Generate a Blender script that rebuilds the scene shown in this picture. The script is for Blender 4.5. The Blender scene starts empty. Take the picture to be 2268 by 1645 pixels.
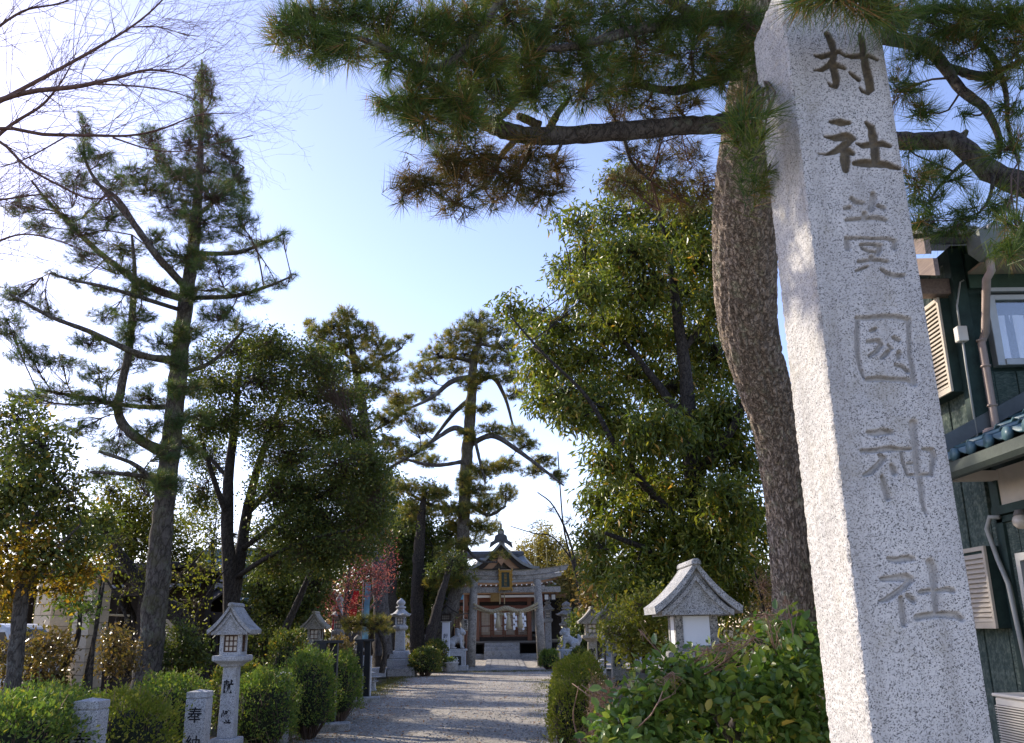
import bpy, bmesh, math, random
import numpy as np
from mathutils import Vector, Matrix, Euler, noise as mnoise

# ------------------------------------------------------------------ camera, sky, sun, exposure
scene = bpy.context.scene
C = scene.collection
R = math.radians
PITCH, ROLL, FPX = R(16.24), R(-0.7), 1950.0        # FPX: focal length in a 2267 px wide picture
cam_data = bpy.data.cameras.new("camera")
cam_data.sensor_width = 36.0
cam_data.lens = FPX / 2267.0 * 36.0
cam_data.clip_start = 0.05
cam_data.clip_end = 2000.0
cam = bpy.data.objects.new("camera", cam_data)
C.objects.link(cam)
CAM = Vector((0, 0, 1.6))
CROT = (Matrix.Rotation(math.pi / 2 + PITCH, 3, 'X') @ Matrix.Rotation(ROLL, 3, 'Z'))
cam.matrix_world = Matrix.Translation(CAM) @ CROT.to_4x4()
scene.camera = cam

SUN_AZ, SUN_EL = R(-52), R(29)
world = bpy.data.worlds.new("World")
scene.world = world
world.use_nodes = True
wn = world.node_tree
sky = wn.nodes.new('ShaderNodeTexSky')
sky.sky_type = 'NISHITA'
sky.sun_disc = False
sky.sun_elevation = SUN_EL
sky.sun_rotation = SUN_AZ
sky.air_density = 0.9
sky.dust_density = 0.4
sky.ozone_density = 2.5
wbg = wn.nodes['Background']
wb = wn.nodes.new('ShaderNodeMix'); wb.data_type = 'RGBA'; wb.blend_type = 'MULTIPLY'; wb.inputs[0].default_value = 1.0
wb.inputs[7].default_value = (1.10, 0.915, 0.97, 1)          # white balance of the picture
wn.links.new(sky.outputs[0], wb.inputs[6]); wn.links.new(wb.outputs[2], wbg.inputs[0])
wbg.inputs[1].default_value = 0.104
sl = bpy.data.lights.new("sun", 'SUN')
sl.energy = 2.1
sl.angle = R(0.53)
sl.color = (1.0, 0.90, 0.76)
sun = bpy.data.objects.new("sun", sl)
C.objects.link(sun)
SDIR = Vector((math.sin(SUN_AZ) * math.cos(SUN_EL), math.cos(SUN_AZ) * math.cos(SUN_EL), math.sin(SUN_EL)))
sun.rotation_euler = (-SDIR).to_track_quat('-Z', 'Y').to_euler()
vs = scene.view_settings
vs.view_transform = 'Standard'
vs.look = 'None'
vs.gamma = 1.0
vs.use_curve_mapping = False
vs.exposure = 1.7
scene.render.engine = 'CYCLES'
cy = scene.cycles
cy.max_bounces = 8
cy.diffuse_bounces = 4
cy.glossy_bounces = 3
cy.transmission_bounces = 6
cy.transparent_max_bounces = 8
cy.caustics_reflective = False
cy.caustics_refractive = False
cy.use_denoising = True
try:
    cy.denoiser = 'OPENIMAGEDENOISE'
    cy.denoising_input_passes = 'RGB_ALBEDO_NORMAL'
except Exception:
    pass

rng = np.random.default_rng(11)
random.seed(5)

# ------------------------------------------------------------------ picture position + distance -> a point of the place
def ray(x, y):
    return CROT @ Vector(((x - 1133.5) / FPX, (822.5 - y) / FPX, -1.0))
def P(x, y, Y):
    r = ray(x, y); return CAM + r * (Y / r.y)
def PX(x, y, X):
    r = ray(x, y); return CAM + r * (X / r.x)
def G(x, y, z=0.0):
    r = ray(x, y); return CAM + r * ((z - CAM.z) / r.z)
def px(x, y, Y):
    """metres per picture unit at that point"""
    r = ray(x, y); return (Y / r.y) / FPX

# ------------------------------------------------------------------ objects and their names
def put(o, parent=None):
    C.objects.link(o)
    if parent is not None:
        o.parent = parent
    return o
def origin(o):
    v = Vector((0, 0, 0))
    while o is not None:
        v += o.location; o = o.parent
    return v
def tag(o, label, cat, group=None):
    o['label'] = label; o['category'] = cat
    if group: o['group'] = group
    return o
def thing(name, label, cat, loc=(0, 0, 0), rz=0.0, group=None):
    o = bpy.data.objects.new(name, None)
    o.empty_display_size = 0.2
    o.location = loc; o.rotation_euler = (0, 0, rz)
    put(o); tag(o, label, cat, group)
    return o
def kids(o):
    return [c for c in bpy.data.objects if c.parent == o]
def dup(root, name=None):
    """a copy of a thing, its parts and their sub-parts (mesh data shared)"""
    allo = list(bpy.data.objects)
    by = {}
    for c in allo:
        if c.parent: by.setdefault(c.parent.name, []).append(c)
    def cp(o, par):
        c = o.copy(); C.objects.link(c)
        if par is not None:
            c.parent = par
        for k in by.get(o.name, []): cp(k, c)
        return c
    return cp(root, None)

# ------------------------------------------------------------------ meshes
def raw_mesh(name, V, F, mats, smooth=False, rnd=None, attrs=None, mi=None):
    me = bpy.data.meshes.new(name)
    if isinstance(F, np.ndarray):
        V = np.ascontiguousarray(V, np.float32); F = np.ascontiguousarray(F, np.int32)
        n, k = F.shape
        me.vertices.add(len(V)); me.vertices.foreach_set('co', V.ravel())
        me.loops.add(n * k); me.loops.foreach_set('vertex_index', F.ravel())
        me.polygons.add(n); me.polygons.foreach_set('loop_start', np.arange(0, n * k, k, dtype=np.int32))
    else:
        me.from_pydata([tuple(v) for v in V], [], F)
    npoly = len(me.polygons)
    if smooth:
        me.polygons.foreach_set('use_smooth', np.ones(npoly, bool))
    if not isinstance(mats, (list, tuple)): mats = [mats]
    for m in mats: me.materials.append(m)
    if mi is not None:
        me.polygons.foreach_set('material_index', np.asarray(mi, np.int32))
    if rnd is not None:
        a = me.attributes.new('rnd', 'FLOAT', 'FACE')
        a.data.foreach_set('value', np.asarray(rnd, np.float32))
    if attrs:
        for k_, v_ in attrs.items():
            a = me.attributes.new(k_, 'FLOAT', 'POINT')
            a.data.foreach_set('value', np.asarray(v_, np.float32))
    me.update(calc_edges=True)
    return me
def obj(name, me, parent=None, loc=(0, 0, 0), rot=(0, 0, 0), kind=None):
    o = bpy.data.objects.new(name, me)
    o.location = loc; o.rotation_euler = rot
    put(o, parent)
    if kind: o['kind'] = kind
    return o

class MB:
    """collects simple shapes and links them as ONE mesh"""
    def __init__(s): s.v = []; s.f = []; s.m = []
    def add(s, v, f, m=0):
        b = len(s.v); s.v += [Vector(p) for p in v]
        s.f += [tuple(b + i for i in q) for q in f]; s.m += [m] * len(f); return s
    def box(s, c, d, m=0, rz=0.0, top=None, rot=None):
        """centre c, size d; top=(sx,sy): scale of the upper face"""
        t = top or (1, 1); M = rot if rot is not None else Matrix.Rotation(rz, 3, 'Z'); v = []
        for z in (-1, 1):
            k = (1, 1) if z < 0 else t
            for x, y in ((-1, -1), (1, -1), (1, 1), (-1, 1)):
                v.append(M @ Vector((x * d[0] / 2 * k[0], y * d[1] / 2 * k[1], z * d[2] / 2)) + Vector(c))
        return s.add(v, [(0, 3, 2, 1), (4, 5, 6, 7), (0, 1, 5, 4), (1, 2, 6, 5), (2, 3, 7, 6), (3, 0, 4, 7)], m)
    def bbox(s, a, b, m=0):
        return s.box([(a[i] + b[i]) / 2 for i in range(3)], [abs(b[i] - a[i]) for i in range(3)], m)
    def prism(s, poly, axis, a, b, m=0):
        """polygon in the other two axes, extruded along axis from a to b"""
        def mk(p, t):
            if axis == 'x': return (t, p[0], p[1])
            if axis == 'y': return (p[0], t, p[1])
            return (p[0], p[1], t)
        n = len(poly); v = [mk(p, a) for p in poly] + [mk(p, b) for p in poly]
        f = [tuple(range(n))[::-1], tuple(range(n, 2 * n))] + [(i, (i + 1) % n, n + (i + 1) % n, n + i) for i in range(n)]
        return s.add(v, f, m)
    def tube(s, pts, rad, n=8, m=0, cap=True):
        pts = [Vector(p) for p in pts]; rad = rad if hasattr(rad, '__len__') else [rad] * len(pts)
        b = []; prev = None
        for i, p in enumerate(pts):
            d = (pts[min(i + 1, len(pts) - 1)] - pts[max(i - 1, 0)]).normalized()
            if prev is None:
                u = d.cross(Vector((0.31, 0.2, 1)) if abs(d.z) < 0.9 else Vector((1, 0, 0))).normalized()
            else:
                u = (prev - d * prev.dot(d)).normalized()
            prev = u; w = d.cross(u)
            b += [p + (u * math.cos(2 * math.pi * k / n) + w * math.sin(2 * math.pi * k / n)) * rad[i] for k in range(n)]
        f = []
        for i in range(len(pts) - 1):
            for k in range(n):
                f.append((i * n + k, i * n + (k + 1) % n, (i + 1) * n + (k + 1) % n, (i + 1) * n + k))
        if cap:
            f.append(tuple(range(n))[::-1]); f.append(tuple((len(pts) - 1) * n + k for k in range(n)))
        return s.add(b, f, m)
    def lathe(s, prof, n=12, c=(0, 0, 0), m=0, sq=0.0):
        """profile of (radius, z); n sides"""
        v = []; f = []
        for r_, z in prof:
            for k in range(n):
                a = 2 * math.pi * (k + 0.5) / n
                v.append((c[0] + r_ * math.cos(a), c[1] + r_ * math.sin(a), c[2] + z))
        L = len(prof)
        for i in range(L - 1):
            for k in range(n):
                f.append((i * n + k, i * n + (k + 1) % n, (i + 1) * n + (k + 1) % n, (i + 1) * n + k))
        f.append(tuple(range(n))[::-1]); f.append(tuple((L - 1) * n + k for k in range(n)))
        return s.add(v, f, m)
    def ball(s, c, r_, n=10, k=7, m=0):
        if not hasattr(r_, '__len__'): r_ = (r_, r_, r_)
        v = [(c[0], c[1], c[2] - r_[2])]; f = []
        for i in range(1, k):
            a = -math.pi / 2 + math.pi * i / k
            for j in range(n):
                b = 2 * math.pi * j / n
                v.append((c[0] + r_[0] * math.cos(a) * math.cos(b), c[1] + r_[1] * math.cos(a) * math.sin(b), c[2] + r_[2] * math.sin(a)))
        v.append((c[0], c[1], c[2] + r_[2]))
        for j in range(n): f.append((0, 1 + (j + 1) % n, 1 + j))
        for i in range(k - 2):
            for j in range(n):
                a0 = 1 + i * n
                f.append((a0 + j, a0 + (j + 1) % n, a0 + n + (j + 1) % n, a0 + n + j))
        t = len(v) - 1; a0 = 1 + (k - 2) * n
        for j in range(n): f.append((a0 + j, a0 + (j + 1) % n, t))
        return s.add(v, f, m)
    def mesh(s, name, mats, smooth=False):
        return raw_mesh(name, s.v, s.f, mats, smooth, mi=s.m)
    def build(s, name, mats, parent=None, world=False, smooth=False, kind=None, bev=0.0):
        v = s.v
        if world and parent is not None:
            o = origin(parent); v = [p - o for p in v]
        me = raw_mesh(name, v, s.f, mats, smooth, mi=s.m)
        if bev:
            bm = bmesh.new(); bm.from_mesh(me)
            bmesh.ops.remove_doubles(bm, verts=bm.verts, dist=1e-5)
            ed = [e for e in bm.edges if len(e.link_faces) == 2 and e.calc_face_angle(0) > 0.5]
            bmesh.ops.bevel(bm, geom=ed, offset=bev, segments=1, affect='EDGES', clamp_overlap=True)
            bm.to_mesh(me); bm.free()
        return obj(name, me, parent, kind=kind)

# text as flat print: the built-in font
_txt = {}
def text_mesh(ch, size, mat, bold=0.012, ext=0.0):
    k = (ch, round(size, 4), mat.name, bold)
    if k not in _txt:
        cu = bpy.data.curves.new('lettering', 'FONT'); cu.body = ch; cu.size = size
        cu.offset = bold * size; cu.extrude = ext; cu.align_x = 'CENTER'; cu.align_y = 'CENTER'
        t = bpy.data.objects.new('lettering', cu); C.objects.link(t)
        dg = bpy.context.evaluated_depsgraph_get(); dg.update()
        me = bpy.data.meshes.new_from_object(t.evaluated_get(dg)); me.name = 'lettering'
        bpy.data.objects.remove(t); bpy.data.curves.remove(cu)
        co = np.zeros(len(me.vertices) * 3, np.float32); me.vertices.foreach_get('co', co); co = co.reshape(-1, 3)
        c = (co.min(0) + co.max(0)) / 2; c[2] = 0; co -= c
        me.vertices.foreach_set('co', co.ravel()); me.update()
        me.materials.clear(); me.materials.append(mat)
        _txt[k] = me
    return _txt[k]

# ------------------------------------------------------------------ materials
class NT:
    def __init__(s, name):
        s.m = bpy.data.materials.new(name); s.m.use_nodes = True
        s.t = s.m.node_tree; s.n = s.t.nodes; s.l = s.t.links
        s.b = s.n['Principled BSDF']; s.out = s.n['Material Output']; s._tc = None
    def tc(s):
        if s._tc is None: s._tc = s.n.new('ShaderNodeTexCoord')
        return s._tc.outputs['Object']
    def link(s, a, b): s.l.new(a, b)
    def map(s, scale=(1, 1, 1), rot=(0, 0, 0), src=None):
        m = s.n.new('ShaderNodeMapping'); m.inputs['Scale'].default_value = scale; m.inputs['Rotation'].default_value = rot
        s.link(src or s.tc(), m.inputs[0]); return m.outputs[0]
    def noise(s, scale, detail=4, rough=0.6, src=None, dist=0.0):
        n = s.n.new('ShaderNodeTexNoise'); n.inputs['Scale'].default_value = scale; n.inputs['Detail'].default_value = detail
        n.inputs['Roughness'].default_value = rough; n.inputs['Distortion'].default_value = dist
        s.link(src or s.tc(), n.inputs['Vector']); return n.outputs[0]
    def vor(s, scale, feature='F1', src=None, out='Distance', rand=1.0):
        n = s.n.new('ShaderNodeTexVoronoi'); n.feature = feature; n.inputs['Scale'].default_value = scale
        n.inputs['Randomness'].default_value = rand
        s.link(src or s.tc(), n.inputs['Vector']); return n.outputs[out]
    def ramp(s, fac, stops, interp='LINEAR'):
        r = s.n.new('ShaderNodeValToRGB'); e = r.color_ramp; e.interpolation = interp
        while len(e.elements) < len(stops): e.elements.new(0.5)
        for el, (p, c) in zip(e.elements, stops):
            el.position = p
            el.color = (c, c, c, 1) if not hasattr(c, '__len__') else (*c, 1)
        s.link(fac, r.inputs[0]); return r.outputs[0]
    def mix(s, fac, a, b, mode='MIX'):
        n = s.n.new('ShaderNodeMix'); n.data_type = 'RGBA'; n.blend_type = mode
        for v, i in ((fac, 0), (a, 6), (b, 7)):
            if hasattr(v, 'is_output') or hasattr(v, 'links'): s.link(v, n.inputs[i])
            elif i == 0: n.inputs[0].default_value = v
            else: n.inputs[i].default_value = (*v, 1) if len(v) == 3 else v
        return n.outputs[2]
    def math(s, op, a, b=None):
        n = s.n.new('ShaderNodeMath'); n.operation = op
        for v, i in ((a, 0), (b, 1)):
            if v is None: continue
            if hasattr(v, 'links'): s.link(v, n.inputs[i])
            else: n.inputs[i].default_value = v
        return n.outputs[0]
    def attr(s, name, out='Fac'):
        n = s.n.new('ShaderNodeAttribute'); n.attribute_name = name; return n.outputs[out]
    def rand(s):
        n = s.n.new('ShaderNodeObjectInfo'); return n.outputs['Random']
    def geo_normal_z(s):
        g = s.n.new('ShaderNodeNewGeometry'); x = s.n.new('ShaderNodeSeparateXYZ'); s.link(g.outputs['Normal'], x.inputs[0]); return x.outputs[2]
    def bump(s, h, strength=0.4, dist=0.02):
        n = s.n.new('ShaderNodeBump'); n.inputs['Strength'].default_value = strength; n.inputs['Distance'].default_value = dist
        s.link(h, n.inputs['Height']); s.link(n.outputs[0], s.b.inputs['Normal']); return n
    def col(s, c):
        if hasattr(c, 'links'): s.link(c, s.b.inputs['Base Color'])
        else: s.b.inputs['Base Color'].default_value = (*c, 1)
        return s
    def set(s, rough=0.8, metal=0.0, spec=0.3):
        s.b.inputs['Roughness'].default_value = rough; s.b.inputs['Metallic'].default_value = metal
        s.b.inputs['Specular IOR Level'].default_value = spec; return s

def plain(name, c, rough=0.7, metal=0.0, spec=0.3, var=0.18, scale=6.0, bump=0.15):
    t = NT(name); n = t.noise(scale, 5, 0.65)
    a = tuple(x * (1 - var) for x in c); b = tuple(min(1, x * (1 + var)) for x in c)
    t.col(t.ramp(n, [(0.3, a), (0.7, b)])).set(rough, metal, spec)
    if bump: t.bump(t.noise(scale * 8, 3), bump, 0.01)
    return t.m

def leaf_mat(name, stops, trans=0.40, rough=0.45, spec=0.35, tint=1.3, k=2.5, warm=1.40):
    """stops: colours picked by each leaf's own number"""
    t = NT(name); c = t.ramp(t.attr('rnd'), [(p, tuple(min(.75, q * k * w_) for q, w_ in zip(cc, (warm, 1.0, .75)))) for p, cc in stops])
    t.col(c).set(rough, 0, spec * .7)
    tr = t.n.new('ShaderNodeBsdfTranslucent'); mx = t.n.new('ShaderNodeMixShader'); mx.inputs[0].default_value = trans
    t.link(t.mix(1.0, c, (tint * 1.05, tint * 1.15, tint * 0.55), 'MULTIPLY'), tr.inputs[0])
    t.link(t.b.outputs[0], mx.inputs[1]); t.link(tr.outputs[0], mx.inputs[2]); t.link(mx.outputs[0], t.out.inputs[0])
    return t.m

def bark_mat(name, dark, light, lichen=None, scale=1.0, stretch=0.35, moss=0.0, crack=0.6, ck=0.8):
    t = NT(name); m = t.map((1, 1, stretch)); w = t.noise(6 * scale, 4, 0.6, m)
    mw = t.mix(0.25, m, w)
    v = t.vor(13 * scale, 'DISTANCE_TO_EDGE', mw); v2 = t.vor(34 * scale, 'F1', mw)
    plates = t.ramp(v, [(0.0, 0.0), (0.16, 1.0)]); fine = t.noise(60 * scale, 4, 0.7, m)
    c = t.ramp(t.noise(22 * scale, 5, 0.7, m), [(0.3, dark), (0.72, light)])
    c = t.mix(t.ramp(v, [(0.0, ck), (0.12, 0.0)]), c, tuple(x * 0.4 for x in dark))
    if lichen:
        k = t.ramp(t.noise(3.2 * scale, 6, 0.75), [(0.54, 0.0), (0.62, 0.8)])
        k2 = t.math('MULTIPLY', k, t.ramp(fine, [(0.4, 0.2), (0.6, 1.0)]))
        c = t.mix(k2, c, lichen)
    if moss:
        k = t.ramp(t.noise(1.6 * scale, 5, 0.7), [(0.5, 0.0), (0.66, moss)]); c = t.mix(k, c, (0.09, 0.085, 0.02))
    t.col(c).set(0.92, 0, 0.15)
    h = t.mix(0.3, plates, fine); t.bump(h, crack, 0.03)
    return t.m

M = {}
def granite(name, base, dark, light, sc=1.0, stain_tone=False, moss=None, bump=0.5):
    """speckled stone: pale feldspar, grey quartz, black mica, each a few millimetres"""
    t = NT(name)
    w = t.mix(0.012, t.tc(), t.noise(90 * sc, 3, 0.7))
    v = t.vor(290 * sc, 'F1', w, 'Color'); x = t.n.new('ShaderNodeSeparateColor'); t.link(v, x.inputs[0])
    c = t.ramp(x.outputs[0], [(0.0, tuple(d * 1.0 for d in dark)), (0.10, dark), (0.17, tuple(0.55 * b for b in base)), (0.42, base), (0.7, base), (0.86, light)], 'LINEAR')
    n2 = t.noise(380 * sc, 3, 0.7); c = t.mix(t.ramp(n2, [(0.64, 0.0), (0.70, 0.7)]), c, dark)
    big = t.noise(3.5, 5, 0.65); c = t.mix(1.0, c, t.ramp(big, [(0.3, (0.80, 0.80, 0.80)), (0.7, (1.06, 1.04, 1.0))]), 'MULTIPLY')
    if stain_tone:
        sk_ = t.noise(1.0, 6, 0.7, t.map((9, 9, 0.55)))
        c = t.mix(t.ramp(sk_, [(0.48, 0.0), (0.70, 0.55)]), c, (0.27, 0.25, 0.22))
        c = t.mix(t.ramp(t.noise(2.2, 6, 0.75), [(0.54, 0.0), (0.68, 0.5)]), c, (0.30, 0.27, 0.20))
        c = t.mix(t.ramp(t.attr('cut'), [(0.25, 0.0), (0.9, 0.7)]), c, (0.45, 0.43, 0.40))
        a = t.attr('stain_tone'); c = t.mix(a, c, t.ramp(t.noise(40, 4, 0.7), [(0.3, (0.055, 0.045, 0.03)), (0.7, (0.17, 0.13, 0.07))]))
    if moss:
        k = t.ramp(t.noise(5, 6, 0.75), [(0.50, 0.0), (0.66, moss[3])])
        c = t.mix(k, c, moss[:3])
    t.col(c).set(0.85, 0, 0.25)
    h = t.mix(0.5, t.noise(60 * sc, 5, 0.7), t.noise(170 * sc, 3, 0.7)); t.bump(h, bump, 0.012)
    return t.m
M['granite_big'] = granite('carved_granite', (0.58, 0.565, 0.54), (0.11, 0.108, 0.105), (0.64, 0.62, 0.59), 0.92, stain_tone=True)
M['granite'] = granite('weathered_granite', (0.44, 0.44, 0.44), (0.07, 0.07, 0.075), (0.58, 0.57, 0.55), 0.6, moss=(0.17, 0.165, 0.13, 0.75))
M['granite_light'] = granite('pale_granite', (0.50, 0.51, 0.52), (0.12, 0.12, 0.13), (0.64, 0.64, 0.64), 0.6, moss=(0.24, 0.235, 0.20, 0.6))
M['granite_warm'] = granite('mossy_granite', (0.36, 0.33, 0.28), (0.07, 0.065, 0.055), (0.48, 0.45, 0.39), 0.5, moss=(0.17, 0.155, 0.085, 0.8))
M['granite_dark'] = granite('stained_granite', (0.30, 0.29, 0.27), (0.05, 0.05, 0.05), (0.42, 0.40, 0.37), 0.4, moss=(0.07, 0.066, 0.055, 0.85))
M['torii'] = granite('torii_stone', (0.42, 0.38, 0.33), (0.08, 0.075, 0.07), (0.46, 0.43, 0.38), 0.35, moss=(0.08, 0.075, 0.06, 0.75))
M['ink'] = plain('black_ink', (0.018, 0.018, 0.02), 0.75, var=0.3)
M['ink_grey'] = plain('faded_ink', (0.10, 0.11, 0.13), 0.8, var=0.3)
M['white_ink'] = plain('white_paint_letters', (0.72, 0.73, 0.74), 0.7, var=0.1)
M['black'] = plain('black_painted_wood', (0.012, 0.013, 0.014), 0.5, spec=0.4)
M['wood_frame'] = plain('brown_lattice_wood', (0.10, 0.055, 0.035), 0.7, var=0.3)
M['paper'] = plain('lantern_pane_paper', (0.70, 0.62, 0.50), 0.8, var=0.08, bump=0)
M['white_panel'] = plain('white_acrylic_panel', (0.74, 0.75, 0.76), 0.5, var=0.05, bump=0)
M['paper_white'] = plain('white_paper', (0.82, 0.81, 0.78), 0.85, var=0.04, bump=0)
M['rope'] = plain('straw_rope', (0.42, 0.35, 0.22), 0.9, var=0.3, scale=25, bump=0.6)
M['straw'] = plain('straw_tassel', (0.50, 0.42, 0.27), 0.9, var=0.25, scale=40, bump=0.5)

def wood(name, c, c2, sc=1.0, axis='z', rough=0.75):
    t = NT(name); s = {'x': (1.2, 18, 18), 'y': (18, 1.2, 18), 'z': (18, 18, 1.2)}[axis]
    n = t.noise(2.2 * sc, 6, 0.7, t.map(s), 0.6)
    t.col(t.ramp(n, [(0.3, c), (0.7, c2)])).set(rough, 0, 0.25); t.bump(n, 0.3, 0.01); return t.m
M['wood_red'] = wood('red_brown_timber', (0.12, 0.045, 0.03), (0.22, 0.09, 0.058), axis='x')
M['wood_red_z'] = wood('red_brown_post', (0.15, 0.07, 0.045), (0.27, 0.135, 0.085))
M['wood_tan'] = wood('tan_timber', (0.30, 0.175, 0.10), (0.46, 0.28, 0.165), axis='x')
M['wood_dark'] = wood('dark_timber', (0.022, 0.017, 0.014), (0.055, 0.042, 0.032), axis='x')
M['wood_grey'] = wood('grey_timber', (0.13, 0.115, 0.10), (0.22, 0.20, 0.17), axis='x')

def pine_mats():
    M['needle_near'] = leaf_mat('long_pine_needles', [(0.0, (0.022, 0.05, 0.02)), (0.5, (0.042, 0.082, 0.026)), (0.90, (0.075, 0.10, 0.028)), (0.96, (0.10, 0.075, 0.035)), (1.0, (0.15, 0.10, 0.05))], 0.3, 0.45, 0.3, k=1.7, warm=1.25)
    M['needle_backlit'] = leaf_mat('backlit_pine_needles', [(0.0, (0.024, 0.036, 0.014)), (0.5, (0.05, 0.05, 0.02)), (0.85, (0.08, 0.06, 0.026)), (1.0, (0.13, 0.08, 0.04))], 0.3, 0.5, 0.3, k=1.5, warm=1.2)  # browner, darker copy of the needles: their backlit look put into the colour
    M['needle_soft'] = leaf_mat('blue_green_pine_needles', [(0.0, (0.030, 0.055, 0.030)), (0.6, (0.055, 0.085, 0.036)), (0.92, (0.09, 0.10, 0.04)), (1.0, (0.14, 0.11, 0.06))], 0.35, 0.5, 0.35, k=2.0, warm=1.12)
    M['needle_far'] = leaf_mat('yellow_green_pine_needles', [(0.0, (0.030, 0.052, 0.022)), (0.55, (0.062, 0.085, 0.028)), (1.0, (0.13, 0.125, 0.035))], 0.35, 0.5, 0.3)
pine_mats()
M['leaf_dark'] = leaf_mat('dark_small_leaves', [(0.0, (0.016, 0.032, 0.012)), (0.6, (0.032, 0.055, 0.018)), (0.92, (0.07, 0.085, 0.022)), (1.0, (0.15, 0.12, 0.03))], 0.3)
M['leaf_big'] = leaf_mat('glossy_evergreen_leaves', [(0.0, (0.022, 0.045, 0.012)), (0.5, (0.045, 0.075, 0.017)), (0.85, (0.095, 0.115, 0.022)), (1.0, (0.20, 0.13, 0.045))], 0.36, 0.36, 0.5)
M['leaf_yellow'] = leaf_mat('yellow_green_leaves', [(0.0, (0.045, 0.068, 0.016)), (0.5, (0.085, 0.105, 0.024)), (1.0, (0.16, 0.15, 0.04))], 0.45, k=1.6, warm=1.2)
M['leaf_orange'] = leaf_mat('autumn_leaves', [(0.0, (0.04, 0.05, 0.012)), (0.5, (0.11, 0.10, 0.018)), (1.0, (0.20, 0.12, 0.022))], 0.45, k=1.5, warm=1.25)
M['leaf_camellia'] = leaf_mat('camellia_leaves', [(0.0, (0.020, 0.055, 0.018)), (0.55, (0.040, 0.085, 0.022)), (0.9, (0.09, 0.12, 0.025)), (1.0, (0.26, 0.16, 0.03))], 0.28, 0.3, 0.55)
M['leaf_hedge'] = leaf_mat('clipped_hedge_leaves', [(0.0, (0.026, 0.060, 0.020)), (0.6, (0.045, 0.088, 0.024)), (1.0, (0.10, 0.125, 0.03))], 0.3, 0.5, 0.3)
M['leaf_lime'] = leaf_mat('lime_hedge_leaves', [(0.0, (0.07, 0.10, 0.018)), (0.6, (0.125, 0.15, 0.032)), (1.0, (0.20, 0.19, 0.05))], 0.4, 0.5, 0.3, k=1.5, warm=1.12)
M['leaf_bronze'] = leaf_mat('bronze_leaves', [(0.0, (0.035, 0.042, 0.018)), (0.5, (0.075, 0.062, 0.028)), (1.0, (0.15, 0.10, 0.05))], 0.35, 0.35, 0.5, k=1.7, warm=1.2)
M['leaf_grove'] = leaf_mat('far_tree_leaves', [(0.0, (0.030, 0.040, 0.020)), (0.6, (0.065, 0.075, 0.032)), (1.0, (0.15, 0.125, 0.06))], 0.35)
M['leaf_bamboo'] = leaf_mat('bamboo_leaves', [(0.0, (0.14, 0.13, 0.04)), (0.6, (0.25, 0.21, 0.07)), (1.0, (0.36, 0.28, 0.11))], 0.45, k=1.1, warm=1.1)
M['blossom'] = leaf_mat('plum_blossom', [(0.0, (0.30, 0.06, 0.10)), (0.6, (0.46, 0.14, 0.20)), (1.0, (0.60, 0.30, 0.34))], 0.35, 0.7, 0.2, 1.0, 1.1, 1.0)
M['bark_near'] = bark_mat('plated_pine_bark', (0.30, 0.225, 0.17), (0.58, 0.48, 0.385), (0.55, 0.54, 0.36), 1.9, 0.22, moss=0.15, crack=1.0, ck=0.7)
M['bark_limb'] = bark_mat('dark_limb_bark', (0.060, 0.048, 0.039), (0.15, 0.125, 0.10), (0.20, 0.22, 0.16), 1.6, 0.5)
M['bark_pine'] = bark_mat('lichened_bark', (0.075, 0.062, 0.050), (0.19, 0.165, 0.135), (0.26, 0.27, 0.22), 1.0, 0.4, moss=0.7)
M['bark_grey'] = bark_mat('grey_bark', (0.07, 0.06, 0.052), (0.17, 0.15, 0.13), (0.26, 0.26, 0.23), 1.2, 0.4)
M['bark_dark'] = bark_mat('dark_bark', (0.04, 0.033, 0.028), (0.10, 0.085, 0.07), None, 1.4, 0.5)
M['twig'] = plain('brown_twigs', (0.11, 0.075, 0.055), 0.9, var=0.3, bump=0)
M['twig_red'] = plain('reddish_twigs', (0.13, 0.065, 0.045), 0.9, var=0.3, bump=0)
M['twig_dry'] = plain('dry_twigs', (0.30, 0.19, 0.13), 0.9, var=0.35, bump=0)
M['bark_bare'] = plain('bare_branch_bark', (0.14, 0.08, 0.06), 0.9, var=0.35, scale=12)
# ------------------------------------------------------------------ plants: leaves and twigs in bulk (numpy)
def unit(a): return a / np.maximum(np.linalg.norm(a, axis=-1, keepdims=True), 1e-9)
def frames(d, up=None, upk=0.0):
    """columns u (across), d (along), w (facing) for each direction d"""
    r_ = unit(rng.normal(size=d.shape))
    if up is not None: r_ = unit(r_ * (1 - upk) + np.asarray(up) * upk)
    u = unit(np.cross(d, r_)); w = np.cross(u, d)
    return np.stack([u, d, w], axis=2)
def scatter(tv, tf, pos, fr, sc):
    sc = np.asarray(sc)
    if sc.ndim == 1: sc = sc[:, None]
    v = np.einsum('nij,mj->nmi', fr, tv) * sc[:, None, :1] if sc.shape[1] == 1 else np.einsum('nij,nmj->nmi', fr, tv[None] * sc[:, None, :])
    v = v + pos[:, None, :]
    n, m = len(pos), len(tv)
    f = (tf[None] + (np.arange(n) * m)[:, None, None]).reshape(-1, tf.shape[1])
    return v.reshape(-1, 3), f
LEAF4 = (np.array([[0, 0, 0], [0.5, 0.45, 0.12], [0, 1, -0.05], [-0.5, 0.45, 0.12]], float), np.array([[0, 1, 2], [0, 2, 3]]))
LEAF6 = (np.array([[0, 0, 0], [0.40, 0.22, 0.09], [0.46, 0.60, 0.07], [0, 1, -0.10], [-0.46, 0.60, 0.07], [-0.40, 0.22, 0.09]], float),
         np.array([[0, 1, 2, 3], [0, 3, 4, 5]]))
def leaf_shape(w, base=LEAF4):
    v = base[0].copy(); v[:, 0] *= w; return v, base[1]
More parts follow.
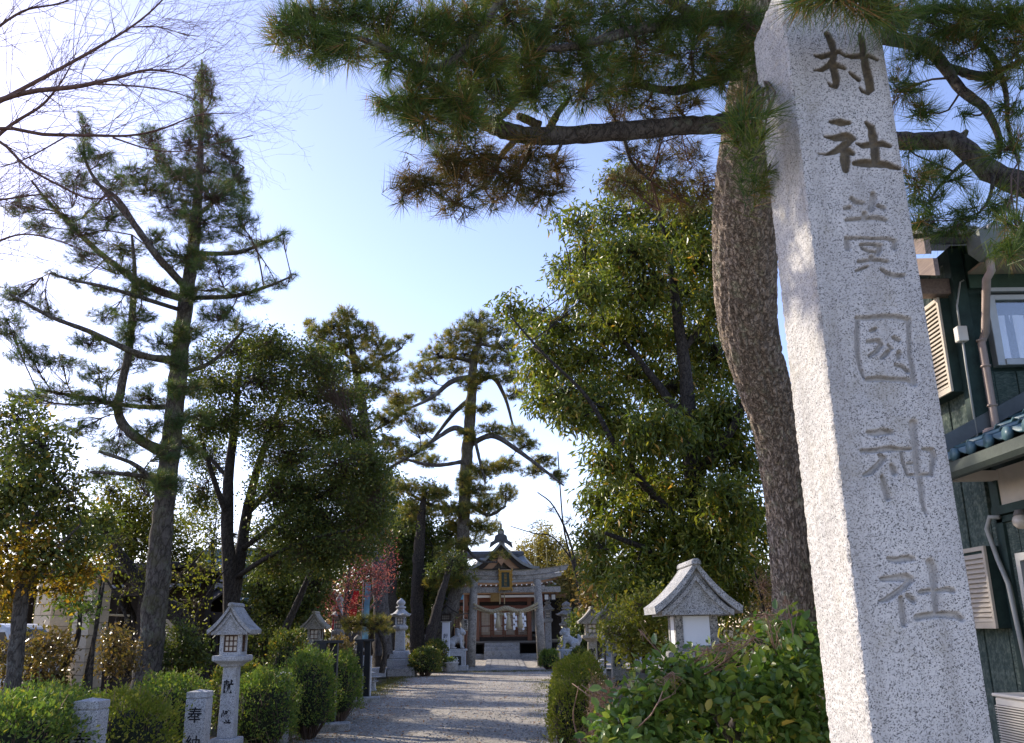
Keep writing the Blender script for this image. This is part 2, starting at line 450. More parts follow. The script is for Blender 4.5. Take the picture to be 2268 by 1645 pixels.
def needle_tuft(n, length, width, spread, shoot=0.0, seed=0, droop=0.0):
    """a brush of needles round a shoot along +y; triangles"""
    r_ = np.random.default_rng(seed); a = r_.uniform(0, 2 * np.pi, n); t = r_.uniform(0, 1, n) ** 0.8
    sp = spread * (0.55 + 0.6 * r_.uniform(0, 1, n)) * (1.15 - 0.55 * t)
    d = np.stack([np.sin(sp) * np.cos(a), np.cos(sp), np.sin(sp) * np.sin(a)], 1)
    b = np.stack([np.zeros(n), shoot * (t - 1), np.zeros(n)], 1)
    L = length * r_.uniform(0.75, 1.1, n)[:, None]
    s = unit(np.cross(d, unit(r_.normal(size=(n, 3))))) * width / 2
    tip = b + d * L; tip[:, 2] -= droop * L[:, 0]
    v = np.stack([b - s, b + s, tip], 1).reshape(-1, 3)
    return v, np.arange(3 * n).reshape(n, 3)
def tube_batch(paths, rad, n=3):
    paths = np.asarray(paths, float); N, K, _ = paths.shape
    d = np.gradient(paths, axis=1); d = unit(d)
    ref = unit(rng.normal(size=(N, 1, 3))); u = unit(np.cross(d, ref + 0 * d)); w = np.cross(d, u)
    a = 2 * np.pi * np.arange(n) / n
    v = paths[:, :, None, :] + (u[:, :, None, :] * np.cos(a)[None, None, :, None] + w[:, :, None, :] * np.sin(a)[None, None, :, None]) * rad[:, :, None, None]
    idx = np.arange(N * K * n).reshape(N, K, n)
    nx = np.roll(idx, -1, axis=2)
    f = np.stack([idx[:, :-1], nx[:, :-1], nx[:, 1:], idx[:, 1:]], -1).reshape(-1, 4)
    return v.reshape(-1, 3), f
def join(parts):
    V, F, b = [], [], 0
    for v, f in parts:
        V.append(v); F.append(f + b); b += len(v)
    return np.concatenate(V), np.concatenate(F)
def smooth_path(pts, n):
    """Catmull-Rom through points; pts (k, d) -> (n, d)"""
    p = np.asarray(pts, float); k = len(p)
    if k < 3:
        t = np.linspace(0, 1, n)[:, None]; return p[0] * (1 - t) + p[-1] * t
    p = np.vstack([2 * p[0] - p[1], p, 2 * p[-1] - p[-2]])
    out = []
    for s in np.linspace(0, k - 1 - 1e-9, n):
        i = int(s); t = s - i; a, b, c, d = p[i], p[i + 1], p[i + 2], p[i + 3]
        out.append(0.5 * (2 * b + (c - a) * t + (2 * a - 5 * b + 4 * c - d) * t * t + (3 * b - a - 3 * c + d) * t ** 3))
    return np.array(out)
def limb_path(pts, Y=None, n=24):
    """[(x, y, width) or (x, y, width, Y)] in the picture -> path with radius (n, 4)"""
    q = []
    for p in pts:
        d = p[3] if len(p) > 3 else Y
        w = P(p[0], p[1], d); q.append((w.x, w.y, w.z, p[2] / 2 * px(p[0], p[1], d)))
    return smooth_path(q, n)
def limb_mesh(name, path, mat, o, sides=12, rough=0.06, seed=0):
    pts = path[:, :3]; rad = np.maximum(path[:, 3], 0.004); K = len(pts)
    d = unit(np.gradient(pts, axis=0)); a = np.arange(sides) / sides * 2 * np.pi
    v = np.zeros((K, sides, 3)); prev = None
    for i in range(K):
        if prev is None: u = np.cross(d[i], [0.3, 0.9, 0.1])
        else: u = prev - d[i] * np.dot(prev, d[i])
        u = u / np.linalg.norm(u); prev = u; w = np.cross(d[i], u)
        for k in range(sides):
            q = pts[i] + (u * math.cos(a[k]) + w * math.sin(a[k])) * rad[i]
            f_ = 1 + rough * 2 * mnoise.noise(Vector(q) * (1.2 / max(rad[i], 0.02)) * 0.5 + Vector((seed, 0, 0))) if rough else 1
            v[i, k] = pts[i] + (q - pts[i]) * f_
    idx = np.arange(K * sides).reshape(K, sides); nx = np.roll(idx, -1, 1)
    f = np.stack([idx[:-1], nx[:-1], nx[1:], idx[1:]], -1).reshape(-1, 4)
    e = len(v.reshape(-1, 3)); vv = np.vstack([v.reshape(-1, 3), pts[-1:] + d[-1:] * rad[-1] * 0.5])
    cap = np.stack([idx[-1], nx[-1], np.full(sides, e), np.full(sides, e)], 1)
    me = raw_mesh(name, vv - np.array(o), f, mat, True)
    bm = bmesh.new(); bm.from_mesh(me); bm.verts.ensure_lookup_table()
    for k in range(sides):
        bm.faces.new((bm.verts[idx[-1][k]], bm.verts[nx[-1][k]], bm.verts[e])).smooth = True
    bm.to_mesh(me); bm.free()
    return me

DENS = 3.4
def bark_relief(name, path, mat, o, sides=128, rings=420, depth=.024):
    """an old trunk whose bark is split into long plates"""
    p = smooth_path(path, rings); pts, rad = p[:, :3], p[:, 3]; d = unit(np.gradient(pts, axis=0)); prev = None
    v = np.zeros((rings, sides, 3)); s_len = np.concatenate([[0], np.cumsum(np.linalg.norm(np.diff(pts, axis=0), axis=1))])
    for i in range(rings):
        u = np.cross(d[i], [0.3, 0.9, 0.1]) if prev is None else prev - d[i] * np.dot(prev, d[i])
        u = u / np.linalg.norm(u); prev = u; w = np.cross(d[i], u)
        for k in range(sides):
            a = 2 * math.pi * k / sides; ca, sa = math.cos(a), math.sin(a); r0 = rad[i]
            q = Vector((ca * 4.6 + .30 * mnoise.noise(Vector((ca * 4, sa * 4, s_len[i] * 3))), sa * 4.6 + .30 * mnoise.noise(Vector((ca * 4, sa * 4 + 9, s_len[i] * 3))), s_len[i] * 3.0 + .5 * mnoise.noise(Vector((ca * 3, sa * 3, s_len[i] * 2)))))
            ds, _ = mnoise.voronoi(q); e = min(1.0, (ds[1] - ds[0]) / .22)
            ds2, _ = mnoise.voronoi(q * 2.7 + Vector((4, 0, 0))); e2 = min(1.0, (ds2[1] - ds2[0]) / .25)
            h = depth * (e * e * (3 - 2 * e) * (.8 + .5 * mnoise.noise(q * .9)) + .35 * e2 + .2 * mnoise.noise(q * 6))
            big = 1 + .05 * mnoise.noise(Vector((ca * 1.3, sa * 1.3, s_len[i] * 1.1)))
            v[i, k] = pts[i] + (u * ca + w * sa) * (r0 * big + h - depth)
    idx = np.arange(rings * sides).reshape(rings, sides); nx = np.roll(idx, -1, 1)
    f = np.stack([idx[:-1], nx[:-1], nx[1:], idx[1:]], -1).reshape(-1, 4)
    return p, raw_mesh(name, v.reshape(-1, 3) - o, f, mat, True)

class Plant:
    """a tree or shrub: trunk and limbs as parts, twigs and crown as masses that nobody could count"""
    def __init__(s, name, label, cat, base, group=None):
        s.root = thing(name, label, cat, base, group=group); s.o = np.array(base, float)
        s.sk = []; s.tw = []; s.tips = []; s.tipd = []; s.tipw = []; s.lf = []
    def limb(s, name, pts, Y, mat, sides=10, n=24, rough=0.06):
        p = limb_path(pts, Y, n); s.sk.append(p)
        obj(name, limb_mesh(name, p, mat, s.o, sides, rough, len(s.sk) * 7.3), s.root); return p
    def wlimb(s, name, pts, mat, sides=10, n=24, rough=0.06):
        p = smooth_path(pts, n); s.sk.append(p)
        obj(name, limb_mesh(name, p, mat, s.o, sides, rough, len(s.sk) * 7.3), s.root); return p
    def pads(s, pads, Y, dens=1.0, depth=1.0, spread=0.0, up=0.35, tw_r=0.006, curve=0.12, flat=0.0, sub=True, gap=0.15):
        """pads: (x, y, rx, ry[, Y]) in the picture; each gets a small bough from the nearest limb and twigs to its tips"""
        sk = np.vstack(s.sk)
        for pd in pads:
            x, y, rx, ry = pd[:4]; d = pd[4] if len(pd) > 4 else Y + rng.uniform(-spread, spread)
            c = np.array(P(x, y, d)); k = px(x, y, d); e = np.array([rx * k, max(rx * depth, ry) * k, ry * k])
            s.pad(c, e, max(3, int(DENS * dens * rx * ry / 100.0)), sk, up, tw_r, curve, gap)
    def pad(s, c, e, n, sk=None, up=0.35, tw_r=0.006, curve=0.12, gap=0.15):
        if sk is None: sk = np.vstack(s.sk)
        q = sk[:, :3] - c; dist = np.linalg.norm(q, axis=1) + 0.25 * np.maximum(q[:, 2], 0)
        i = np.argmin(dist); a = sk[i, :3]
        L = np.linalg.norm(c - a)
        mid = (a + c) / 2 + rng.normal(size=3) * L * curve; mid[2] -= L * 0.04
        end = c + (c - a) * 0.25 * min(1, np.linalg.norm(e) / max(L, 0.05))
        bp = smooth_path([a, mid, c, end], 8)
        r0 = min(max(tw_r * 2.2, 0.010 * L + tw_r), max(sk[i, 3] * 0.7, tw_r))
        s.tw.append((bp[None], np.linspace(r0, tw_r * 0.8, 8)[None]))
        # tips inside the ellipsoid, with a hole or two
        t = unit(rng.normal(size=(n, 3))) * rng.uniform(0.15, 1, (n, 1)) ** 0.45
        hole = unit(rng.normal(size=3)) * 0.75
        t = t[np.linalg.norm(t - hole, axis=1) > gap * 2.2]; n = len(t)
        if n == 0: return
        tip = c + t * e
        bi = rng.integers(2, 8, n); b0 = bp[bi]
        tip_mid = (b0 + tip) / 2 + rng.normal(size=(n, 3)) * np.linalg.norm(tip - b0, axis=1)[:, None] * curve
        paths = np.stack([b0, tip_mid, tip], 1)
        s.tw.append((paths, np.tile(np.array([tw_r * 0.8, tw_r * 0.55, tw_r * 0.35]), (n, 1))))
        dr = unit(unit(tip - tip_mid) + np.array([0, 0, up]) + 0.35 * rng.normal(size=(n, 3)))
        s.tips.append(tip); s.tipd.append(dr)
    def twigs(s, mat, name='twig', extra=None, sides=3):
        g = {}
        for p, r_ in s.tw: g.setdefault(p.shape[1], []).append((p, r_))
        parts = [tube_batch(np.concatenate([a for a, _ in l]), np.concatenate([b for _, b in l]), sides) for l in g.values()]
        v, f = join(parts); obj(name, raw_mesh(name, v - s.o, f, mat), s.root, kind='stuff')
    def needles(s, mat, templates, scale=(0.8, 1.2), name='needles', skew=1.0, keep=None):
        pos = np.concatenate(s.tips); d = np.concatenate(s.tipd); n = len(pos); pick = rng.integers(0, len(templates), n)
        sc = rng.uniform(*scale, n); hue = rng.uniform(0, 1, n) ** skew
        parts, rn = [], []
        for j, (tv, tf) in enumerate(templates):
            k = np.where(pick == j)[0]
            if len(k) == 0: continue
            v, f = scatter(tv, tf, pos[k] - s.o, frames(d[k]), sc[k]); parts.append((v, f))
            rn.append(np.clip(np.repeat(hue[k], len(tf)) + rng.normal(0, 0.12, len(f)), 0, 1))
        v, f = join(parts); obj(name, raw_mesh(name, v, f, mat, rnd=np.concatenate(rn)), s.root, kind='stuff')
    def leaves(s, mat, per, size, width=0.42, spread=0.12, droop=0.0, along=0.5, upk=0.35, base=LEAF4, name='foliage', skew=1.3, singles=0, lname='leaf', hue_up=0.0):
        """clusters of leaves at every tip; the nearest ones as leaves of their own"""
        tip = np.concatenate(s.tips); td = np.concatenate(s.tipd); n = len(tip) * per
        pos = np.repeat(tip, per, 0) + rng.normal(size=(n, 3)) * spread
        d = unit(np.repeat(td, per, 0) * along + rng.normal(size=(n, 3)) * (1 - along * 0.5) + np.array([0, 0, -droop]))
        fr = frames(d, (0, 0, 1), upk); sc = size * rng.uniform(0.65, 1.25, n)
        hue = np.clip(np.repeat(rng.uniform(0, 1, len(tip)), per) * 0.5 + rng.uniform(0, 0.6, n) ** skew, 0, 1)
        tv, tf = leaf_shape(width, base)
        if singles:
            dist = np.linalg.norm(pos - np.array(CAM), axis=1); o_ = np.argsort(dist)[:singles * 3]
            o_ = rng.choice(o_, min(singles, len(o_)), replace=False)
            var = []
            for q in range(6):
                w_ = tv.copy(); w_[:, 2] += 0.10 * (q - 2.5) / 2.5 * w_[:, 1] ** 2
                var.append(raw_mesh(lname, w_, tf, mat, rnd=np.full(len(tf), (q + 0.5) / 6)))
            for i in o_:
                l = bpy.data.objects.new(lname, var[int(hue[i] * 5.99)]); put(l, s.root)
                m_ = Matrix(fr[i].tolist()).to_4x4() @ Matrix.Scale(sc[i], 4)
                m_.translation = Vector(pos[i] - s.o); l.matrix_basis = m_
            k = np.ones(n, bool); k[o_] = False; pos, fr, sc, hue = pos[k], fr[k], sc[k], hue[k]
        v, f = scatter(tv, tf, pos - s.o, fr, sc)
        obj(name, raw_mesh(name, v, f, mat, rnd=np.repeat(hue, len(tf))), s.root, kind='stuff')
    def clear(s): s.tips, s.tipd, s.tw = [], [], []

def clipped_bush(label, c, e, mat, n, size, group=None, box=3.4, name='clipped_bush', twig=None, shell=0.22, width=0.5, cat='bush', bumps=0.10, rz=0.0, sprig=0):
    """a sheared shrub: leaves through an outer shell over a mass of fine stems"""
    c = np.array(c, float); e = np.array(e, float); ca, sa = math.cos(rz), math.sin(rz)
    root = thing(name, label, cat, (c[0], c[1], 0), group=group); o = np.array([c[0], c[1], 0])
    t = unit(rng.normal(size=(n, 3))); t[:, 2] = np.where(t[:, 2] < -0.55, -t[:, 2], t[:, 2])
    k = 1 / (np.sum(np.abs(t) ** box, 1) ** (1 / box))[:, None]
    lump = np.array([mnoise.noise(Vector(q * 2.3 + c)) + 0.5 * mnoise.noise(Vector(q * 6 + c)) for q in t])[:, None]
    s = (1 + 2.6 * bumps * lump) * (1 - shell * rng.uniform(0, 1, (n, 1)) ** 1.6); s = s * (1 + np.where(rng.uniform(0, 1, (n, 1)) < .07, rng.uniform(0, .16, (n, 1)), 0))
    p = t * k * e * s
    if rz: p = np.stack([p[:, 0] * ca - p[:, 1] * sa, p[:, 0] * sa + p[:, 1] * ca, p[:, 2]], 1)
    pos = c - o + p
    g = pos[:, 2] > 0.0; pos, t2 = pos[g], t[g]; n = len(pos)
    d = unit(t2 * 0.7 + rng.normal(size=(n, 3)) * 0.6 + np.array([0, 0, 0.45]))
    hue = np.clip(0.45 + 0.25 * lump[g][:, 0] + rng.normal(0, 0.25, n), 0, 1)
    tv, tf = leaf_shape(width)
    v, f = scatter(tv, tf, pos, frames(d, (0, 0, 1), 0.2), size * rng.uniform(0.6, 1.3, n))
    obj('foliage', raw_mesh('foliage', v, f, mat, rnd=np.repeat(hue, 2)), root, kind='stuff')
    # stems: fan of twigs from the foot
    m = 90; a = unit(rng.normal(size=(m, 3))); a[:, 2] = np.abs(a[:, 2]); kk = 1 / (np.sum(np.abs(a) ** box, 1) ** (1 / box))[:, None]
    q = a * kk * e * 0.9
    if rz: q = np.stack([q[:, 0] * ca - q[:, 1] * sa, q[:, 0] * sa + q[:, 1] * ca, q[:, 2]], 1)
    end = c - o + q; st = np.stack([end[:, 0] * 0.25, end[:, 1] * 0.25, np.zeros(m)], 1)
    mid = (st + end) / 2 + rng.normal(size=(m, 3)) * 0.06
    v, f = tube_batch(np.stack([st, mid, end], 1), np.tile(np.array([0.012, 0.008, 0.004]), (m, 1)))
    obj('stems', raw_mesh('stems', v, f, twig or M['twig']), root, kind='stuff')
    # stray shoots standing out of the cut surface
    ns = max(14, n // 160); k_ = rng.integers(0, n, ns); sp = pos[k_]; sd_ = unit(t2[k_] * .7 + rng.normal(size=(ns, 3)) * .4 + np.array([0, 0, .7])); sl_ = rng.uniform(.06, .19, (ns, 1))
    if rz == 0:
        v, f = tube_batch(np.stack([sp - sd_ * .1, sp + sd_ * sl_ * .5, sp + sd_ * sl_], 1), np.tile(np.array([.004, .003, .002]), (ns, 1))); obj('shoots', raw_mesh('shoots', v, f, M['twig_dry']), root, kind='stuff')
        lp = np.repeat(sp, 6, 0) + np.repeat(sd_ * sl_, 6, 0) * rng.uniform(.1, 1, (ns * 6, 1)); v, f = scatter(tv, tf, lp, frames(unit(np.repeat(sd_, 6, 0) + rng.normal(size=(ns * 6, 3)) * .7), (0, 0, 1), .3), size * rng.uniform(.7, 1.2, ns * 6))
        obj('shoot_leaves', raw_mesh('shoot_leaves', v, f, mat, rnd=np.clip(rng.normal(.6, .25, len(f)), 0, 1)), root, kind='stuff')
    # dense inner growth that the eye cannot look through
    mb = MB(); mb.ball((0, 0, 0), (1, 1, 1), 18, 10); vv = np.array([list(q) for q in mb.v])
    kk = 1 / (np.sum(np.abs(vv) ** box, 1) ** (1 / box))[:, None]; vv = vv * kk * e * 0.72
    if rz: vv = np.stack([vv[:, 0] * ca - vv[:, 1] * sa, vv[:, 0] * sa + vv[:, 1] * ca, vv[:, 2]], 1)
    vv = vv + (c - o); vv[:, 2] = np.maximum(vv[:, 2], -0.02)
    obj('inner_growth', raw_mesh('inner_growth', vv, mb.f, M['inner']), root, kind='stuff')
    return root
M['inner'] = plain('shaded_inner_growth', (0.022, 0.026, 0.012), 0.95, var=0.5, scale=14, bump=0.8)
# ------------------------------------------------------------------ ground, gravel approach, paving
def soil_mat():
    t = NT('earth'); n = t.noise(0.8, 6, 0.7); f = t.noise(24, 5, 0.75)
    c = t.ramp(f, [(0.3, (0.055, 0.043, 0.030)), (0.7, (0.13, 0.10, 0.07))])
    c = t.mix(t.ramp(n, [(0.45, 0.0), (0.62, 0.8)]), c, (0.055, 0.065, 0.018))
    c = t.mix(t.ramp(t.vor(38, 'F1'), [(0.10, 0.8), (0.2, 0.0)]), c, (0.19, 0.12, 0.055))
    t.col(c).set(0.95, 0, 0.1); t.bump(f, 0.9, 0.05); return t.m
def gravel_mat(name='grey_gravel', k=1.0, edge=True):
    t = NT(name); v = t.vor(46, 'F1', out='Color'); x = t.n.new('ShaderNodeSeparateColor'); t.link(v, x.inputs[0])
    c = t.ramp(x.outputs[0], [(0.0, (0.13 * k, 0.122 * k, 0.108 * k)), (0.5, (0.31 * k, 0.285 * k, 0.25 * k)), (1.0, (0.50 * k, 0.46 * k, 0.40 * k))])
    w = t.noise(0.55, 6, 0.7); c = t.mix(1.0, c, t.ramp(w, [(0.3, (0.80, 0.79, 0.77)), (0.7, (1.1, 1.08, 1.04))]), 'MULTIPLY')
    c = t.mix(t.ramp(t.noise(7, 5, 0.8), [(0.60, 0.0), (0.70, 0.55)]), c, (0.11, 0.085, 0.055))
    tr_ = t.noise(1.0, 5, 0.7, t.map((1.5, 0.10, 1))); c = t.mix(1.0, c, t.ramp(tr_, [(0.35, (0.78, 0.77, 0.75)), (0.62, (1.12, 1.1, 1.06))]), 'MULTIPLY')
    t.col(c).set(0.9, 0, 0.2)
    h = t.mix(0.4, t.vor(46, 'F1'), t.noise(120, 3, 0.7)); t.bump(h, 0.8, 0.03); return t.m
M['earth'] = soil_mat(); M['gravel'] = gravel_mat(k=1.25); M['gravel_pale'] = gravel_mat('pale_gravel', 1.4)
def sheet(name, poly, z, mat, step=None):
    me = raw_mesh(name, [(p[0], p[1], z) for p in poly], [tuple(range(len(poly)))], mat)
    return obj(name, me, kind='structure')
# earth: one sheet out to the horizon, finer near by
g = np.array([-900, -300, -120, -60, -40] + list(range(-30, 31, 2)) + [40, 60, 120, 300, 900], float)
gy = np.array([-300, -60, -20] + list(np.arange(0, 60, 2.0)) + [70, 90, 150, 400, 1200], float)
gv, gf = [], []
for y in gy:
    for x in g:
        z = -0.02 + (0.05 * mnoise.noise(Vector((x * 0.3, y * 0.3, 0))) - 0.03 if abs(x) < 30 and 0 < y < 60 else -0.03)
        if x < -4.2 and 5 < y < 40: z += 0.05
        gv.append((x, y, min(z, -0.005)))
W_ = len(g)
for j in range(len(gy) - 1):
    for i in range(W_ - 1):
        gf.append((j * W_ + i, j * W_ + i + 1, (j + 1) * W_ + i + 1, (j + 1) * W_ + i))
obj('ground', raw_mesh('ground', gv, gf, M['earth'], True), kind='structure')
# gravel approach: ragged edges
L_, R_ = [], []
for y in np.arange(2.9, 36.3, 0.35):
    j = lambda s: 0.16 * mnoise.noise(Vector((y * 0.8, s, 0))) + 0.10 * mnoise.noise(Vector((y * 3.1, s + 5, 0)))
    xl = -3.55 - 0.018 * (y - 12) + j(1); xr = 2.6 + j(9)
    if y < 12: xl = -3.7 + j(1)
    L_.append((xl, y)); R_.append((xr, y))
sv = [(a[0], a[1], 0.004) for a in L_] + [(b[0], b[1], 0.004) for b in R_]
nL = len(L_)
obj('gravel_path', raw_mesh('gravel_path', sv, [(i, nL + i, nL + i + 1, i + 1) for i in range(nL - 1)], M['gravel']), kind='structure')
fore = obj('gravel_forecourt', raw_mesh('gravel_forecourt', [(-9, 36.6, 0.006), (9, 36.6, 0.006), (9, 47.6, 0.10), (-9, 47.6, 0.10)], [(0, 1, 2, 3)], M['gravel_pale']), kind='structure')
# unseen pale concrete street added to throw sun onto the shaded pillar front
M['bounce_street'] = plain('pale_bounce_street', (0.46, 0.45, 0.43), .9, var=.10, scale=1.5, bump=.2)
sheet('bounce_street', [(-40, -9), (40, -9), (40, 2.6), (-40, 2.6)], 0.012, M['bounce_street'])
kb = bpy.data.objects.new('street_kerb', None); put(kb); kb['kind'] = 'structure'
mb = MB(); mb.box((0, 0, .05), (.98, .16, .14)); km = mb.mesh('kerb_stone', M['granite'])
for i in range(-12, 13): obj('kerb_stone', km, kb, (i * 1.0 + .5, 2.68, 0))
# loose stones on the approach
n = 5200
q = np.stack([rng.uniform(-3.6, 2.4, n), 11 + 18 * rng.uniform(0, 1, n) ** 1.7, np.full(n, 0.006)], 1)
PEB = (np.array([[-.5, -.4, 0], [.5, -.45, 0], [.55, .4, 0], [-.4, .5, 0], [-.25, -.2, .45], [.3, -.2, .5], [.25, .25, .42], [-.2, .25, .5]], float),
       np.array([[4, 5, 6, 7], [0, 1, 5, 4], [1, 2, 6, 5], [2, 3, 7, 6], [3, 0, 4, 7]]))
yaw = rng.uniform(0, 2 * np.pi, n); fr = np.zeros((n, 3, 3)); fr[:, 0, 0] = np.cos(yaw); fr[:, 0, 1] = -np.sin(yaw); fr[:, 1, 0] = np.sin(yaw); fr[:, 1, 1] = np.cos(yaw); fr[:, 2, 2] = 1
v, f = scatter(PEB[0], PEB[1], q, fr, rng.uniform(0.012, 0.034, n))
tp = NT('loose_stone'); tp.col(tp.ramp(tp.attr('rnd'), [(0, (0.14, 0.135, 0.13)), (0.6, (0.33, 0.32, 0.30)), (1, (0.52, 0.50, 0.47))])).set(0.85)
obj('loose_gravel', raw_mesh('loose_gravel', v, f, tp.m, rnd=np.repeat(rng.uniform(0, 1, n), 5)), kind='stuff')
# thin grass along the edges of the approach
def grass(name, pts, h, mat, per=7):
    n = len(pts) * per; b = np.repeat(pts, per, 0) + np.stack([rng.normal(0, .05, n), rng.normal(0, .05, n), np.zeros(n)], 1)
    d = unit(np.stack([rng.normal(0, .5, n), rng.normal(0, .5, n), np.ones(n)], 1)); L = h * rng.uniform(.4, 1.2, n)[:, None]
    s = unit(np.cross(d, rng.normal(size=(n, 3)))) * .005
    v = np.stack([b - s, b + s, b + d * L], 1).reshape(-1, 3)
    obj(name, raw_mesh(name, v, np.arange(3 * n).reshape(n, 3), mat, rnd=rng.uniform(0, 1, n)), kind='stuff')
M['grass'] = leaf_mat('thin_grass', [(0, (0.045, 0.06, 0.018)), (0.6, (0.08, 0.085, 0.03)), (1, (0.14, 0.12, 0.06))], 0.35, k=1.3, warm=1.1)
e1 = np.stack([-3.55 + rng.normal(0, .22, 1500), rng.uniform(11, 34, 1500), np.zeros(1500)], 1); e1[:, 0] -= 0.018 * (e1[:, 1] - 12)
e2 = np.stack([1.0 + rng.normal(0, .35, 700), rng.uniform(12, 30, 700), np.zeros(700)], 1)
e3 = np.stack([rng.uniform(-4.6, 3, 500), 35.6 + rng.normal(0, .25, 500), np.zeros(500)], 1)
grass('grass', np.concatenate([e1, e2, e3]), 0.07, M['grass'])

# paved walk under the gate: every stone its own piece
walk = bpy.data.objects.new('approach_pavement', None); put(walk); walk['kind'] = 'structure'
M['paving'] = granite('paving_granite', (0.42, 0.40, 0.37), (0.12, 0.12, 0.12), (0.55, 0.53, 0.5), 0.3, moss=(0.16, 0.15, 0.12, 0.4))
TX = G(1121, 1472).x
pv = []
for q in range(4):
    mb = MB(); mb.box((0, 0, 0), (1, 1, 1), top=(0.985, 0.985)); pv.append(mb.mesh('paving_stone', M['paving']))
y = 36.25
r_i = 0
while y < 47.2:
    ln = 0.55 + 0.1 * random.random(); zz = 0.018 + max(0, y - 36.6) * 0.0085
    xs = [-0.86, -0.62, -0.1 + 0.12 * (r_i % 2), 0.38 + 0.1 * (r_i % 2), 0.62, 0.86] if r_i % 2 else [-0.86, -0.62, -0.3, 0.15, 0.62, 0.86]
    for a, b in zip(xs[:-1], xs[1:]):
        o_ = obj('paving_stone', random.choice(pv), walk, (TX + (a + b) / 2 - 0.02 * (y - 38), y + ln / 2, zz + random.uniform(-.006, .006)))
        o_.scale = (b - a - 0.018, ln - 0.018, 0.07)
    y += ln; r_i += 1
# low stone edging that closes the gravel in front of the gate
edge = bpy.data.objects.new('edging_kerb', None); put(edge); edge['kind'] = 'structure'
x = TX - 4.3
while x < TX + 2.5:
    w_ = random.uniform(0.8, 1.3); mb = MB(); mb.box((0, 0, 0), (w_ - 0.02, 0.13, 0.10)); mb.build('kerb_stone', M['granite_dark'], edge, bev=0.012).location = (x + w_ / 2, 36.12, -0.012); x += w_

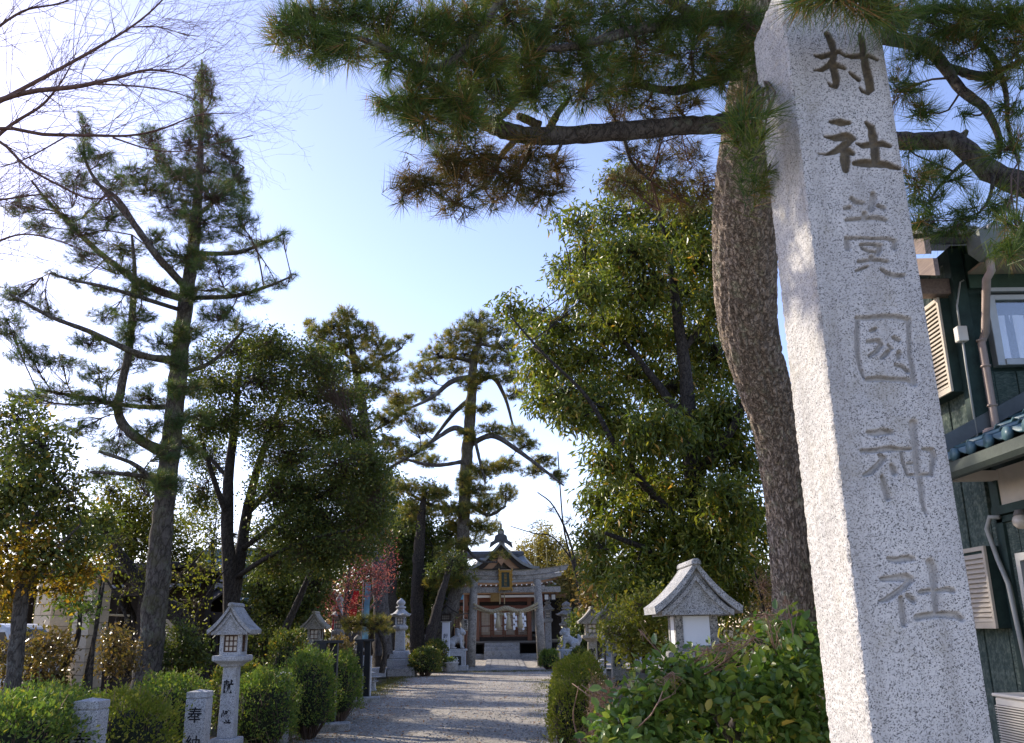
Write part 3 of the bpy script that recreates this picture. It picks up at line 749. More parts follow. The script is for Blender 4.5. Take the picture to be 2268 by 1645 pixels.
# ------------------------------------------------------------------ the tall carved shrine-name pillar
def pillar():
    Y0 = 3.2
    xl = P(1928, 1630, Y0).x; xr = P(2200, 1630, Y0).x
    w = xr - xl; x0 = xl; D = w * 1.02
    z_ref = P(1750, 140, Y0).z; z_sh = P(1697, 95, Y0 + D).z; z0 = 1.0; lean_x = P(1747, 140, Y0).x - xl; lean_x2 = P(1962, 140, Y0).x - xr
    root = thing('shrine_name_pillar', 'tall granite pillar carved with large characters in front of the pine trunk', 'stone pillar', (x0 + w / 2, Y0 + D / 2, 0))
    o = Vector(root.location)
    def face(u, z):                                   # u 0..1 across the front
        t = (z - 1.19) / (z_ref - 1.19)
        return xl + lean_x * t + u * (w + (lean_x2 - lean_x) * t)
    nz = 960; zs = np.linspace(z0, z_sh, nz)
    nf = 124; nl = 34
    # strokes traced on the face: (origin x, y, scale), polylines of (x, y, half width) in enlarged picture units
    CH = [
     ((3050, 80, 5.483), 1, [[(440,260,60),(540,440,75),(590,650,60),(560,860,60)],[(560,800,60),(600,1050,75),(640,1230,70),(620,1350,60),(520,1330,40),(470,1270,20)],
       [(180,710,20),(330,740,60),(520,680,55),(700,620,45),(780,690,35)],[(170,1020,15),(320,1010,45),(480,920,55),(570,800,60)],[(600,880,60),(700,930,55),(800,970,45)],
       [(830,710,40),(950,730,55),(1150,720,60),(1300,700,50),(1480,800,35)],[(1130,270,40),(1180,450,70),(1210,700,65),(1250,950,80),(1310,1200,90),(1340,1400,75),(1290,1490,45),(1180,1450,40),(1130,1380,25)],
       [(920,1060,30),(1010,1140,50),(1100,1210,50)]]),
     ((3080, 420, 5.483), 1, [[(350,220,35),(550,230,85),(740,240,45)],[(230,530,20),(450,560,75),(700,510,85),(820,570,60)],[(780,600,60),(620,720,75),(450,840,60),(260,900,25),(100,890,12)],
       [(560,790,70),(720,830,80),(800,870,60)],[(650,850,90),(660,1050,95),(670,1230,60)],[(1100,240,40),(1200,350,75),(1240,550,85),(1270,800,85),(1290,1000,85)],
       [(890,670,25),(1020,720,60),(1250,680,70),(1450,680,70),(1570,720,50)],[(850,1080,50),(1000,1080,85),(1300,1080,90),(1550,1120,75),(1770,1190,40)]]),
     ((3150, 700, 4.4457), 0, [[(330,220,38),(400,290,50),(530,300,28)],[(215,395,32),(300,375,42)],[(690,150,52),(700,230,62),(680,330,55),(650,410,42)],[(780,350,38),(880,390,38)],
       [(240,590,32),(380,575,34),(560,560,38),(760,550,42),(910,590,34)],[(545,480,45),(560,570,40)],[(240,890,36),(260,980,48),(265,1060,52)],
       [(240,900,30),(440,890,26),(640,900,22),(820,900,26),(950,900,34),(1060,950,36),(1050,1050,52)],[(480,1000,26),(650,1000,26),(820,1020,34),(800,1090,46),(770,1150,38)],[(480,1010,28),(510,1070,28),(620,1120,20),(740,1130,22)],
       [(660,1210,38),(690,1260,38)],[(450,1290,32),(600,1270,28),(780,1260,28),(930,1290,34)],[(600,1370,22),(500,1410,26),(400,1450,24)],[(830,1420,28),(930,1490,44),(1050,1530,48),(1210,1520,32)]]),
     ((3200, 1150, 4.7), 0, [[(215,280,42),(215,600,48),(220,900,45),(270,1150,40),(330,1300,30)],[(200,250,40),(400,250,45),(700,220,45),(950,230,50),(1130,280,50)],[(1130,300,48),(1140,600,48),(1150,900,45),(1200,1150,48),(1230,1400,55)],
       [(400,1340,46),(600,1320,48),(850,1340,42),(1100,1350,45),(1230,1420,48)],[(460,480,34),(540,440,32)],[(400,670,34),(600,650,40),(640,730,45),(560,840,40),(430,930,30)],[(860,600,38),(960,650,40)],
       [(780,830,36),(720,900,40),(650,960,32)],[(960,870,45),(950,950,50)],[(890,1080,26),(1020,1120,40),(1110,1200,45)],[(760,730,20),(830,800,26)]]),
     ((3230, 1560, 4.111), 0, [[(230,310,35),(350,330,58),(480,300,58),(590,310,40)],[(130,600,30),(300,600,40),(600,560,48),(720,580,30),(900,570,25)],[(400,660,25),(480,720,45),(380,830,45),(280,930,50),(160,980,20)],
       [(600,830,40),(640,930,55)],[(450,1000,30),(490,1150,55),(540,1330,48)],[(940,170,70),(950,350,62),(980,600,55),(1000,900,52),(1060,1150,50),(1080,1400,42),(1130,1580,18)],
       [(1080,570,22),(1230,590,42),(1260,700,46),(1230,850,38),(1220,980,28)],[(740,600,25),(780,800,28),(850,980,25)],[(850,800,18),(1000,790,18)],[(850,980,25),(1200,970,25)]]),
     ((3300, 2060, 4.329), 0, [[(270,230,30),(400,260,52),(600,230,62),(680,240,40)],[(160,570,35),(350,560,48),(580,540,68),(640,580,58),(550,690,50),(400,800,48),(250,900,42),(120,940,15)],[(590,850,40),(680,920,52)],
       [(480,880,40),(500,1050,62),(530,1300,52)],[(960,300,72),(1010,450,72),(1020,650,62),(1040,900,52),(1060,1100,40)],[(790,790,35),(930,760,36),(1050,770,22),(1240,740,45),(1340,760,40)],
       [(740,1200,52),(900,1170,52),(1150,1150,52),(1400,1170,62),(1480,1230,46)]]),
    ]
    segs = []
    for (ox, oy, k), st, strokes in CH:
        for s_ in strokes:
            q = []
            for (a, b, h) in s_:
                X = (ox + a / k) / 3876 * 2267; Yp = (oy + b / k) / 2812 * 1645
                w3 = P(X, Yp, Y0); q.append((w3.x, w3.z, h * (1.15 if st else 1.08) / k / 3876 * 2267 * px(X, Yp, Y0)))
            for a, b in zip(q[:-1], q[1:]): segs.append((*a, *b, st))
    uu = np.linspace(0, 1, nf)
    U, Z = np.meshgrid(uu, zs)
    X = np.vectorize(face)(U, Z)
    dep = np.zeros_like(X); inside = np.zeros_like(X); up = np.full_like(X, -1.0)
    wob = np.array([[mnoise.noise(Vector((x * 45, z * 45, 1))) for x, z in zip(rx, rz)] for rx, rz in zip(X, Z)])
    def sd(ax, az, ah, bx, bz, bh, X, Z):
        dx, dz = bx - ax, bz - az; L2 = dx * dx + dz * dz + 1e-12
        t = np.clip(((X - ax) * dx + (Z - az) * dz) / L2, 0, 1)
        return np.hypot(X - ax - t * dx, Z - az - t * dz) / (ah + t * (bh - ah) + 1e-6)
    stain_tone = np.zeros_like(X)
    for ax, az, ah, bx, bz, bh, st in segs:
        m_ = max(ah, bh) * 1.6
        rr = np.where((zs > min(az, bz) - m_) & (zs < max(az, bz) + m_))[0]
        if len(rr) == 0: continue
        sl_ = slice(rr[0], rr[-1] + 1); s_ = sd(ax, az, ah, bx, bz, bh, X[sl_], Z[sl_]) + wob[sl_] * 0.16
        c = np.clip((1.10 - s_) / 0.75, 0, 1); dep[sl_] = np.maximum(dep[sl_], c * c * (3 - 2 * c) * (0.75 + 0.25 * min(1, max(ah, bh) / 0.014)))
        if st: stain_tone[sl_] = np.maximum(stain_tone[sl_], np.clip((1.1 - s_) / 0.2, 0, 1) * 0.92)
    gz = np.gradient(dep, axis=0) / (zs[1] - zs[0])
    stain_tone = np.maximum(stain_tone, np.clip(-gz / 90.0, 0, 1) * 0.55 * (0.6 + 0.8 * np.clip(wob, -0.5, 0.5)))  # darker tone along the upper slopes of every stroke
    rough = np.array([[mnoise.noise(Vector((x * 60, z * 60, 7))) + 0.6 * mnoise.noise(Vector((x * 150, z * 150, 3))) for x, z in zip(rx, rz)] for rx, rz in zip(X, Z)])
    YF = Y0 + dep * 0.022 + rough * 0.0011 * (1 - 0.6 * dep)
    # left face: rougher, picked with a point chisel
    vl = np.linspace(1, 0, nl + 1)[:-1]
    VL, ZL = np.meshgrid(vl, zs); XL0 = np.vectorize(face)(np.zeros_like(ZL), ZL)
    rl = np.array([[mnoise.noise(Vector((y * 30, z * 42, 21))) + 0.7 * mnoise.noise(Vector((y * 70, z * 80, 33))) for y, z in zip(ry, rz)] for ry, rz in zip(VL * D, ZL)])
    XL = XL0 + rl * 0.0038; YL = Y0 + VL * D
    # edges worn: both faces meet on the same ragged line
    XR0 = np.vectorize(face)(np.ones(nz), zs)
    ed = np.array([mnoise.noise(Vector((0, z * 35, 50))) + 0.6 * mnoise.noise(Vector((0, z * 110, 60))) for z in zs])
    chip = np.clip(np.array([mnoise.noise(Vector((0, z * 9, 80))) for z in zs]) - .25, 0, 1) * .03
    X[:, 0] += 0.005 + 0.005 * ed + chip; YF[:, 0] += 0.005 + 0.005 * ed + chip; X[:, 1] = np.maximum(X[:, 1], X[:, 0] + .001)
    X[:, -1] -= 0.004 + 0.003 * ed[::-1]; YF[:, -1] += 0.004
    back = np.stack([XR0 - 0.0, np.full(nz, Y0 + D)], 1)
    cols_x = np.concatenate([XL, X, back[:, :1]], 1); cols_y = np.concatenate([YL, YF, back[:, 1:]], 1)
    ZZ = np.repeat(zs[:, None], cols_x.shape[1], 1); st = np.concatenate([0 * XL, stain_tone, 0 * back[:, :1]], 1)
    V = np.stack([cols_x, cols_y, ZZ], -1); nc = cols_x.shape[1]
    idx = np.arange(nz * nc).reshape(nz, nc); nx = np.roll(idx, -1, 1)
    F = np.stack([idx[:-1], nx[:-1], nx[1:], idx[1:]], -1).reshape(-1, 4)
    VV = V.reshape(-1, 3) - np.array(o)
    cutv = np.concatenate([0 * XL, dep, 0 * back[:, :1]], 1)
    me = raw_mesh('shaft', VV, F, M['granite_big'], True, attrs={'stain_tone': st.ravel(), 'cut': cutv.ravel()})
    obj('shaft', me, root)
    # pyramid top and the plain foot
    t = MB(); top = [V[-1, 0], V[-1, nl], V[-1, nl + nf - 1], V[-1, -1]]
    cx = sum(p[0] for p in top) / 4; cyy = sum(p[1] for p in top) / 4
    ap = (cx, cyy, z_sh + 0.62 * w)
    t.add([Vector(p) - o for p in top] + [Vector(ap) - o], [(0, 1, 4), (1, 2, 4), (2, 3, 4), (3, 0, 4)])
    me = t.mesh('pyramid_top', M['granite_big'], False)
    bm = bmesh.new(); bm.from_mesh(me); bmesh.ops.subdivide_edges(bm, edges=bm.edges, cuts=24, use_grid_fill=True)
    for v_ in bm.verts:
        if v_.co.z > z_sh + 0.01: v_.co += Vector((mnoise.noise(v_.co * 40), mnoise.noise(v_.co * 40 + Vector((9, 0, 0))), mnoise.noise(v_.co * 43))) * 0.004
    bm.to_mesh(me); bm.free()
    obj('pyramid_top', me, root)
    b = MB(); b.bbox((xl - 0.003 - o.x, Y0 - o.y - 0.002, 0), (xr + 0.003 - o.x, Y0 + D - o.y, z0)); b.build('foot', M['granite_big'], root, bev=0.006)
pillar()
# ------------------------------------------------------------------ the dark timber house beside the pillar
def char_mat(name, k=1.0):
    t = NT(name); m = t.map((1, 1, 1)); r_ = t.rand()
    n = t.noise(5, 5, 0.7, t.map((1, 1, 0.25))); fine = t.noise(70, 3, 0.7, t.map((0.4, 0.4, 1.6)))
    c = t.ramp(n, [(0.3, (0.030 * k, 0.050 * k, 0.043 * k)), (0.75, (0.11 * k, 0.145 * k, 0.118 * k))])  # green cast of lens flare painted into the board colour
    c = t.mix(t.ramp(t.noise(2.6, 6, 0.8, t.map((1, 1, 0.5))), [(0.60, 0.0), (0.72, 0.75)]), c, (0.19, 0.10, 0.045))
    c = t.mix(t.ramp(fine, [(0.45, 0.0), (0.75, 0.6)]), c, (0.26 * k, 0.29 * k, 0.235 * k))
    t.col(c).set(0.9, 0, 0.2)
    wv = t.n.new('ShaderNodeTexWave'); wv.wave_type = 'BANDS'; wv.bands_direction = 'Z'; wv.inputs['Scale'].default_value = 26; wv.inputs['Distortion'].default_value = 5; wv.inputs['Detail'].default_value = 2
    t.link(t.tc(), wv.inputs['Vector']); t.bump(t.mix(0.4, wv.outputs[1], fine), 0.55, 0.012); return t.m
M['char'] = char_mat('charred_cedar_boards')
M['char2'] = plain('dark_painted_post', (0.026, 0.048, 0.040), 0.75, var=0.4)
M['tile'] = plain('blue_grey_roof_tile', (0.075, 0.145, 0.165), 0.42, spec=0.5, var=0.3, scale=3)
M['tile_old'] = plain('silver_roof_tile', (0.30, 0.29, 0.28), 0.5, spec=0.5, var=0.25, scale=3)
M['alu'] = plain('bronze_aluminium', (0.20, 0.18, 0.155), 0.45, metal=0.3, spec=0.5, var=0.1, bump=0)
M['alu_light'] = plain('grey_aluminium', (0.42, 0.42, 0.40), 0.45, metal=0.3, spec=0.5, var=0.1, bump=0)
M['cream_slat'] = plain('cream_louvre', (0.52, 0.45, 0.35), 0.55, var=0.12, bump=0)
M['pipe'] = plain('brown_downpipe', (0.34, 0.25, 0.20), 0.5, spec=0.45, var=0.15, bump=0)
M['pipe_grey'] = plain('grey_pipe', (0.34, 0.34, 0.31), 0.5, spec=0.45, var=0.12, bump=0)
M['plaster'] = plain('cream_plaster', (0.60, 0.54, 0.45), 0.9, var=0.08, bump=0.1)
M['soffit'] = plain('soffit_board', (0.42, 0.33, 0.24), 0.85, var=0.12)
M['verge'] = wood('reddish_verge_board', (0.17, 0.125, 0.105), (0.30, 0.23, 0.19), axis='y')
M['ac'] = plain('cream_enamel', (0.66, 0.62, 0.54), 0.45, var=0.08, bump=0)
t = NT('window_glass'); t.b.inputs['Base Color'].default_value = (0.9, 0.95, 1.0, 1); t.set(0.04, 0, 0.5)
tr_ = t.n.new('ShaderNodeBsdfTransparent'); mx_ = t.n.new('ShaderNodeMixShader'); gl_ = t.n.new('ShaderNodeBsdfGlossy'); gl_.inputs['Roughness'].default_value = .03; mx_.inputs[0].default_value = .14
t.link(tr_.outputs[0], mx_.inputs[1]); t.link(gl_.outputs[0], mx_.inputs[2]); t.link(mx_.outputs[0], t.out.inputs[0]); M['glass'] = t.m
M['curtain'] = plain('white_curtain', (0.80, 0.82, 0.86), 0.9, var=0.05, bump=0)
M['mull_dark'] = plain('dark_glass', (0.02, 0.025, 0.028), 0.12, spec=0.6, var=0.2, bump=0)

def roof_tile(w=0.27, l=0.26, mat=None, name='roof_tile'):
    """one S-shaped pantile with a lip, running down -y"""
    n = 10; v = []; f = []; th = 0.016
    for j, y in enumerate((0.0, -l * 1.06)):
        for k in range(n + 1):
            x = -w / 2 + w * k / n; s_ = k / n
            z = 0.030 * math.cos(2 * math.pi * s_) * (1.0 if s_ > 0.5 else 0.8) + 0.012 + (0.022 if j else 0.0)
            v.append((x, y, z))
    m_ = n + 1
    v += [(a, b, c - th) for a, b, c in v[:2 * m_]]
    for k in range(n):
        f.append((k, k + 1, m_ + k + 1, m_ + k)[::-1]); f.append((2 * m_ + k, 2 * m_ + k + 1, 3 * m_ + k + 1, 3 * m_ + k))
        f.append((m_ + k, m_ + k + 1, 3 * m_ + k + 1, 3 * m_ + k)[::-1])
    f.append((0, m_, 3 * m_, 2 * m_)); f.append((n, m_ + n, 3 * m_ + n, 2 * m_ + n)[::-1])
    return raw_mesh(name, v, f, mat, True)
def tile_end(mat):
    mb = MB(); mb.tube([(0, 0.015, 0), (0, -0.02, 0)], [0.052, 0.052], 12); return mb.mesh('eave_disc', mat, True)

def house():
    XH, YU = 4.1, 7.6
    r_ = thing('timber_house', 'two storey house of charred boards with tiled roofs beside the carved pillar', 'house', (XH, YU, 0))
    o = Vector(r_.location)
    def at(x, y, z): return (x - o.x, y - o.y, z)
    w = MB()
    w.bbox(at(XH + .03, YU + .03, 0), at(XH + 5, 10.6, 5.0)); w.bbox(at(XH + .03, 2.2, 0), at(XH + 5, YU + .02, 2.98))
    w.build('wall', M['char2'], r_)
    # boards, each one its own piece: side wall (faces left) and the set-back front of the upper floor
    bd = []
    for q in range(4):
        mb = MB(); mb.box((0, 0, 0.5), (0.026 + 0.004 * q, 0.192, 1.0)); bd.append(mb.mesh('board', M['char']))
    y = 2.25
    while y < 10.5:
        up = y > YU - .1
        z0, z1 = (0.25, 2.45) if not up else (0.25, 4.86)
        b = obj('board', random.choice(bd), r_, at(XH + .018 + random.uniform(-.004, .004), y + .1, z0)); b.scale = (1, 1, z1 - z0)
        y += 0.2
    x = XH + .12
    while x < XH + 3.2:
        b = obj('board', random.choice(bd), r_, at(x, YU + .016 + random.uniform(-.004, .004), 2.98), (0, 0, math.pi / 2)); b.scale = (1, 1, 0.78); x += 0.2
    c = MB(); c.bbox(at(XH - .035, YU - .035, 2.8), at(XH + .09, YU + .09, 4.95)); c.build('corner_post', M['char2'], r_, bev=.006)
    p = MB(); p.bbox(at(XH + .13, YU - .012, 4.56), at(XH + 3.4, YU + .03, 4.9)); p.build('wall_panel', plain('green_grey_panel', (0.07, 0.12, 0.09), 0.8), r_)
    # upper window, curtain behind its pane
    wx0, wx1, wz0, wz1 = XH + .24, XH + 1.9, 3.80, 4.47
    f = MB()
    for a, b in (((wx0, YU - .06, wz0), (wx0 + .07, YU + .05, wz1)), ((wx1 - .07, YU - .06, wz0), (wx1, YU + .05, wz1)), ((wx0 + .07, YU - .06, wz1 - .05), (wx1 - .07, YU + .05, wz1)), ((wx0 + .07, YU - .075, wz0), (wx1 - .07, YU + .05, wz0 + .06))):
        f.bbox(at(*a), at(*b))
    win = f.build('window', M['alu_light'], r_, bev=.004)
    h = MB(); h.bbox(at(wx0 - .02, YU - .10, wz1 + .02), at(wx1, YU - .01, wz1 + .055)); h.build('window_hood', M['alu_light'], r_)
    g = MB(); g.bbox(at(wx0 + .07, YU - .022, wz0 + .06), at(wx1 - .07, YU - .016, wz1 - .05)); g.build('pane', M['glass'], win)
    cv, cf = [], []
    n = 120
    for k in range(n + 1):
        xx = wx0 + .06 + (wx1 - wx0 - .12) * k / n; d = .018 * math.sin(k * .55 + 1.3 * math.sin(k * .13)) + .010 * math.sin(k * 1.37)
        cv += [at(xx, YU + .008 + d * .2, wz1 - .17), at(xx, YU + .008 + d * .9, wz0 + .03)]
    cf = [(2 * k, 2 * k + 2, 2 * k + 3, 2 * k + 1) for k in range(n)]
    obj('curtain', raw_mesh('curtain', [(a, b + .02, c_) for a, b, c_ in cv], cf, M['curtain'], True), win)
    # upper roof: eave runs along x, verge on the left
    EZ, EY, VX, SL = 4.80, YU - .62, XH - .52, 0.42
    base = MB(); base.prism([(EY - o.y, EZ - .06), (10.9 - o.y, EZ - .06 + (10.9 - EY) * SL), (10.9 - o.y, EZ + (10.9 - EY) * SL - .005), (EY - o.y, EZ - .005)], 'x', VX - o.x + .04, VX - o.x + 6)
    base.build('roof_deck', M['wood_dark'], r_)
    so = MB(); so.bbox(at(XH + .12, EY + .12, EZ - .115), at(XH + 2.4, YU - .03, EZ - .09)); so.build('soffit', M['soffit'], r_)
    vb = MB(); vb.prism([(EY - .02 - o.y, EZ - .17), (10.9 - o.y, EZ - .17 + (10.9 - EY) * SL), (10.9 - o.y, EZ - .03 + (10.9 - EY) * SL), (EY - .02 - o.y, EZ - .03)], 'x', VX - o.x - .03, VX - o.x + .02)
    vb.build('verge_board', M['verge'], r_)
    vb = MB(); vb.prism([(EY + .05 - o.y, EZ - .34), (10.9 - o.y, EZ - .34 + (10.9 - EY) * SL), (10.9 - o.y, EZ - .18 + (10.9 - EY) * SL), (EY + .05 - o.y, EZ - .18)], 'x', VX - o.x + .06, VX - o.x + .10)
    vb.build('verge_board', M['verge'], r_)
    for k in range(3):
        bm_ = MB(); z_ = EZ - .28; bm_.bbox(at(VX + .05, YU + .02 + k * 1.2, z_ + k * 1.2 * SL), at(XH + .1, YU + .16 + k * 1.2, z_ + .15 + k * 1.2 * SL)); bm_.build('purlin', M['verge'], r_, bev=.006)
    tm = roof_tile(mat=M['tile_old']); te = tile_end(M['tile_old'])
    for row in range(4):
        for k in range(13):
            yy = EY + (row + 1) * .26 - .03; o_ = obj('roof_tile', tm, r_, at(VX + .16 + k * .265, yy, EZ + .02 + (yy - EY) * SL), (math.atan(SL) - .08, 0, 0))
    for k in range(13): obj('eave_disc', te, r_, at(VX + .03 + k * .265, EY - .05, EZ + .045))
    vt = MB()
    vt.prism([(EY - .07 - o.y, EZ + .0), (10.9 - o.y, EZ + (10.9 - EY) * SL), (10.9 - o.y, EZ + .085 + (10.9 - EY) * SL), (EY - .07 - o.y, EZ + .085)], 'x', VX - o.x - .06, VX - o.x + .05)
    vt.build('verge_tiles', M['tile_old'], r_, bev=.01)
    gt = MB(); pr = [(-.06, .05), (-.06, -.03), (-.03, -.065), (.03, -.065), (.06, -.03), (.06, .05), (.05, .05), (.05, -.025), (.025, -.052), (-.025, -.052), (-.05, -.025), (-.05, .05)]
    gt.prism([(a + EY - .09 - o.y, b + EZ - .06) for a, b in pr], 'x', XH - .10 - o.x, XH + 4 - o.x); gt.build('gutter', M['pipe_grey'], r_)
    hx = P(2190, 572, EY - .09).x
    hp = MB(); hp.add([at(hx + sx * a, EY - .09 + sy * a, z) for z, a in ((EZ - .03, .11), (EZ - .16, .11), (EZ - .26, .055)) for sx, sy in ((-1, -1), (1, -1), (1, 1), (-1, 1))],
              [(0, 1, 2, 3)[::-1]] + [(4 * i + k, 4 * i + (k + 1) % 4, 4 * i + 4 + (k + 1) % 4, 4 * i + 4 + k)[::-1] for i in range(2) for k in range(4)] + [(8, 9, 10, 11)])
    hp.build('rainwater_hopper', plain('green_grey_hopper', (0.16, 0.17, 0.14), 0.6), r_)
    xd, yd = XH + .10, YU - .10
    dp = MB(); dp.tube([at(hx, EY - .09, EZ - .25), at(hx, EY - .09, EZ - .36), at(hx - .03, EY - .05, EZ - .42), at(xd + .03, yd - .03, EZ - .72), at(xd, yd, EZ - .80), at(xd, yd, EZ - .95), at(xd, yd, 3.24), at(xd - .01, yd - .01, 3.19)], .034, 12)
    dp.tube([at(xd - .01, yd - .01, 3.19), at(XH - .03, yd - .09, 3.16)], .04, 12); dp.tube([at(XH - .03, yd - .09, 3.18), at(XH - .04, yd - .09, 3.06), at(XH - .12, yd - .12, 2.98), at(XH - .16, yd - .13, 2.93)], .036, 12)
    dpo = dp.build('downpipe', M['pipe'], r_, smooth=True)
    for z_ in (4.02, 3.78, 3.42):
        k_ = MB(); k_.lathe([(.045, -.008), (.045, .008)], 12, at(xd, yd, z_)); k_.build('pipe_clip', M['pipe'], dpo, smooth=True)
    # upper shutter case with louvres, facing left
    def louvre(y0, y1, z0, z1, nm, shadef=.12):
        c_ = MB(); c_.bbox(at(XH - .13, y0 + .02, z0), at(XH + .01, y1, z1)); b_ = c_.build(nm, M['char2'], r_, bev=.004)
        fr_ = MB()
        for a, b in (((y0, z0), (y0 + .035, z1)), ((y1 - .035, z0), (y1, z1)), ((y0 + .035, z1 - .035), (y1 - .035, z1)), ((y0 + .035, z0), (y1 - .035, z0 + .05))):
            fr_.bbox(at(XH - .150, a[0], a[1]), at(XH - .128, b[0], b[1]))
        fr_.build('louvre_frame', M['cream_slat'], b_)
        s_ = MB(); s_.add([(-.012, -.5, -.021), (-.012, .5, -.021), (.012, .5, .018), (.012, -.5, .018), (-.006, -.5, -.024), (-.006, .5, -.024), (.018, .5, .015), (.018, -.5, .015)],
                          [(0, 1, 2, 3), (7, 6, 5, 4), (0, 4, 5, 1), (3, 2, 6, 7), (0, 3, 7, 4), (1, 5, 6, 2)]); sm = s_.mesh('slat', M['cream_slat'])
        z = z0 + .075
        while z < z1 - .05:
            q = obj('slat', sm, b_, at(XH - .142, (y0 + y1) / 2, z)); q.scale = (1, y1 - y0 - .07, 1); z += .040
    louvre(YU + .07, YU + 1.5, 3.60, 4.50, 'shutter_case'); louvre(YU - .05, YU + 1.3, 1.55, 2.22, 'shutter_case')
    mb = MB(); mb.bbox(at(XH - .10, YU - .11, 4.02), at(XH - .01, YU - .03, 4.16)); mb.build('junction_box', M['ac'], r_, bev=.006)
    cb = MB(); cb.tube([at(XH + .06, YU - .05, 4.62), at(XH + .02, YU - .06, 4.60), at(XH - .05, YU - .07, 4.36), at(XH - .055, YU - .07, 4.16)], .008, 6); cb.tube([at(XH - .05, YU - .07, 4.03), at(XH - .045, YU - .05, 3.8), at(XH - .045, YU - .04, 3.0)], .010, 6)
    cb.build('cable', M['pipe_grey'], r_, smooth=True)
    # lower lean-to roof: eave runs towards the camera, slopes up to the right
    ex, ez, s2 = XH - .48, 2.86, 0.5
    dk = MB(); dk.prism([(ex - o.x, ez - .06), (ex + 3.2 - o.x, ez - .06 + 3.2 * s2), (ex + 3.2 - o.x, ez - .005 + 3.2 * s2), (ex - o.x, ez - .005)], 'y', 2.0 - o.y, YU - .015 - o.y); dk.build('lean_to_deck', M['wood_dark'], r_)
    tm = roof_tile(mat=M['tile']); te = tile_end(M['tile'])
    for row in range(8):
        for k in range(13):
            xx = ex + (row + 1) * .26 - .03
            q = obj('roof_tile', tm, r_, at(xx, YU - .17 - k * .265, ez + .02 + (xx - ex) * s2), (0, 0, 0)); q.rotation_euler = Euler((math.atan(s2) - .08, 0, -math.pi / 2), 'XYZ')
    for k in range(14):
        q = obj('eave_disc', te, r_, at(ex - .05, YU - .04 - k * .265, ez + .045), (0, 0, -math.pi / 2))
    fl = MB(); fl.prism([(ex + .15 - o.x, ez + .10 + .15 * s2), (ex + 3.2 - o.x, ez + .10 + 3.2 * s2), (ex + 3.2 - o.x, ez + .24 + 3.2 * s2), (ex + .15 - o.x, ez + .24 + .15 * s2)], 'y', YU - .05 - o.y, YU - .012 - o.y); fl.build('flashing', plain('grey_flashing', (0.11, 0.12, 0.12), 0.5), r_)
    g2 = MB(); g2.prism([(a + ex - .07 - o.x, b + ez - .08) for a, b in pr], 'y', 2.0 - o.y, YU + .05 - o.y); g2.build('gutter', plain('dark_green_gutter', (0.07, 0.085, 0.07), 0.5), r_)
    # lower wall: plaster panels between beams, lamp, window, conduit
    pp = MB(); pp.bbox(at(XH - .012, 2.3, 2.53), at(XH + .02, YU - .13, 2.84)); pp.build('plaster_panel', M['plaster'], r_)
    for z_, h_ in ((2.46, .07), (2.40, .05)):
        bb = MB(); bb.bbox(at(XH - (.06 if h_ > .06 else .03), 2.3, z_), at(XH + .03, YU - .10, z_ + h_)); bb.build('beam', M['char2'], r_)
    for yy in (YU - .13, YU - 1.9, YU - 3.7):
        po = MB(); po.bbox(at(XH - .03, yy - .06, .2), at(XH + .06, yy + .06, 2.84)); po.build('wall_post', M['char2'], r_)
    rb = MB(); rb.bbox(at(ex + .12, YU - .22, ez - .11), at(XH, YU - .12, ez - .03)); rb.build('rafter_end', M['plaster'], r_)
    lm = MB(); lm.ball(at(XH - .11, 7.0, 2.36), .062, 14, 9); lo = lm.build('wall_lamp', plain('opal_globe', (0.55, 0.48, 0.38), 0.25, spec=.6), r_, smooth=True)
    l2 = MB(); l2.lathe([(.05, 0), (.03, .04)], 12, at(XH - .11, 7.0, 2.41)); l2.tube([at(XH - .11, 7.0, 2.44), at(XH - .03, 7.0, 2.44)], .012, 8); l2.build('lamp_bracket', M['alu'], lo)
    cd = MB(); cd.tube([at(XH - .05, YU - .2, 2.44), at(XH - .09, YU - .12, 2.45), at(XH - .10, YU - .06, 2.36), at(XH - .07, YU - .10, 2.1), at(XH - .06, YU - .18, 1.9), at(XH - .06, YU - .30, .7)], .020, 8); cd.build('conduit', M['pipe_grey'], r_, smooth=True)
    lw = MB()
    for a, b in (((5.4, .9), (5.45, 2.13)), ((7.18, .9), (7.24, 2.13)), ((5.45, 2.07), (7.18, 2.13)), ((5.45, .9), (7.18, .96)), ((6.3, .96), (6.35, 2.07))):
        lw.bbox(at(XH - .07, a[0], a[1]), at(XH + .02, b[0], b[1]))
    lw = lw.build('window', M['alu_light'], r_)
    for a, b in ((5.45, 6.3), (6.35, 7.18)):
        g = MB(); g.bbox(at(XH - .03, a, .96), at(XH - .02, b, 2.07)); g.build('pane', M['mull_dark'], lw)
    mt = MB(); mt.bbox(at(XH - .25, 2.2, 0), at(XH + .02, 10.6, .22)); mt.build('foundation', plain('concrete', (0.28, 0.27, 0.25), 0.9), r_)
    # air conditioner, its grille facing the sun
    a = thing('air_conditioner', 'cream outdoor air conditioner unit with a slatted grille against the charred wall', 'air conditioner', (3.55, 6.7, 0))
    oo = Vector(a.location)
    y0 = PX(2204, 1600, 3.40).y
    bo = MB(); bo.bbox((-.13, y0 - .82 - oo.y, .48), (.17, y0 - oo.y, 1.09)); bo.build('casing', M['ac'], a, bev=.012)
    tp_ = MB(); tp_.bbox((-.145, y0 - .84 - oo.y, 1.092), (.18, y0 + .01 - oo.y, 1.115)); tp_.build('lid', M['ac'], a, bev=.006)
    gr = MB(); gr.bbox((-.142, y0 - .78 - oo.y, .53), (-.131, y0 - .04 - oo.y, 1.04)); gr.build('grille_back', plain('grille_shadow', (0.16, 0.14, 0.12), 0.8), a)
    sl_ = MB(); sl_.box((0, 0, 0), (.012, .74, .007)); sm = sl_.mesh('slat', M['ac'])
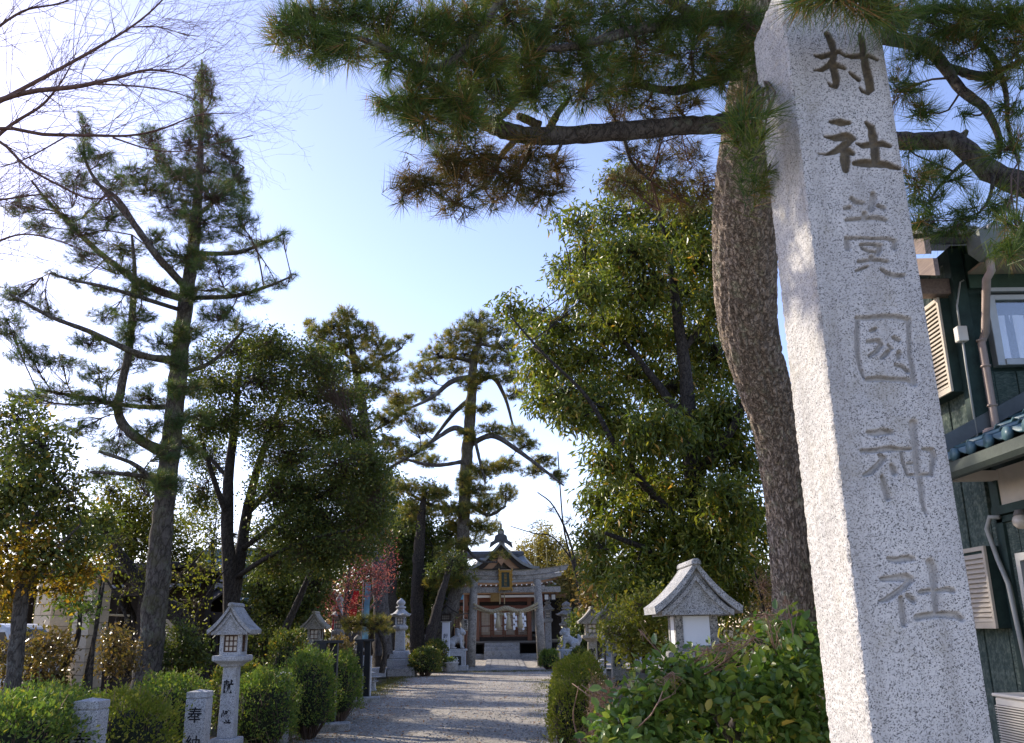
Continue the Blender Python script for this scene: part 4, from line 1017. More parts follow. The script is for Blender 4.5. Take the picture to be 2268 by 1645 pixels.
    for k in range(30): obj('slat', sm, a, (-.152, y0 - .41 - oo.y, .535 + k * .0172))
    for yy in (y0 - .72, y0 - .1):
        lg = MB(); lg.bbox((-.12, yy - .03 - oo.y, 0), (.16, yy + .03 - oo.y, .478)); lg.build('leg', M['alu'], a)
house()
M['tile_dark'] = plain('dark_grey_roof_tile', (0.075, 0.08, 0.085), .5, spec=.4, var=.3)
# ------------------------------------------------------------------ stone lanterns, posts
def gable_roof(mb, W, D, H, th, m=0, sag=0.035, n=8, eave=0.0):
    """curved gabled roof, gable towards -y; z from 0 (eave) to H"""
    out = [(-W / 2 * (1 - i / n), H * (i / n) - sag * 4 * (i / n) * (1 - i / n)) for i in range(n + 1)]
    up = out + [(-x, z) for x, z in out[-2::-1]]
    dn = [(x * (1 - .3 * th / W), z - th) for x, z in up]
    poly = up + dn[::-1]
    nn = len(up)
    v = [(x, -D / 2, z) for x, z in poly] + [(x, D / 2, z) for x, z in poly]; N = len(poly); f = []
    for i in range(nn - 1):
        a, b, c_, d = i, i + 1, N - 2 - i, N - 1 - i
        f.append((a, b, c_, d)); f.append((N + a, N + d, N + c_, N + b))
    for i in range(N): f.append((i, N + i, N + (i + 1) % N, (i + 1) % N))
    mb.add(v, f, m); return dn
def stone_lantern(label, loc, rz=0, kind='grid3', text=None, mats=('granite', 'granite'), group=None, s=1.0, sz=1.0):
    t = thing('stone_lantern', label, 'stone lantern', loc, rz, group)
    st, rf = M[mats[0]], M[mats[1]]
    z = 0.0
    b = MB(); b.box((0, 0, .075), (.62, .58, .15)); b.build('base_slab', st, t, bev=.012)
    b = MB(); b.box((0, 0, .265), (.44, .42, .23)); b.build('base_block', st, t, bev=.012)
    b = MB(); b.box((0, 0, .825), (.265, .25, .89), top=(.86, .86)); pil = b.build('pillar', st, t, bev=.008)
    zb = 1.27
    b = MB(); pr = [(.145, zb), (.17, zb + .03), (.262, zb + .075), (.268, zb + .085), (.268, zb + .135), (.255, zb + .145)]
    b.lathe([(r_ * 1.414, z_) for r_, z_ in pr], 4); b.build('platform', st, t, bev=.006)
    z0 = zb + .145; h = .30; w0, w1 = .36, .40
    # fire box: four corner stones, sill and head, so that the windows are real openings
    fb = MB(); k = .065
    for sx in (-1, 1):
        for sy in (-1, 1):
            fb.box((sx * (w0 / 2 - k / 2), sy * (w0 / 2 - k / 2), z0 + h / 2), (k, k, h))
    for z_, hh in ((z0 + .02, .04), (z0 + h - .02, .04)):
        fb.box((0, -(w0 / 2 - .031), z_), (w0 - 2 * k, .058, hh)); fb.box((0, (w0 / 2 - .031), z_), (w0 - 2 * k, .058, hh))
        fb.box((-(w0 / 2 - .031), 0, z_), (.058, w0 - 2 * k, hh)); fb.box(((w0 / 2 - .031), 0, z_), (.058, w0 - 2 * k, hh))
    box = fb.build('fire_box', st, t)
    hw = w0 - 2 * k; hh = h - .08; zc = z0 + h / 2
    pane = M['white_panel'] if kind == 'panel' else M['paper']
    for a in range(4):
        rot = a * math.pi / 2; ca, sa = math.cos(rot), math.sin(rot); dpt = w0 / 2 - (.012 if kind == 'panel' else .045)
        pm = MB(); pm.box((0, 0, 0), (hw - .004, .006, hh - .004)); obj('pane', pm.mesh('pane', pane), box, (sa * dpt, -ca * dpt, zc), (0, 0, rot))
        if kind != 'panel':
            g = MB(); nn = 3 if kind == 'grid3' else 2; bw = .016
            for i in range(nn + 1):
                x = -hw / 2 + .010 + (hw - .02) * i / nn; g.box((x, 0, 0), (bw, .018, hh - .002))
                z_ = -hh / 2 + .010 + (hh - .02) * i / nn; g.box((0, .001, z_), (hw - .002, .014, bw))
            obj('window_lattice', g.mesh('window_lattice', M['wood_frame']), box, (sa * (dpt + .013), -ca * (dpt + .013), zc), (0, 0, rot))
    zr = z0 + h
    r_ = MB(); dn = gable_roof(r_, .74, .66, .34, .055); roof = r_.build('roof', rf, t); roof.location = (0, 0, zr + .028)
    g = MB(); g.prism([(x * .93, z_ + .0) for x, z_ in dn[1:-1]], 'y', -.265, .265); gb = g.build('gable', rf, roof)
    r2 = MB(); d2 = gable_roof(r2, .61, .585, .265, .04); q = r2.build('inner_roof', rf, roof); q.location = (0, 0, -.030)
    u = MB(); u.box((0, 0, -.045), (.52, .54, .034), top=(1.1, 1.0)); u.build('eave_board', rf, roof)
    rd = MB(); rd.prism([(-.045, .305), (-.04, .335), (-.018, .352), (.018, .352), (.04, .335), (.045, .305)], 'y', -.345, .345); rd.build('ridge', rf, roof, bev=.006)
    if text:
        for i, (ch, z_) in enumerate(text):
            obj('lettering', text_mesh(ch, .175, M['ink'], .028), pil, (0.0, -.129 + .0195 * (z_ - .38) / .89 * .9, z_), (math.pi / 2 - .0195, 0, 0))
    t.scale = (s, s, sz)
    return t
def stone_post(label, loc, rz, text, w=.22, h=1.0, group='donation posts along the hedge', size=.15, ink='ink'):
    t = thing('stone_post', label, 'stone post', loc, rz, group)
    b = MB(); b.box((0, 0, (h - .085) / 2), (w, w, h - .085)); sh = b.build('shaft', M['granite_light'], t, bev=.006)
    b = MB(); b.box((0, 0, h - .079), (w - .02, w - .02, .016)); b.build('neck', M['granite'], t)
    b = MB(); b.box((0, 0, h - .042), (w, w, .06)); b.add([(-w / 2, -w / 2, h - .012), (w / 2, -w / 2, h - .012), (w / 2, w / 2, h - .012), (-w / 2, w / 2, h - .012), (0, 0, h + .012)], [(0, 1, 4), (1, 2, 4), (2, 3, 4), (3, 0, 4)])
    b.build('cap', M['granite_light'], t)
    for ch, z_ in text:
        obj('lettering', text_mesh(ch, size, M[ink]), sh, (0, -w / 2 - .003, z_), (math.pi / 2, 0, 0))
    return t
def gp(x, y, Y, z=0.0):
    p = P(x, y, Y); return (p.x, Y, z)
LG = 'gabled stone lanterns lining the approach'
TXT = [('献', 1.02), ('燈', .64)]
stone_lantern('pale stone lantern lettered 献燈 beside the nearer 奉納 post', gp(512, 1500, 11.6), 0, 'grid3', TXT, ('granite_light', 'granite'), LG, .74, .93)
stone_lantern('mossy gabled lantern with four-pane window rising behind two black posts', gp(698, 1400, 21.3), 0, 'grid2', None, ('granite_warm', 'granite_warm'), LG, .82, .97)
stone_lantern('large grey stone lantern with a blank white panel above the camellia bush', gp(1534, 1400, 7.15), 0, 'panel', None, ('granite_dark', 'granite'), LG, .90, 1.0)
stone_lantern('mossy stone lantern with nine-pane window left of the yellow bush', gp(1366, 1400, 15.6), 0, 'grid3', TXT, ('granite_warm', 'granite_warm'), LG, .92, 1.03)
stone_lantern('smaller-looking lantern with four-pane window behind the lime hedge', gp(1310, 1400, 22.6), 0, 'grid2', TXT, ('granite_warm', 'granite_warm'), LG, .92, 1.0)
PW = math.pi
stone_post('nearest stone post with one visible character 奉 sunk in the front hedge', gp(199, 1600, 8.0), 0, [('奉', .74), ('納', .46)], .215, 1.06, size=.165)
stone_post('stone post lettered 奉納 standing before the 献燈 lantern', gp(441, 1560, 10.5), 0, [('奉', .72), ('納', .43)], .225, .97, size=.17)
stone_post('stone post whose grey cap just shows between two round hedges', gp(626, 1500, 14.0), 0, [('奉', .70), ('納', .43)], .22, 1.0, size=.16)
stone_post('slim 奉納 post right behind the pair of black gate posts', gp(808, 1480, 23.2), 0, [('奉', .66), ('納', .38)], .30, .98, size=.21)
tag(stone_post('short pale post between the two mossy lanterns', gp(1333, 1460, 18.5), 0, [], .14, .98, None), 'short pale post between the two mossy lanterns', 'stone post')

def snow_lantern(label, loc, s=1.0, sz=None, mats='granite', tier=True, name='stone_lantern', group=None, win=4, ptext=None, rz=0.0, tall=1.0):
    """lantern with a flared hipped or round roof and an onion finial"""
    t = thing(name, label, 'stone lantern', loc, rz, group); st = M[mats]
    z = 0
    if tier:
        b = MB(); b.box((0, 0, .16), (.95, .90, .32)); b.build('base_slab', st, t, bev=.03)
        b = MB(); b.box((0, 0, .32 + .15), (.82, .78, .30), top=(.80, .80)); b.build('base_block', st, t, bev=.03); z = .62
    else:
        b = MB(); b.box((0, 0, .12), (.5, .5, .24), top=(.9, .9)); b.build('base_block', st, t, bev=.03); z = .24
    hp = .78 * tall
    b = MB(); b.box((0, 0, z + hp / 2), (.40, .38, hp), top=(.88, .88)); pl = b.build('pillar', st, t, bev=.012)
    if ptext:
        for ch, zz, sz, ink in ptext: obj('lettering', text_mesh(ch, sz, M[ink]), pl, (0, -.192 + .020 * (zz - z) / hp, zz), (math.pi / 2, 0, 0))
    z += hp
    b = MB(); b.lathe([(.22, z), (.31, z + .06), (.335, z + .09), (.335, z + .17), (.28, z + .20)], 6); b.build('platform', st, t, bev=.01); z += .20
    fb = MB(); k = .075; w0 = .40; h = .34
    for sx in (-1, 1):
        for sy in (-1, 1): fb.box((sx * (w0 / 2 - k / 2), sy * (w0 / 2 - k / 2), z + h / 2), (k, k, h))
    fb.box((0, 0, z + .02), (w0 - .01, w0 - .01, .04)); fb.box((0, 0, z + h - .02), (w0 - .01, w0 - .01, .04)); box = fb.build('fire_box', st, t)
    for a in range(4):
        rot = a * math.pi / 2; d = w0 / 2 - .04
        pm = MB(); pm.box((0, 0, 0), (w0 - 2 * k, .006, h - .08)); obj('pane', pm.mesh('pane', M['paper']), box, (math.sin(rot) * d, -math.cos(rot) * d, z + h / 2), (0, 0, rot))
        g = MB(); hw = w0 - 2 * k; hh = h - .08; nn = 3 if win == 9 else 2
        for i in range(nn + 1): g.box((-hw / 2 + .012 + (hw - .024) * i / nn, 0, 0), (.022, .02, hh)); g.box((0, .001, -hh / 2 + .012 + (hh - .024) * i / nn), (hw, .016, .022))
        obj('window_lattice', g.mesh('window_lattice', M['black']), box, (math.sin(rot) * (d + .014), -math.cos(rot) * (d + .014), z + h / 2), (0, 0, rot))
    z += h
    b = MB(); n = 6; prof = [(.34, .0), (.43, .03), (.455, .075), (.36, .12), (.26, .19), (.18, .28), (.14, .33)]
    v, f = [], []
    N = 24
    for r_, zz in prof:
        for q in range(N):
            a = 2 * math.pi * (q + .5) / N; ph = (a * 6 / (2 * math.pi)) % 1.0; c_ = abs(ph - .5) * 2
            flare = c_ ** 3
            v.append((r_ * (.88 + .12 * flare) * math.cos(a), r_ * (.88 + .12 * flare) * math.sin(a), z + zz + (.09 * flare if r_ > .42 else .03 * flare if r_ > .25 else 0)))
    for i in range(len(prof) - 1):
        for q in range(N): f.append((i * N + q, i * N + (q + 1) % N, (i + 1) * N + (q + 1) % N, (i + 1) * N + q))
    f.append(tuple(range(N))[::-1]); b.add(v, f); b.build('roof', st, t)
    b = MB(); b.lathe([(.13, z + .32), (.20, z + .34), (.21, z + .40), (.12, z + .43), (.11, z + .45), (.17, z + .50), (.185, z + .56), (.15, z + .63), (.07, z + .69), (.02, z + .74)], 14); b.build('finial', st, t, smooth=True)
    t.scale = (s, s, sz or s); return t
snow_lantern('tall pale lantern on a two-step base standing on a low stone wall', gp(885, 1466, 33.6, .30), .90, None, 'granite_light')
snow_lantern('low stone lantern lettered 献燈 just behind the slim 奉納 post', gp(822, 1500, 25.3), .62, .62, 'granite', False, ptext=[('献', .78, .22, 'ink_grey'), ('燈', .46, .22, 'ink_grey')], tall=1.05)
snow_lantern('second low lantern half hidden behind the black gate post', gp(789, 1500, 26.6), .62, .64, 'granite', False)
snow_lantern('grey lantern standing under the pink plum beside red banners', gp(747, 1450, 28.5, 0), .66, 1.0, 'granite', False, tall=1.5)
snow_lantern('squat lantern with curled roof behind the right guardian lion', gp(1254, 1460, 42.5), .86, .68, 'granite_warm', False, win=9)
snow_lantern('broad-roofed old lantern half hidden behind the squat lantern', gp(1257, 1450, 45.0, .3), 1.3, .95, 'granite_dark', True)
snow_lantern('lantern with onion finial next to the hall eaves', gp(1215, 1450, 47.5, .2), .85, 1.1, 'granite', False, tall=1.6)
# low wall of rough blocks under the tall lantern
lw = thing('low_stone_wall', 'low wall of rough mossy blocks under the tall pale lantern', 'stone wall', gp(880, 1480, 33.0))
x = -0.95
for w_ in (.62, 1.0):
    mb = MB(); mb.box((0, 0, .15), (w_ - .025, .9, .32), top=(.985, .97)); mb.build('block', M['granite_dark'] if w_ == 1.0 else M['granite'], lw, bev=.03).location = (x + w_ / 2, 0, random.uniform(-.015, .01)); x += w_

# black gate posts, two pairs with a cross rail
for nm, xa, xb, Y, g_ in (('pair of black posts with a rail between the cut hedges', 712, 737, 15.6, None), ('pair of tall black posts beside the slim 奉納 post', 795, 812, 21.4, None)):
    a = G(xa, 1500, 0); pa, pb = P(xa, 1500, Y), P(xb, 1500, Y + .25); zt = P((xa + xb) / 2, 1424 if Y < 17 else 1420, Y).z
    t = thing('gate_post', nm, 'gate post', (pa.x, Y, 0))
    for q, p_ in enumerate((pa, pb)):
        b = MB(); b.box((p_.x - pa.x, p_.y - Y, zt / 2), (.135, .135, zt)); b.build('post', M['black'], t, bev=.006)
    b = MB(); b.box(((pb.x - pa.x) / 2, .10, zt + .02), ((pb.x - pa.x) + .36, .20, .05), rz=.15); b.build('rail', M['black'], t, bev=.006)
    b = MB(); b.box(((pb.x - pa.x) / 2, .05, .06), ((pb.x - pa.x) + .7, .42, .13), rz=.15); b.build('stone_sill', M['granite'], t, bev=.012)

# ------------------------------------------------------------------ stone gate (torii) with rope
TY = 38.6
def torii():
    c = P(1121, 1472, TY); k = px(1121, 1400, TY); x0 = c.x
    t = thing('torii_gate', 'grey stone torii gate hung with a straw rope before the hall', 'torii gate', (x0, TY, 0))
    half = 71 * k; H = P(1121, 1283, TY).z
    for s in (-1, 1):
        pts = [(s * (half + .14), 0, 0), (s * (half + .07), 0, H * .5), (s * half, 0, H)]
        b = MB(); b.tube(pts, [.195, .182, .168], 20); b.build('pillar', M['torii'], t, smooth=True)
        b = MB(); b.lathe([(.30, 0), (.29, .05), (.24, .07)], 16, (s * (half + .14), 0, 0)); b.build('foot', M['granite_dark'], t, smooth=False)
    zn = P(1121, 1306, TY).z
    b = MB(); b.box((0, 0, zn), (2 * half + 2 * .98, .20, .23)); b.build('tie_beam', M['torii'], t, bev=.012)
    for s in (-1, 1):
        for q in (-1, 1):
            b = MB(); b.box((s * (half + .02) + q * .235, 0, zn + .135), (.11, .17, .08)); b.build('wedge', M['torii'], t)
    def arc(z0, hgt, L, D, rise, nm, mat, over):
        n = 20; mb = MB(); v = []; f = []
        for i in range(n + 1):
            u = -1 + 2 * i / n; x = u * L; zz = z0 + rise * abs(u) ** 2.4; tip = over * abs(u) ** 6 * (1 if u > 0 else -1)
            v += [(x, -D / 2, zz), (x, D / 2, zz), (x + tip, D / 2, zz + hgt), (x + tip, -D / 2, zz + hgt)]
        for i in range(n):
            for q in range(4): f.append((4 * i + q, 4 * i + 4 + q, 4 * i + 4 + (q + 1) % 4, 4 * i + (q + 1) % 4)[::-1])
        f += [(0, 1, 2, 3)[::-1], tuple(4 * n + q for q in range(4))]
        mb.add(v, f); return mb.build(nm, mat, t)
    zk = H - .01
    arc(zk, .16, half + 1.02, .34, .13, 'lower_lintel', M['torii'], .05)
    arc(zk + .162, .20, half + 1.25, .42, .22, 'top_lintel', M['torii'], .12)
    arc(zk + .364, .03, half + 1.33, .48, .225, 'lintel_cap', plain('mossy_cap', (0.22, 0.19, 0.12), .95), .02)
    # name tablet
    p = MB(); zt = P(1121, 1284, TY).z
    tb = thing('name_tablet', 'gilt framed name tablet fixed at the centre of the torii', 'tablet', (x0, TY - .30, zt)); tb.rotation_euler = (R(10), 0, 0)
    p.box((0, 0, 0), (.36, .05, .60)); p.build('board', plain('dark_green_tablet', (0.035, 0.06, 0.05), .5), tb, bev=.005)
    gm = plain('gilt_frame', (0.36, 0.21, 0.045), .45, metal=.35, var=.35, scale=20)
    q = MB()
    for s in (-1, 1):
        q.box((s * .225, -.01, 0), (.10, .09, .78), top=(1.25, 1))
    q.box((0, -.01, .36), (.40, .088, .10)); q.box((0, -.01, -.37), (.42, .088, .12))
    for s in (-1, 1):
        for z_ in (-.42, -.2, 0, .2, .40): q.ball((s * .27, -.02, z_), (.045, .05, .075), 8, 5)
    q.build('frame', gm, tb)
    for i, ch in enumerate('営國神社'):
        obj('lettering', text_mesh(ch, .125, gm), tb, (0, -.029, .20 - i * .133), (math.pi / 2, 0, 0))
    # straw rope, thick in the middle, with tassels and paper streamers
    zr = P(1057, 1337, TY).z
    rp = thing('straw_rope', 'twisted straw rope slung between the torii pillars', 'shimenawa rope', (x0, TY - .30, zr))
    for lay in range(2):
        n = 90; xs = np.linspace(-half, half, n)
        for st in range(3):
            pts, rad = [], []
            for i, x in enumerate(xs):
                u = x / half; mid = math.exp(-(u / .55) ** 2)
                z = (-.42 * (1 - u * u) ** 1.0 + .22 * math.exp(-(u / .30) ** 2)) if lay == 0 else (-.26 + .10 * u * u - .18 * (1 - u * u))
                r_ = (.045 + .045 * mid) if lay == 0 else (.035 + .02 * mid)
                a = i * .62 + st * 2 * math.pi / 3
                pts.append((x, (0.0 if lay == 0 else .07) + math.cos(a) * r_ * .6, z + math.sin(a) * r_ * .6)); rad.append(r_ * .72)
            b = MB(); b.tube(pts, rad, 6); b.build('strand', M['rope'], rp, smooth=True)
    for u in (-.22, .27, .68):
        pass
    for (u, ln), nm_ in zip(((-.13, .62), (.20, .68), (.56, .64)), ('left', 'middle', 'right')):
        t2 = thing('straw_tassel', f'{nm_} one of three tapering straw tassels hanging from the torii rope', 'tassel', (x0 + u * half - .15, TY - .37, zr - .36), group='straw tassels on the torii rope')
        b = MB(); b.lathe([(.03, 0), (.055, -.06), (.05, -.10), (.085, -.3), (.135, -ln)], 12); b.build('straw', M['straw'], t2, smooth=True)
        b = MB(); b.lathe([(.062, -.055), (.066, -.08), (.062, -.105)], 12); b.build('binding', M['rope'], t2, smooth=True)
    for x_, nm_ in ((1099, 'leftmost'), (1121, 'second from left'), (1140, 'third from left'), (1159.5, 'rightmost')):
        u = (P(x_, 1360, TY).x - x0)
        t2 = thing('paper_streamer', f'{nm_} of the four white zigzag paper streamers on the torii rope', 'paper streamer', (x0 + u, TY - .40, zr - .40), group='paper streamers on the torii rope')
        for q in range(5):
            b = MB(); dx = .04 if q % 2 else -.04; b.add([(dx - .05, 0, -q * .125), (dx + .035, .02, -q * .125 + .02), (dx + .06, .015, -q * .125 - .165), (dx - .025, -.01, -q * .125 - .185)], [(0, 1, 2, 3)]); 
            b.add([(dx - .05, .004, -q * .125), (dx + .035, .024, -q * .125 + .02), (dx + .06, .019, -q * .125 - .165), (dx - .025, -.006, -q * .125 - .185)], [(3, 2, 1, 0)]); b.build('paper_fold', M['paper_white'], t2)
torii()

# ------------------------------------------------------------------ worship hall behind the gate
def hall():
    Y = 47.8; cx = P(1112, 1440, Y).x; k = px(1112, 1400, Y)
    t = thing('worship_hall', 'wooden shrine hall with curved gable and lattice doors behind the torii', 'shrine hall', (cx, Y, 0))
    zf = lambda y_: P(1112, y_, Y).z
    def X(x): return (x - 1112) * k
    floor = zf(1419)
    b = MB(); b.bbox((-5.2, -.9, 0), (5.2, 9, zf(1447))); b.build('stone_plinth', M['granite'], t, bev=.02)
    for i in range(3):
        b = MB(); z1 = zf(1446) + (floor - .05 - zf(1446)) * (i + 1) / 3 + .03; b.bbox((X(1074), -1.35 + .33 * i, zf(1447) - .3), (X(1150), -.32, z1 - .06)); b.build('step', M['granite'], t, bev=.015)
    b = MB(); b.bbox((-3.9, -.30, floor - .09), (3.9, 8, floor)); b.build('veranda_floor', M['wood_grey'], t)
    b = MB(); b.bbox((-3.85, -.26, floor - .16), (3.85, -.18, floor - .092)); b.build('veranda_beam', M['wood_dark'], t)
    for i in range(9):
        b = MB(); b.box((-3.7 + i * .92, -.1, (zf(1447) + floor - .16) / 2), (.14, .14, floor - .16 - zf(1447))); b.build('floor_post', M['wood_dark'], t)
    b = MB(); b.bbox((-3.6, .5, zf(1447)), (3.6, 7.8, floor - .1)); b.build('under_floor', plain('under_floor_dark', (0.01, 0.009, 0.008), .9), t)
    zd0 = zf(1410); zd1 = zf(1352); ztop = zf(1316)
    b = MB(); b.bbox((-2.6, .12, floor), (2.6, .36, zd0)); b.build('sill', M['wood_dark'], t)
    # posts
    px_ = [X(1031), X(1062), X(1172), X(1186)]
    for x_ in (X(1031), X(1057), X(1173), X(1203)):
        b = MB(); b.box((x_, .12 if abs(x_) < 2 else .3, (floor + ztop) / 2), (.22, .22, ztop - floor)); b.build('post', M['wood_red_z'], t, bev=.015)
    b = MB(); b.bbox((-2.5, .05, zd1 + .46), (2.5, .30, zd1 + .98)); b.build('head_panel', M['wood_red'], t)
    b = MB(); b.bbox((-2.6, -.06, zd1 + .02), (2.6, .30, zd1 + .26)); b.build('lintel_beam', M['wood_red'], t, bev=.012)
    b = MB(); b.bbox((-2.5, .16, zd1 + .262), (2.5, .28, zd1 + .458)); b.build('transom', M['wood_dark'], t)
    b = MB(); b.bbox((X(1040), -.25, zf(1323)), (X(1200), -.05, zf(1318))); b.build('white_rail', M['paper_white'], t)
    # lattice doors: four leaves, each with a frame, a lattice and a pale interior seen through
    xs = np.linspace(X(1062), X(1171), 5)
    for i in range(4):
        a, c_ = xs[i] + .015, xs[i + 1] - .015; yy = .20 + .05 * (i % 2)
        f = MB(); fw = .075
        f.bbox((a, yy, zd0), (a + fw, yy + .05, zd1)); f.bbox((c_ - fw, yy, zd0), (c_, yy + .05, zd1)); f.bbox((a + fw, yy, zd1 - .08), (c_ - fw, yy + .05, zd1)); f.bbox((a + fw, yy, zd0), (c_ - fw, yy + .05, zd0 + .10)); f.bbox((a + fw, yy, zd0 + .52), (c_ - fw, yy + .05, zd0 + .58))
        d = f.build('lattice_door', M['wood_red_z'], t)
        g = MB(); n1 = 9
        for q in range(1, n1): g.box((a + fw + (c_ - a - 2 * fw) * q / n1, yy + .022, (zd0 + zd1) / 2), (.018, .022, zd1 - zd0 - .1))
        for q in range(1, 15): g.box(((a + c_) / 2, yy + .032, zd0 + .1 + (zd1 - zd0 - .18) * q / 15), (c_ - a - 2 * fw, .016, .018))
        g.build('lattice', plain('pale_lattice', (0.55, 0.45, 0.35), .7), d, kind='stuff')
    for s in (-1, 1):
        g = MB()
        for q in range(6): g.box((s * (2.05 + q * .09), .26, (zd0 + zd1) / 2), (.022, .03, zd1 - zd0))
        for q in range(12): g.box((s * 2.28, .27, zd0 + (zd1 - zd0) * q / 12), (.5, .02, .02))
        g.build('side_lattice', plain('brown_lattice', (0.28, 0.19, 0.13), .7), t, kind='stuff')
    # interior: pale back wall, hangings, lamp stands, offering tables
    b = MB(); b.bbox((-3.2, 4.2, floor), (3.2, 4.3, zd1 + .3)); b.build('inner_wall', plain('pale_inner_wall', (0.66, 0.57, 0.46), .9, var=.25, scale=2), t)
    b = MB(); b.bbox((-3.4, .4, floor - .05), (3.4, 4.2, floor + .06)); b.build('inner_floor', plain('straw_mat_floor', (0.52, 0.44, 0.30), .9), t)
    for x_, w_ in ((-1.0, .5), (-.2, .42), (.95, .4), (1.6, .4)):
        b = MB(); n = 16; v = []
        for q in range(n + 1): v += [(x_ - w_ / 2 + w_ * q / n, 1.6 + .03 * math.sin(q * 1.4), zd1), (x_ - w_ / 2 + w_ * q / n, 1.6 + .05 * math.sin(q * 1.4), zd0 + .25)]
        b.add(v, [(2 * q, 2 * q + 1, 2 * q + 3, 2 * q + 2) for q in range(n)]); b.build('white_hanging', M['paper_white'], t, smooth=True)
    for x_ in (-1.45, .75):
        lm = MB(); lm.lathe([(.10, 0), (.13, .2), (.17, .42)], 6, (x_, .75, floor + .95)); q = lm.build('standing_lamp', M['paper_white'], t)
        lm = MB(); lm.tube([(x_, .75, floor + .06), (x_, .75, floor + .95)], .025, 6); lm.box((x_, .75, floor + .1), (.3, .3, .07)); lm.build('lamp_stand', M['wood_red_z'], q)
    for x_ in (-.2, 1.15):
        ob = MB(); ob.box((x_, .9, floor + .52), (1.0 if x_ < 0 else .5, .4, .05)); ob.box((x_ - .22, .9, floor + .26), (.05, .36, .46)); ob.box((x_ + .22, .9, floor + .26), (.05, .36, .46)); ob.build('offering_table', M['wood_red'], t)
    # side walls and back
    b = MB(); b.bbox((-3.5, .45, floor), (-2.6, 7.5, ztop)); b.bbox((2.6, .45, floor), (3.5, 7.5, ztop)); b.bbox((-2.59, 7.3, floor), (2.59, 7.5, ztop)); b.build('wall', M['wood_dark'], t)
    b = MB(); b.bbox((-3.4, .3, ztop - .2), (3.4, 7.4, ztop + .05)); b.build('ceiling', M['wood_tan'], t)
    # eaves: brackets, rafter ends with white tips
    ze = zf(1298)
    b = MB(); b.bbox((-3.0, -.35, zf(1316)), (3.0, -.12, zf(1309))); b.build('eave_beam', M['wood_tan'], t)
    b = MB(); b.bbox((-3.1, .0, zf(1309)), (3.1, .25, zf(1300))); b.build('bracket_beam', M['wood_tan'], t)
    rm = MB(); rm.box((0, 0, 0), (.08, 1.7, .09)); rmesh = rm.mesh('rafter', M['wood_red_z']); wm = MB(); wm.box((0, 0, 0), (.062, .02, .068)); wmesh = wm.mesh('rafter_tip', M['paper_white'])
    n = 27; HW = 154 * k
    for i in range(n):
        x_ = -HW + .25 + (2 * HW - .5) * i / (n - 1); u = abs(x_) / HW; zz = zf(1299) + .42 * u ** 3
        q = obj('rafter', rmesh, t, (x_, -.85, zz)); obj('rafter_tip', wmesh, q, (0, -.862, 0))
    # main roof: eave sweeping up at both ends
    M['copper'] = NT('copper_roof').m
    tt = NT('weathered_copper_roof'); m_ = tt.map((1, 1, 1)); nn = tt.noise(2.5, 6, .7)
    tt.col(tt.ramp(nn, [(.3, (0.15, 0.165, 0.16)), (.7, (0.30, 0.31, 0.30))])).set(.5, .1, .5); tt.bump(tt.noise(12, 4), .2, .02); M['copper'] = tt.m
    def sweep(y0, z0, y1, z1, hw0, hw1, th, nm, rise, mat):
        nx_, ny_ = 24, 10; mb = MB(); v = []; f = []
        for s_ in (0, 1):
            for j in range(ny_ + 1):
                w_ = j / ny_; yy = y0 + (y1 - y0) * w_; hw = hw0 + (hw1 - hw0) * w_
                zz = z0 + (z1 - z0) * (w_ ** 1.35)
                for i in range(nx_ + 1):
                    u = -1 + 2 * i / nx_; v.append((u * hw, yy, zz + rise * abs(u) ** 3 * (1 - w_) - s_ * th))
        n1 = (nx_ + 1) * (ny_ + 1)
        for j in range(ny_):
            for i in range(nx_):
                a = j * (nx_ + 1) + i; f.append((a, a + 1, a + nx_ + 2, a + nx_ + 1)); f.append((n1 + a, n1 + a + nx_ + 1, n1 + a + nx_ + 2, n1 + a + 1))
        for i in range(nx_): f.append((i, n1 + i, n1 + i + 1, i + 1))
        for j in range(ny_):
            a = j * (nx_ + 1); f.append((a, a + nx_ + 1, n1 + a + nx_ + 1, n1 + a)); a += nx_; f.append((a, n1 + a, n1 + a + nx_ + 1, a + nx_ + 1))
        mb.add(v, f); return mb.build(nm, mat, t)
    sweep(-1.75, zf(1288), 1.3, zf(1262), HW, HW * .56, .13, 'main_roof', .52, M['copper'])
    sweep(1.25, zf(1263), 3.0, zf(1219), HW * .50, HW * .33, .13, 'upper_roof', .0, M['copper'])
    b = sweep(-1.70, zf(1288) - .135, -.2, zf(1288) + .14, HW * .985, HW * .95, .11, 'eave_boarding', .52, M['wood_tan'])
    sweep(8.2, zf(1288), 3.0, zf(1219), HW * .9, HW * .33, .13, 'main_roof', .3, M['copper'])
    rz_ = zf(1219); b = MB(); v = []
    b.tube([(X(1000), 3.0, rz_ + .05), (X(1060), 3.0, rz_), (X(1112), 3.0, rz_), (X(1150), 3.0, rz_), (X(1164), 3.0, rz_ + .12)], [.2, .24, .24, .22, .10], 8); b.build('ridge', M['tile_dark'], t)
    # front gable: bargeboards, lattice, ridge ornament
    ga = zf(1203); gb = zf(1262); gw = 84 * k; yf = -1.1
    def gcurve(w, z0, z1, sag, n=14):
        o_ = [(-w * (1 - i / n), z0 + (z1 - z0) * (i / n) - sag * math.sin(math.pi * (i / n)) * (1 - .25 * i / n)) for i in range(n + 1)]
        return o_ + [(-x_, z_) for x_, z_ in o_[-2::-1]]
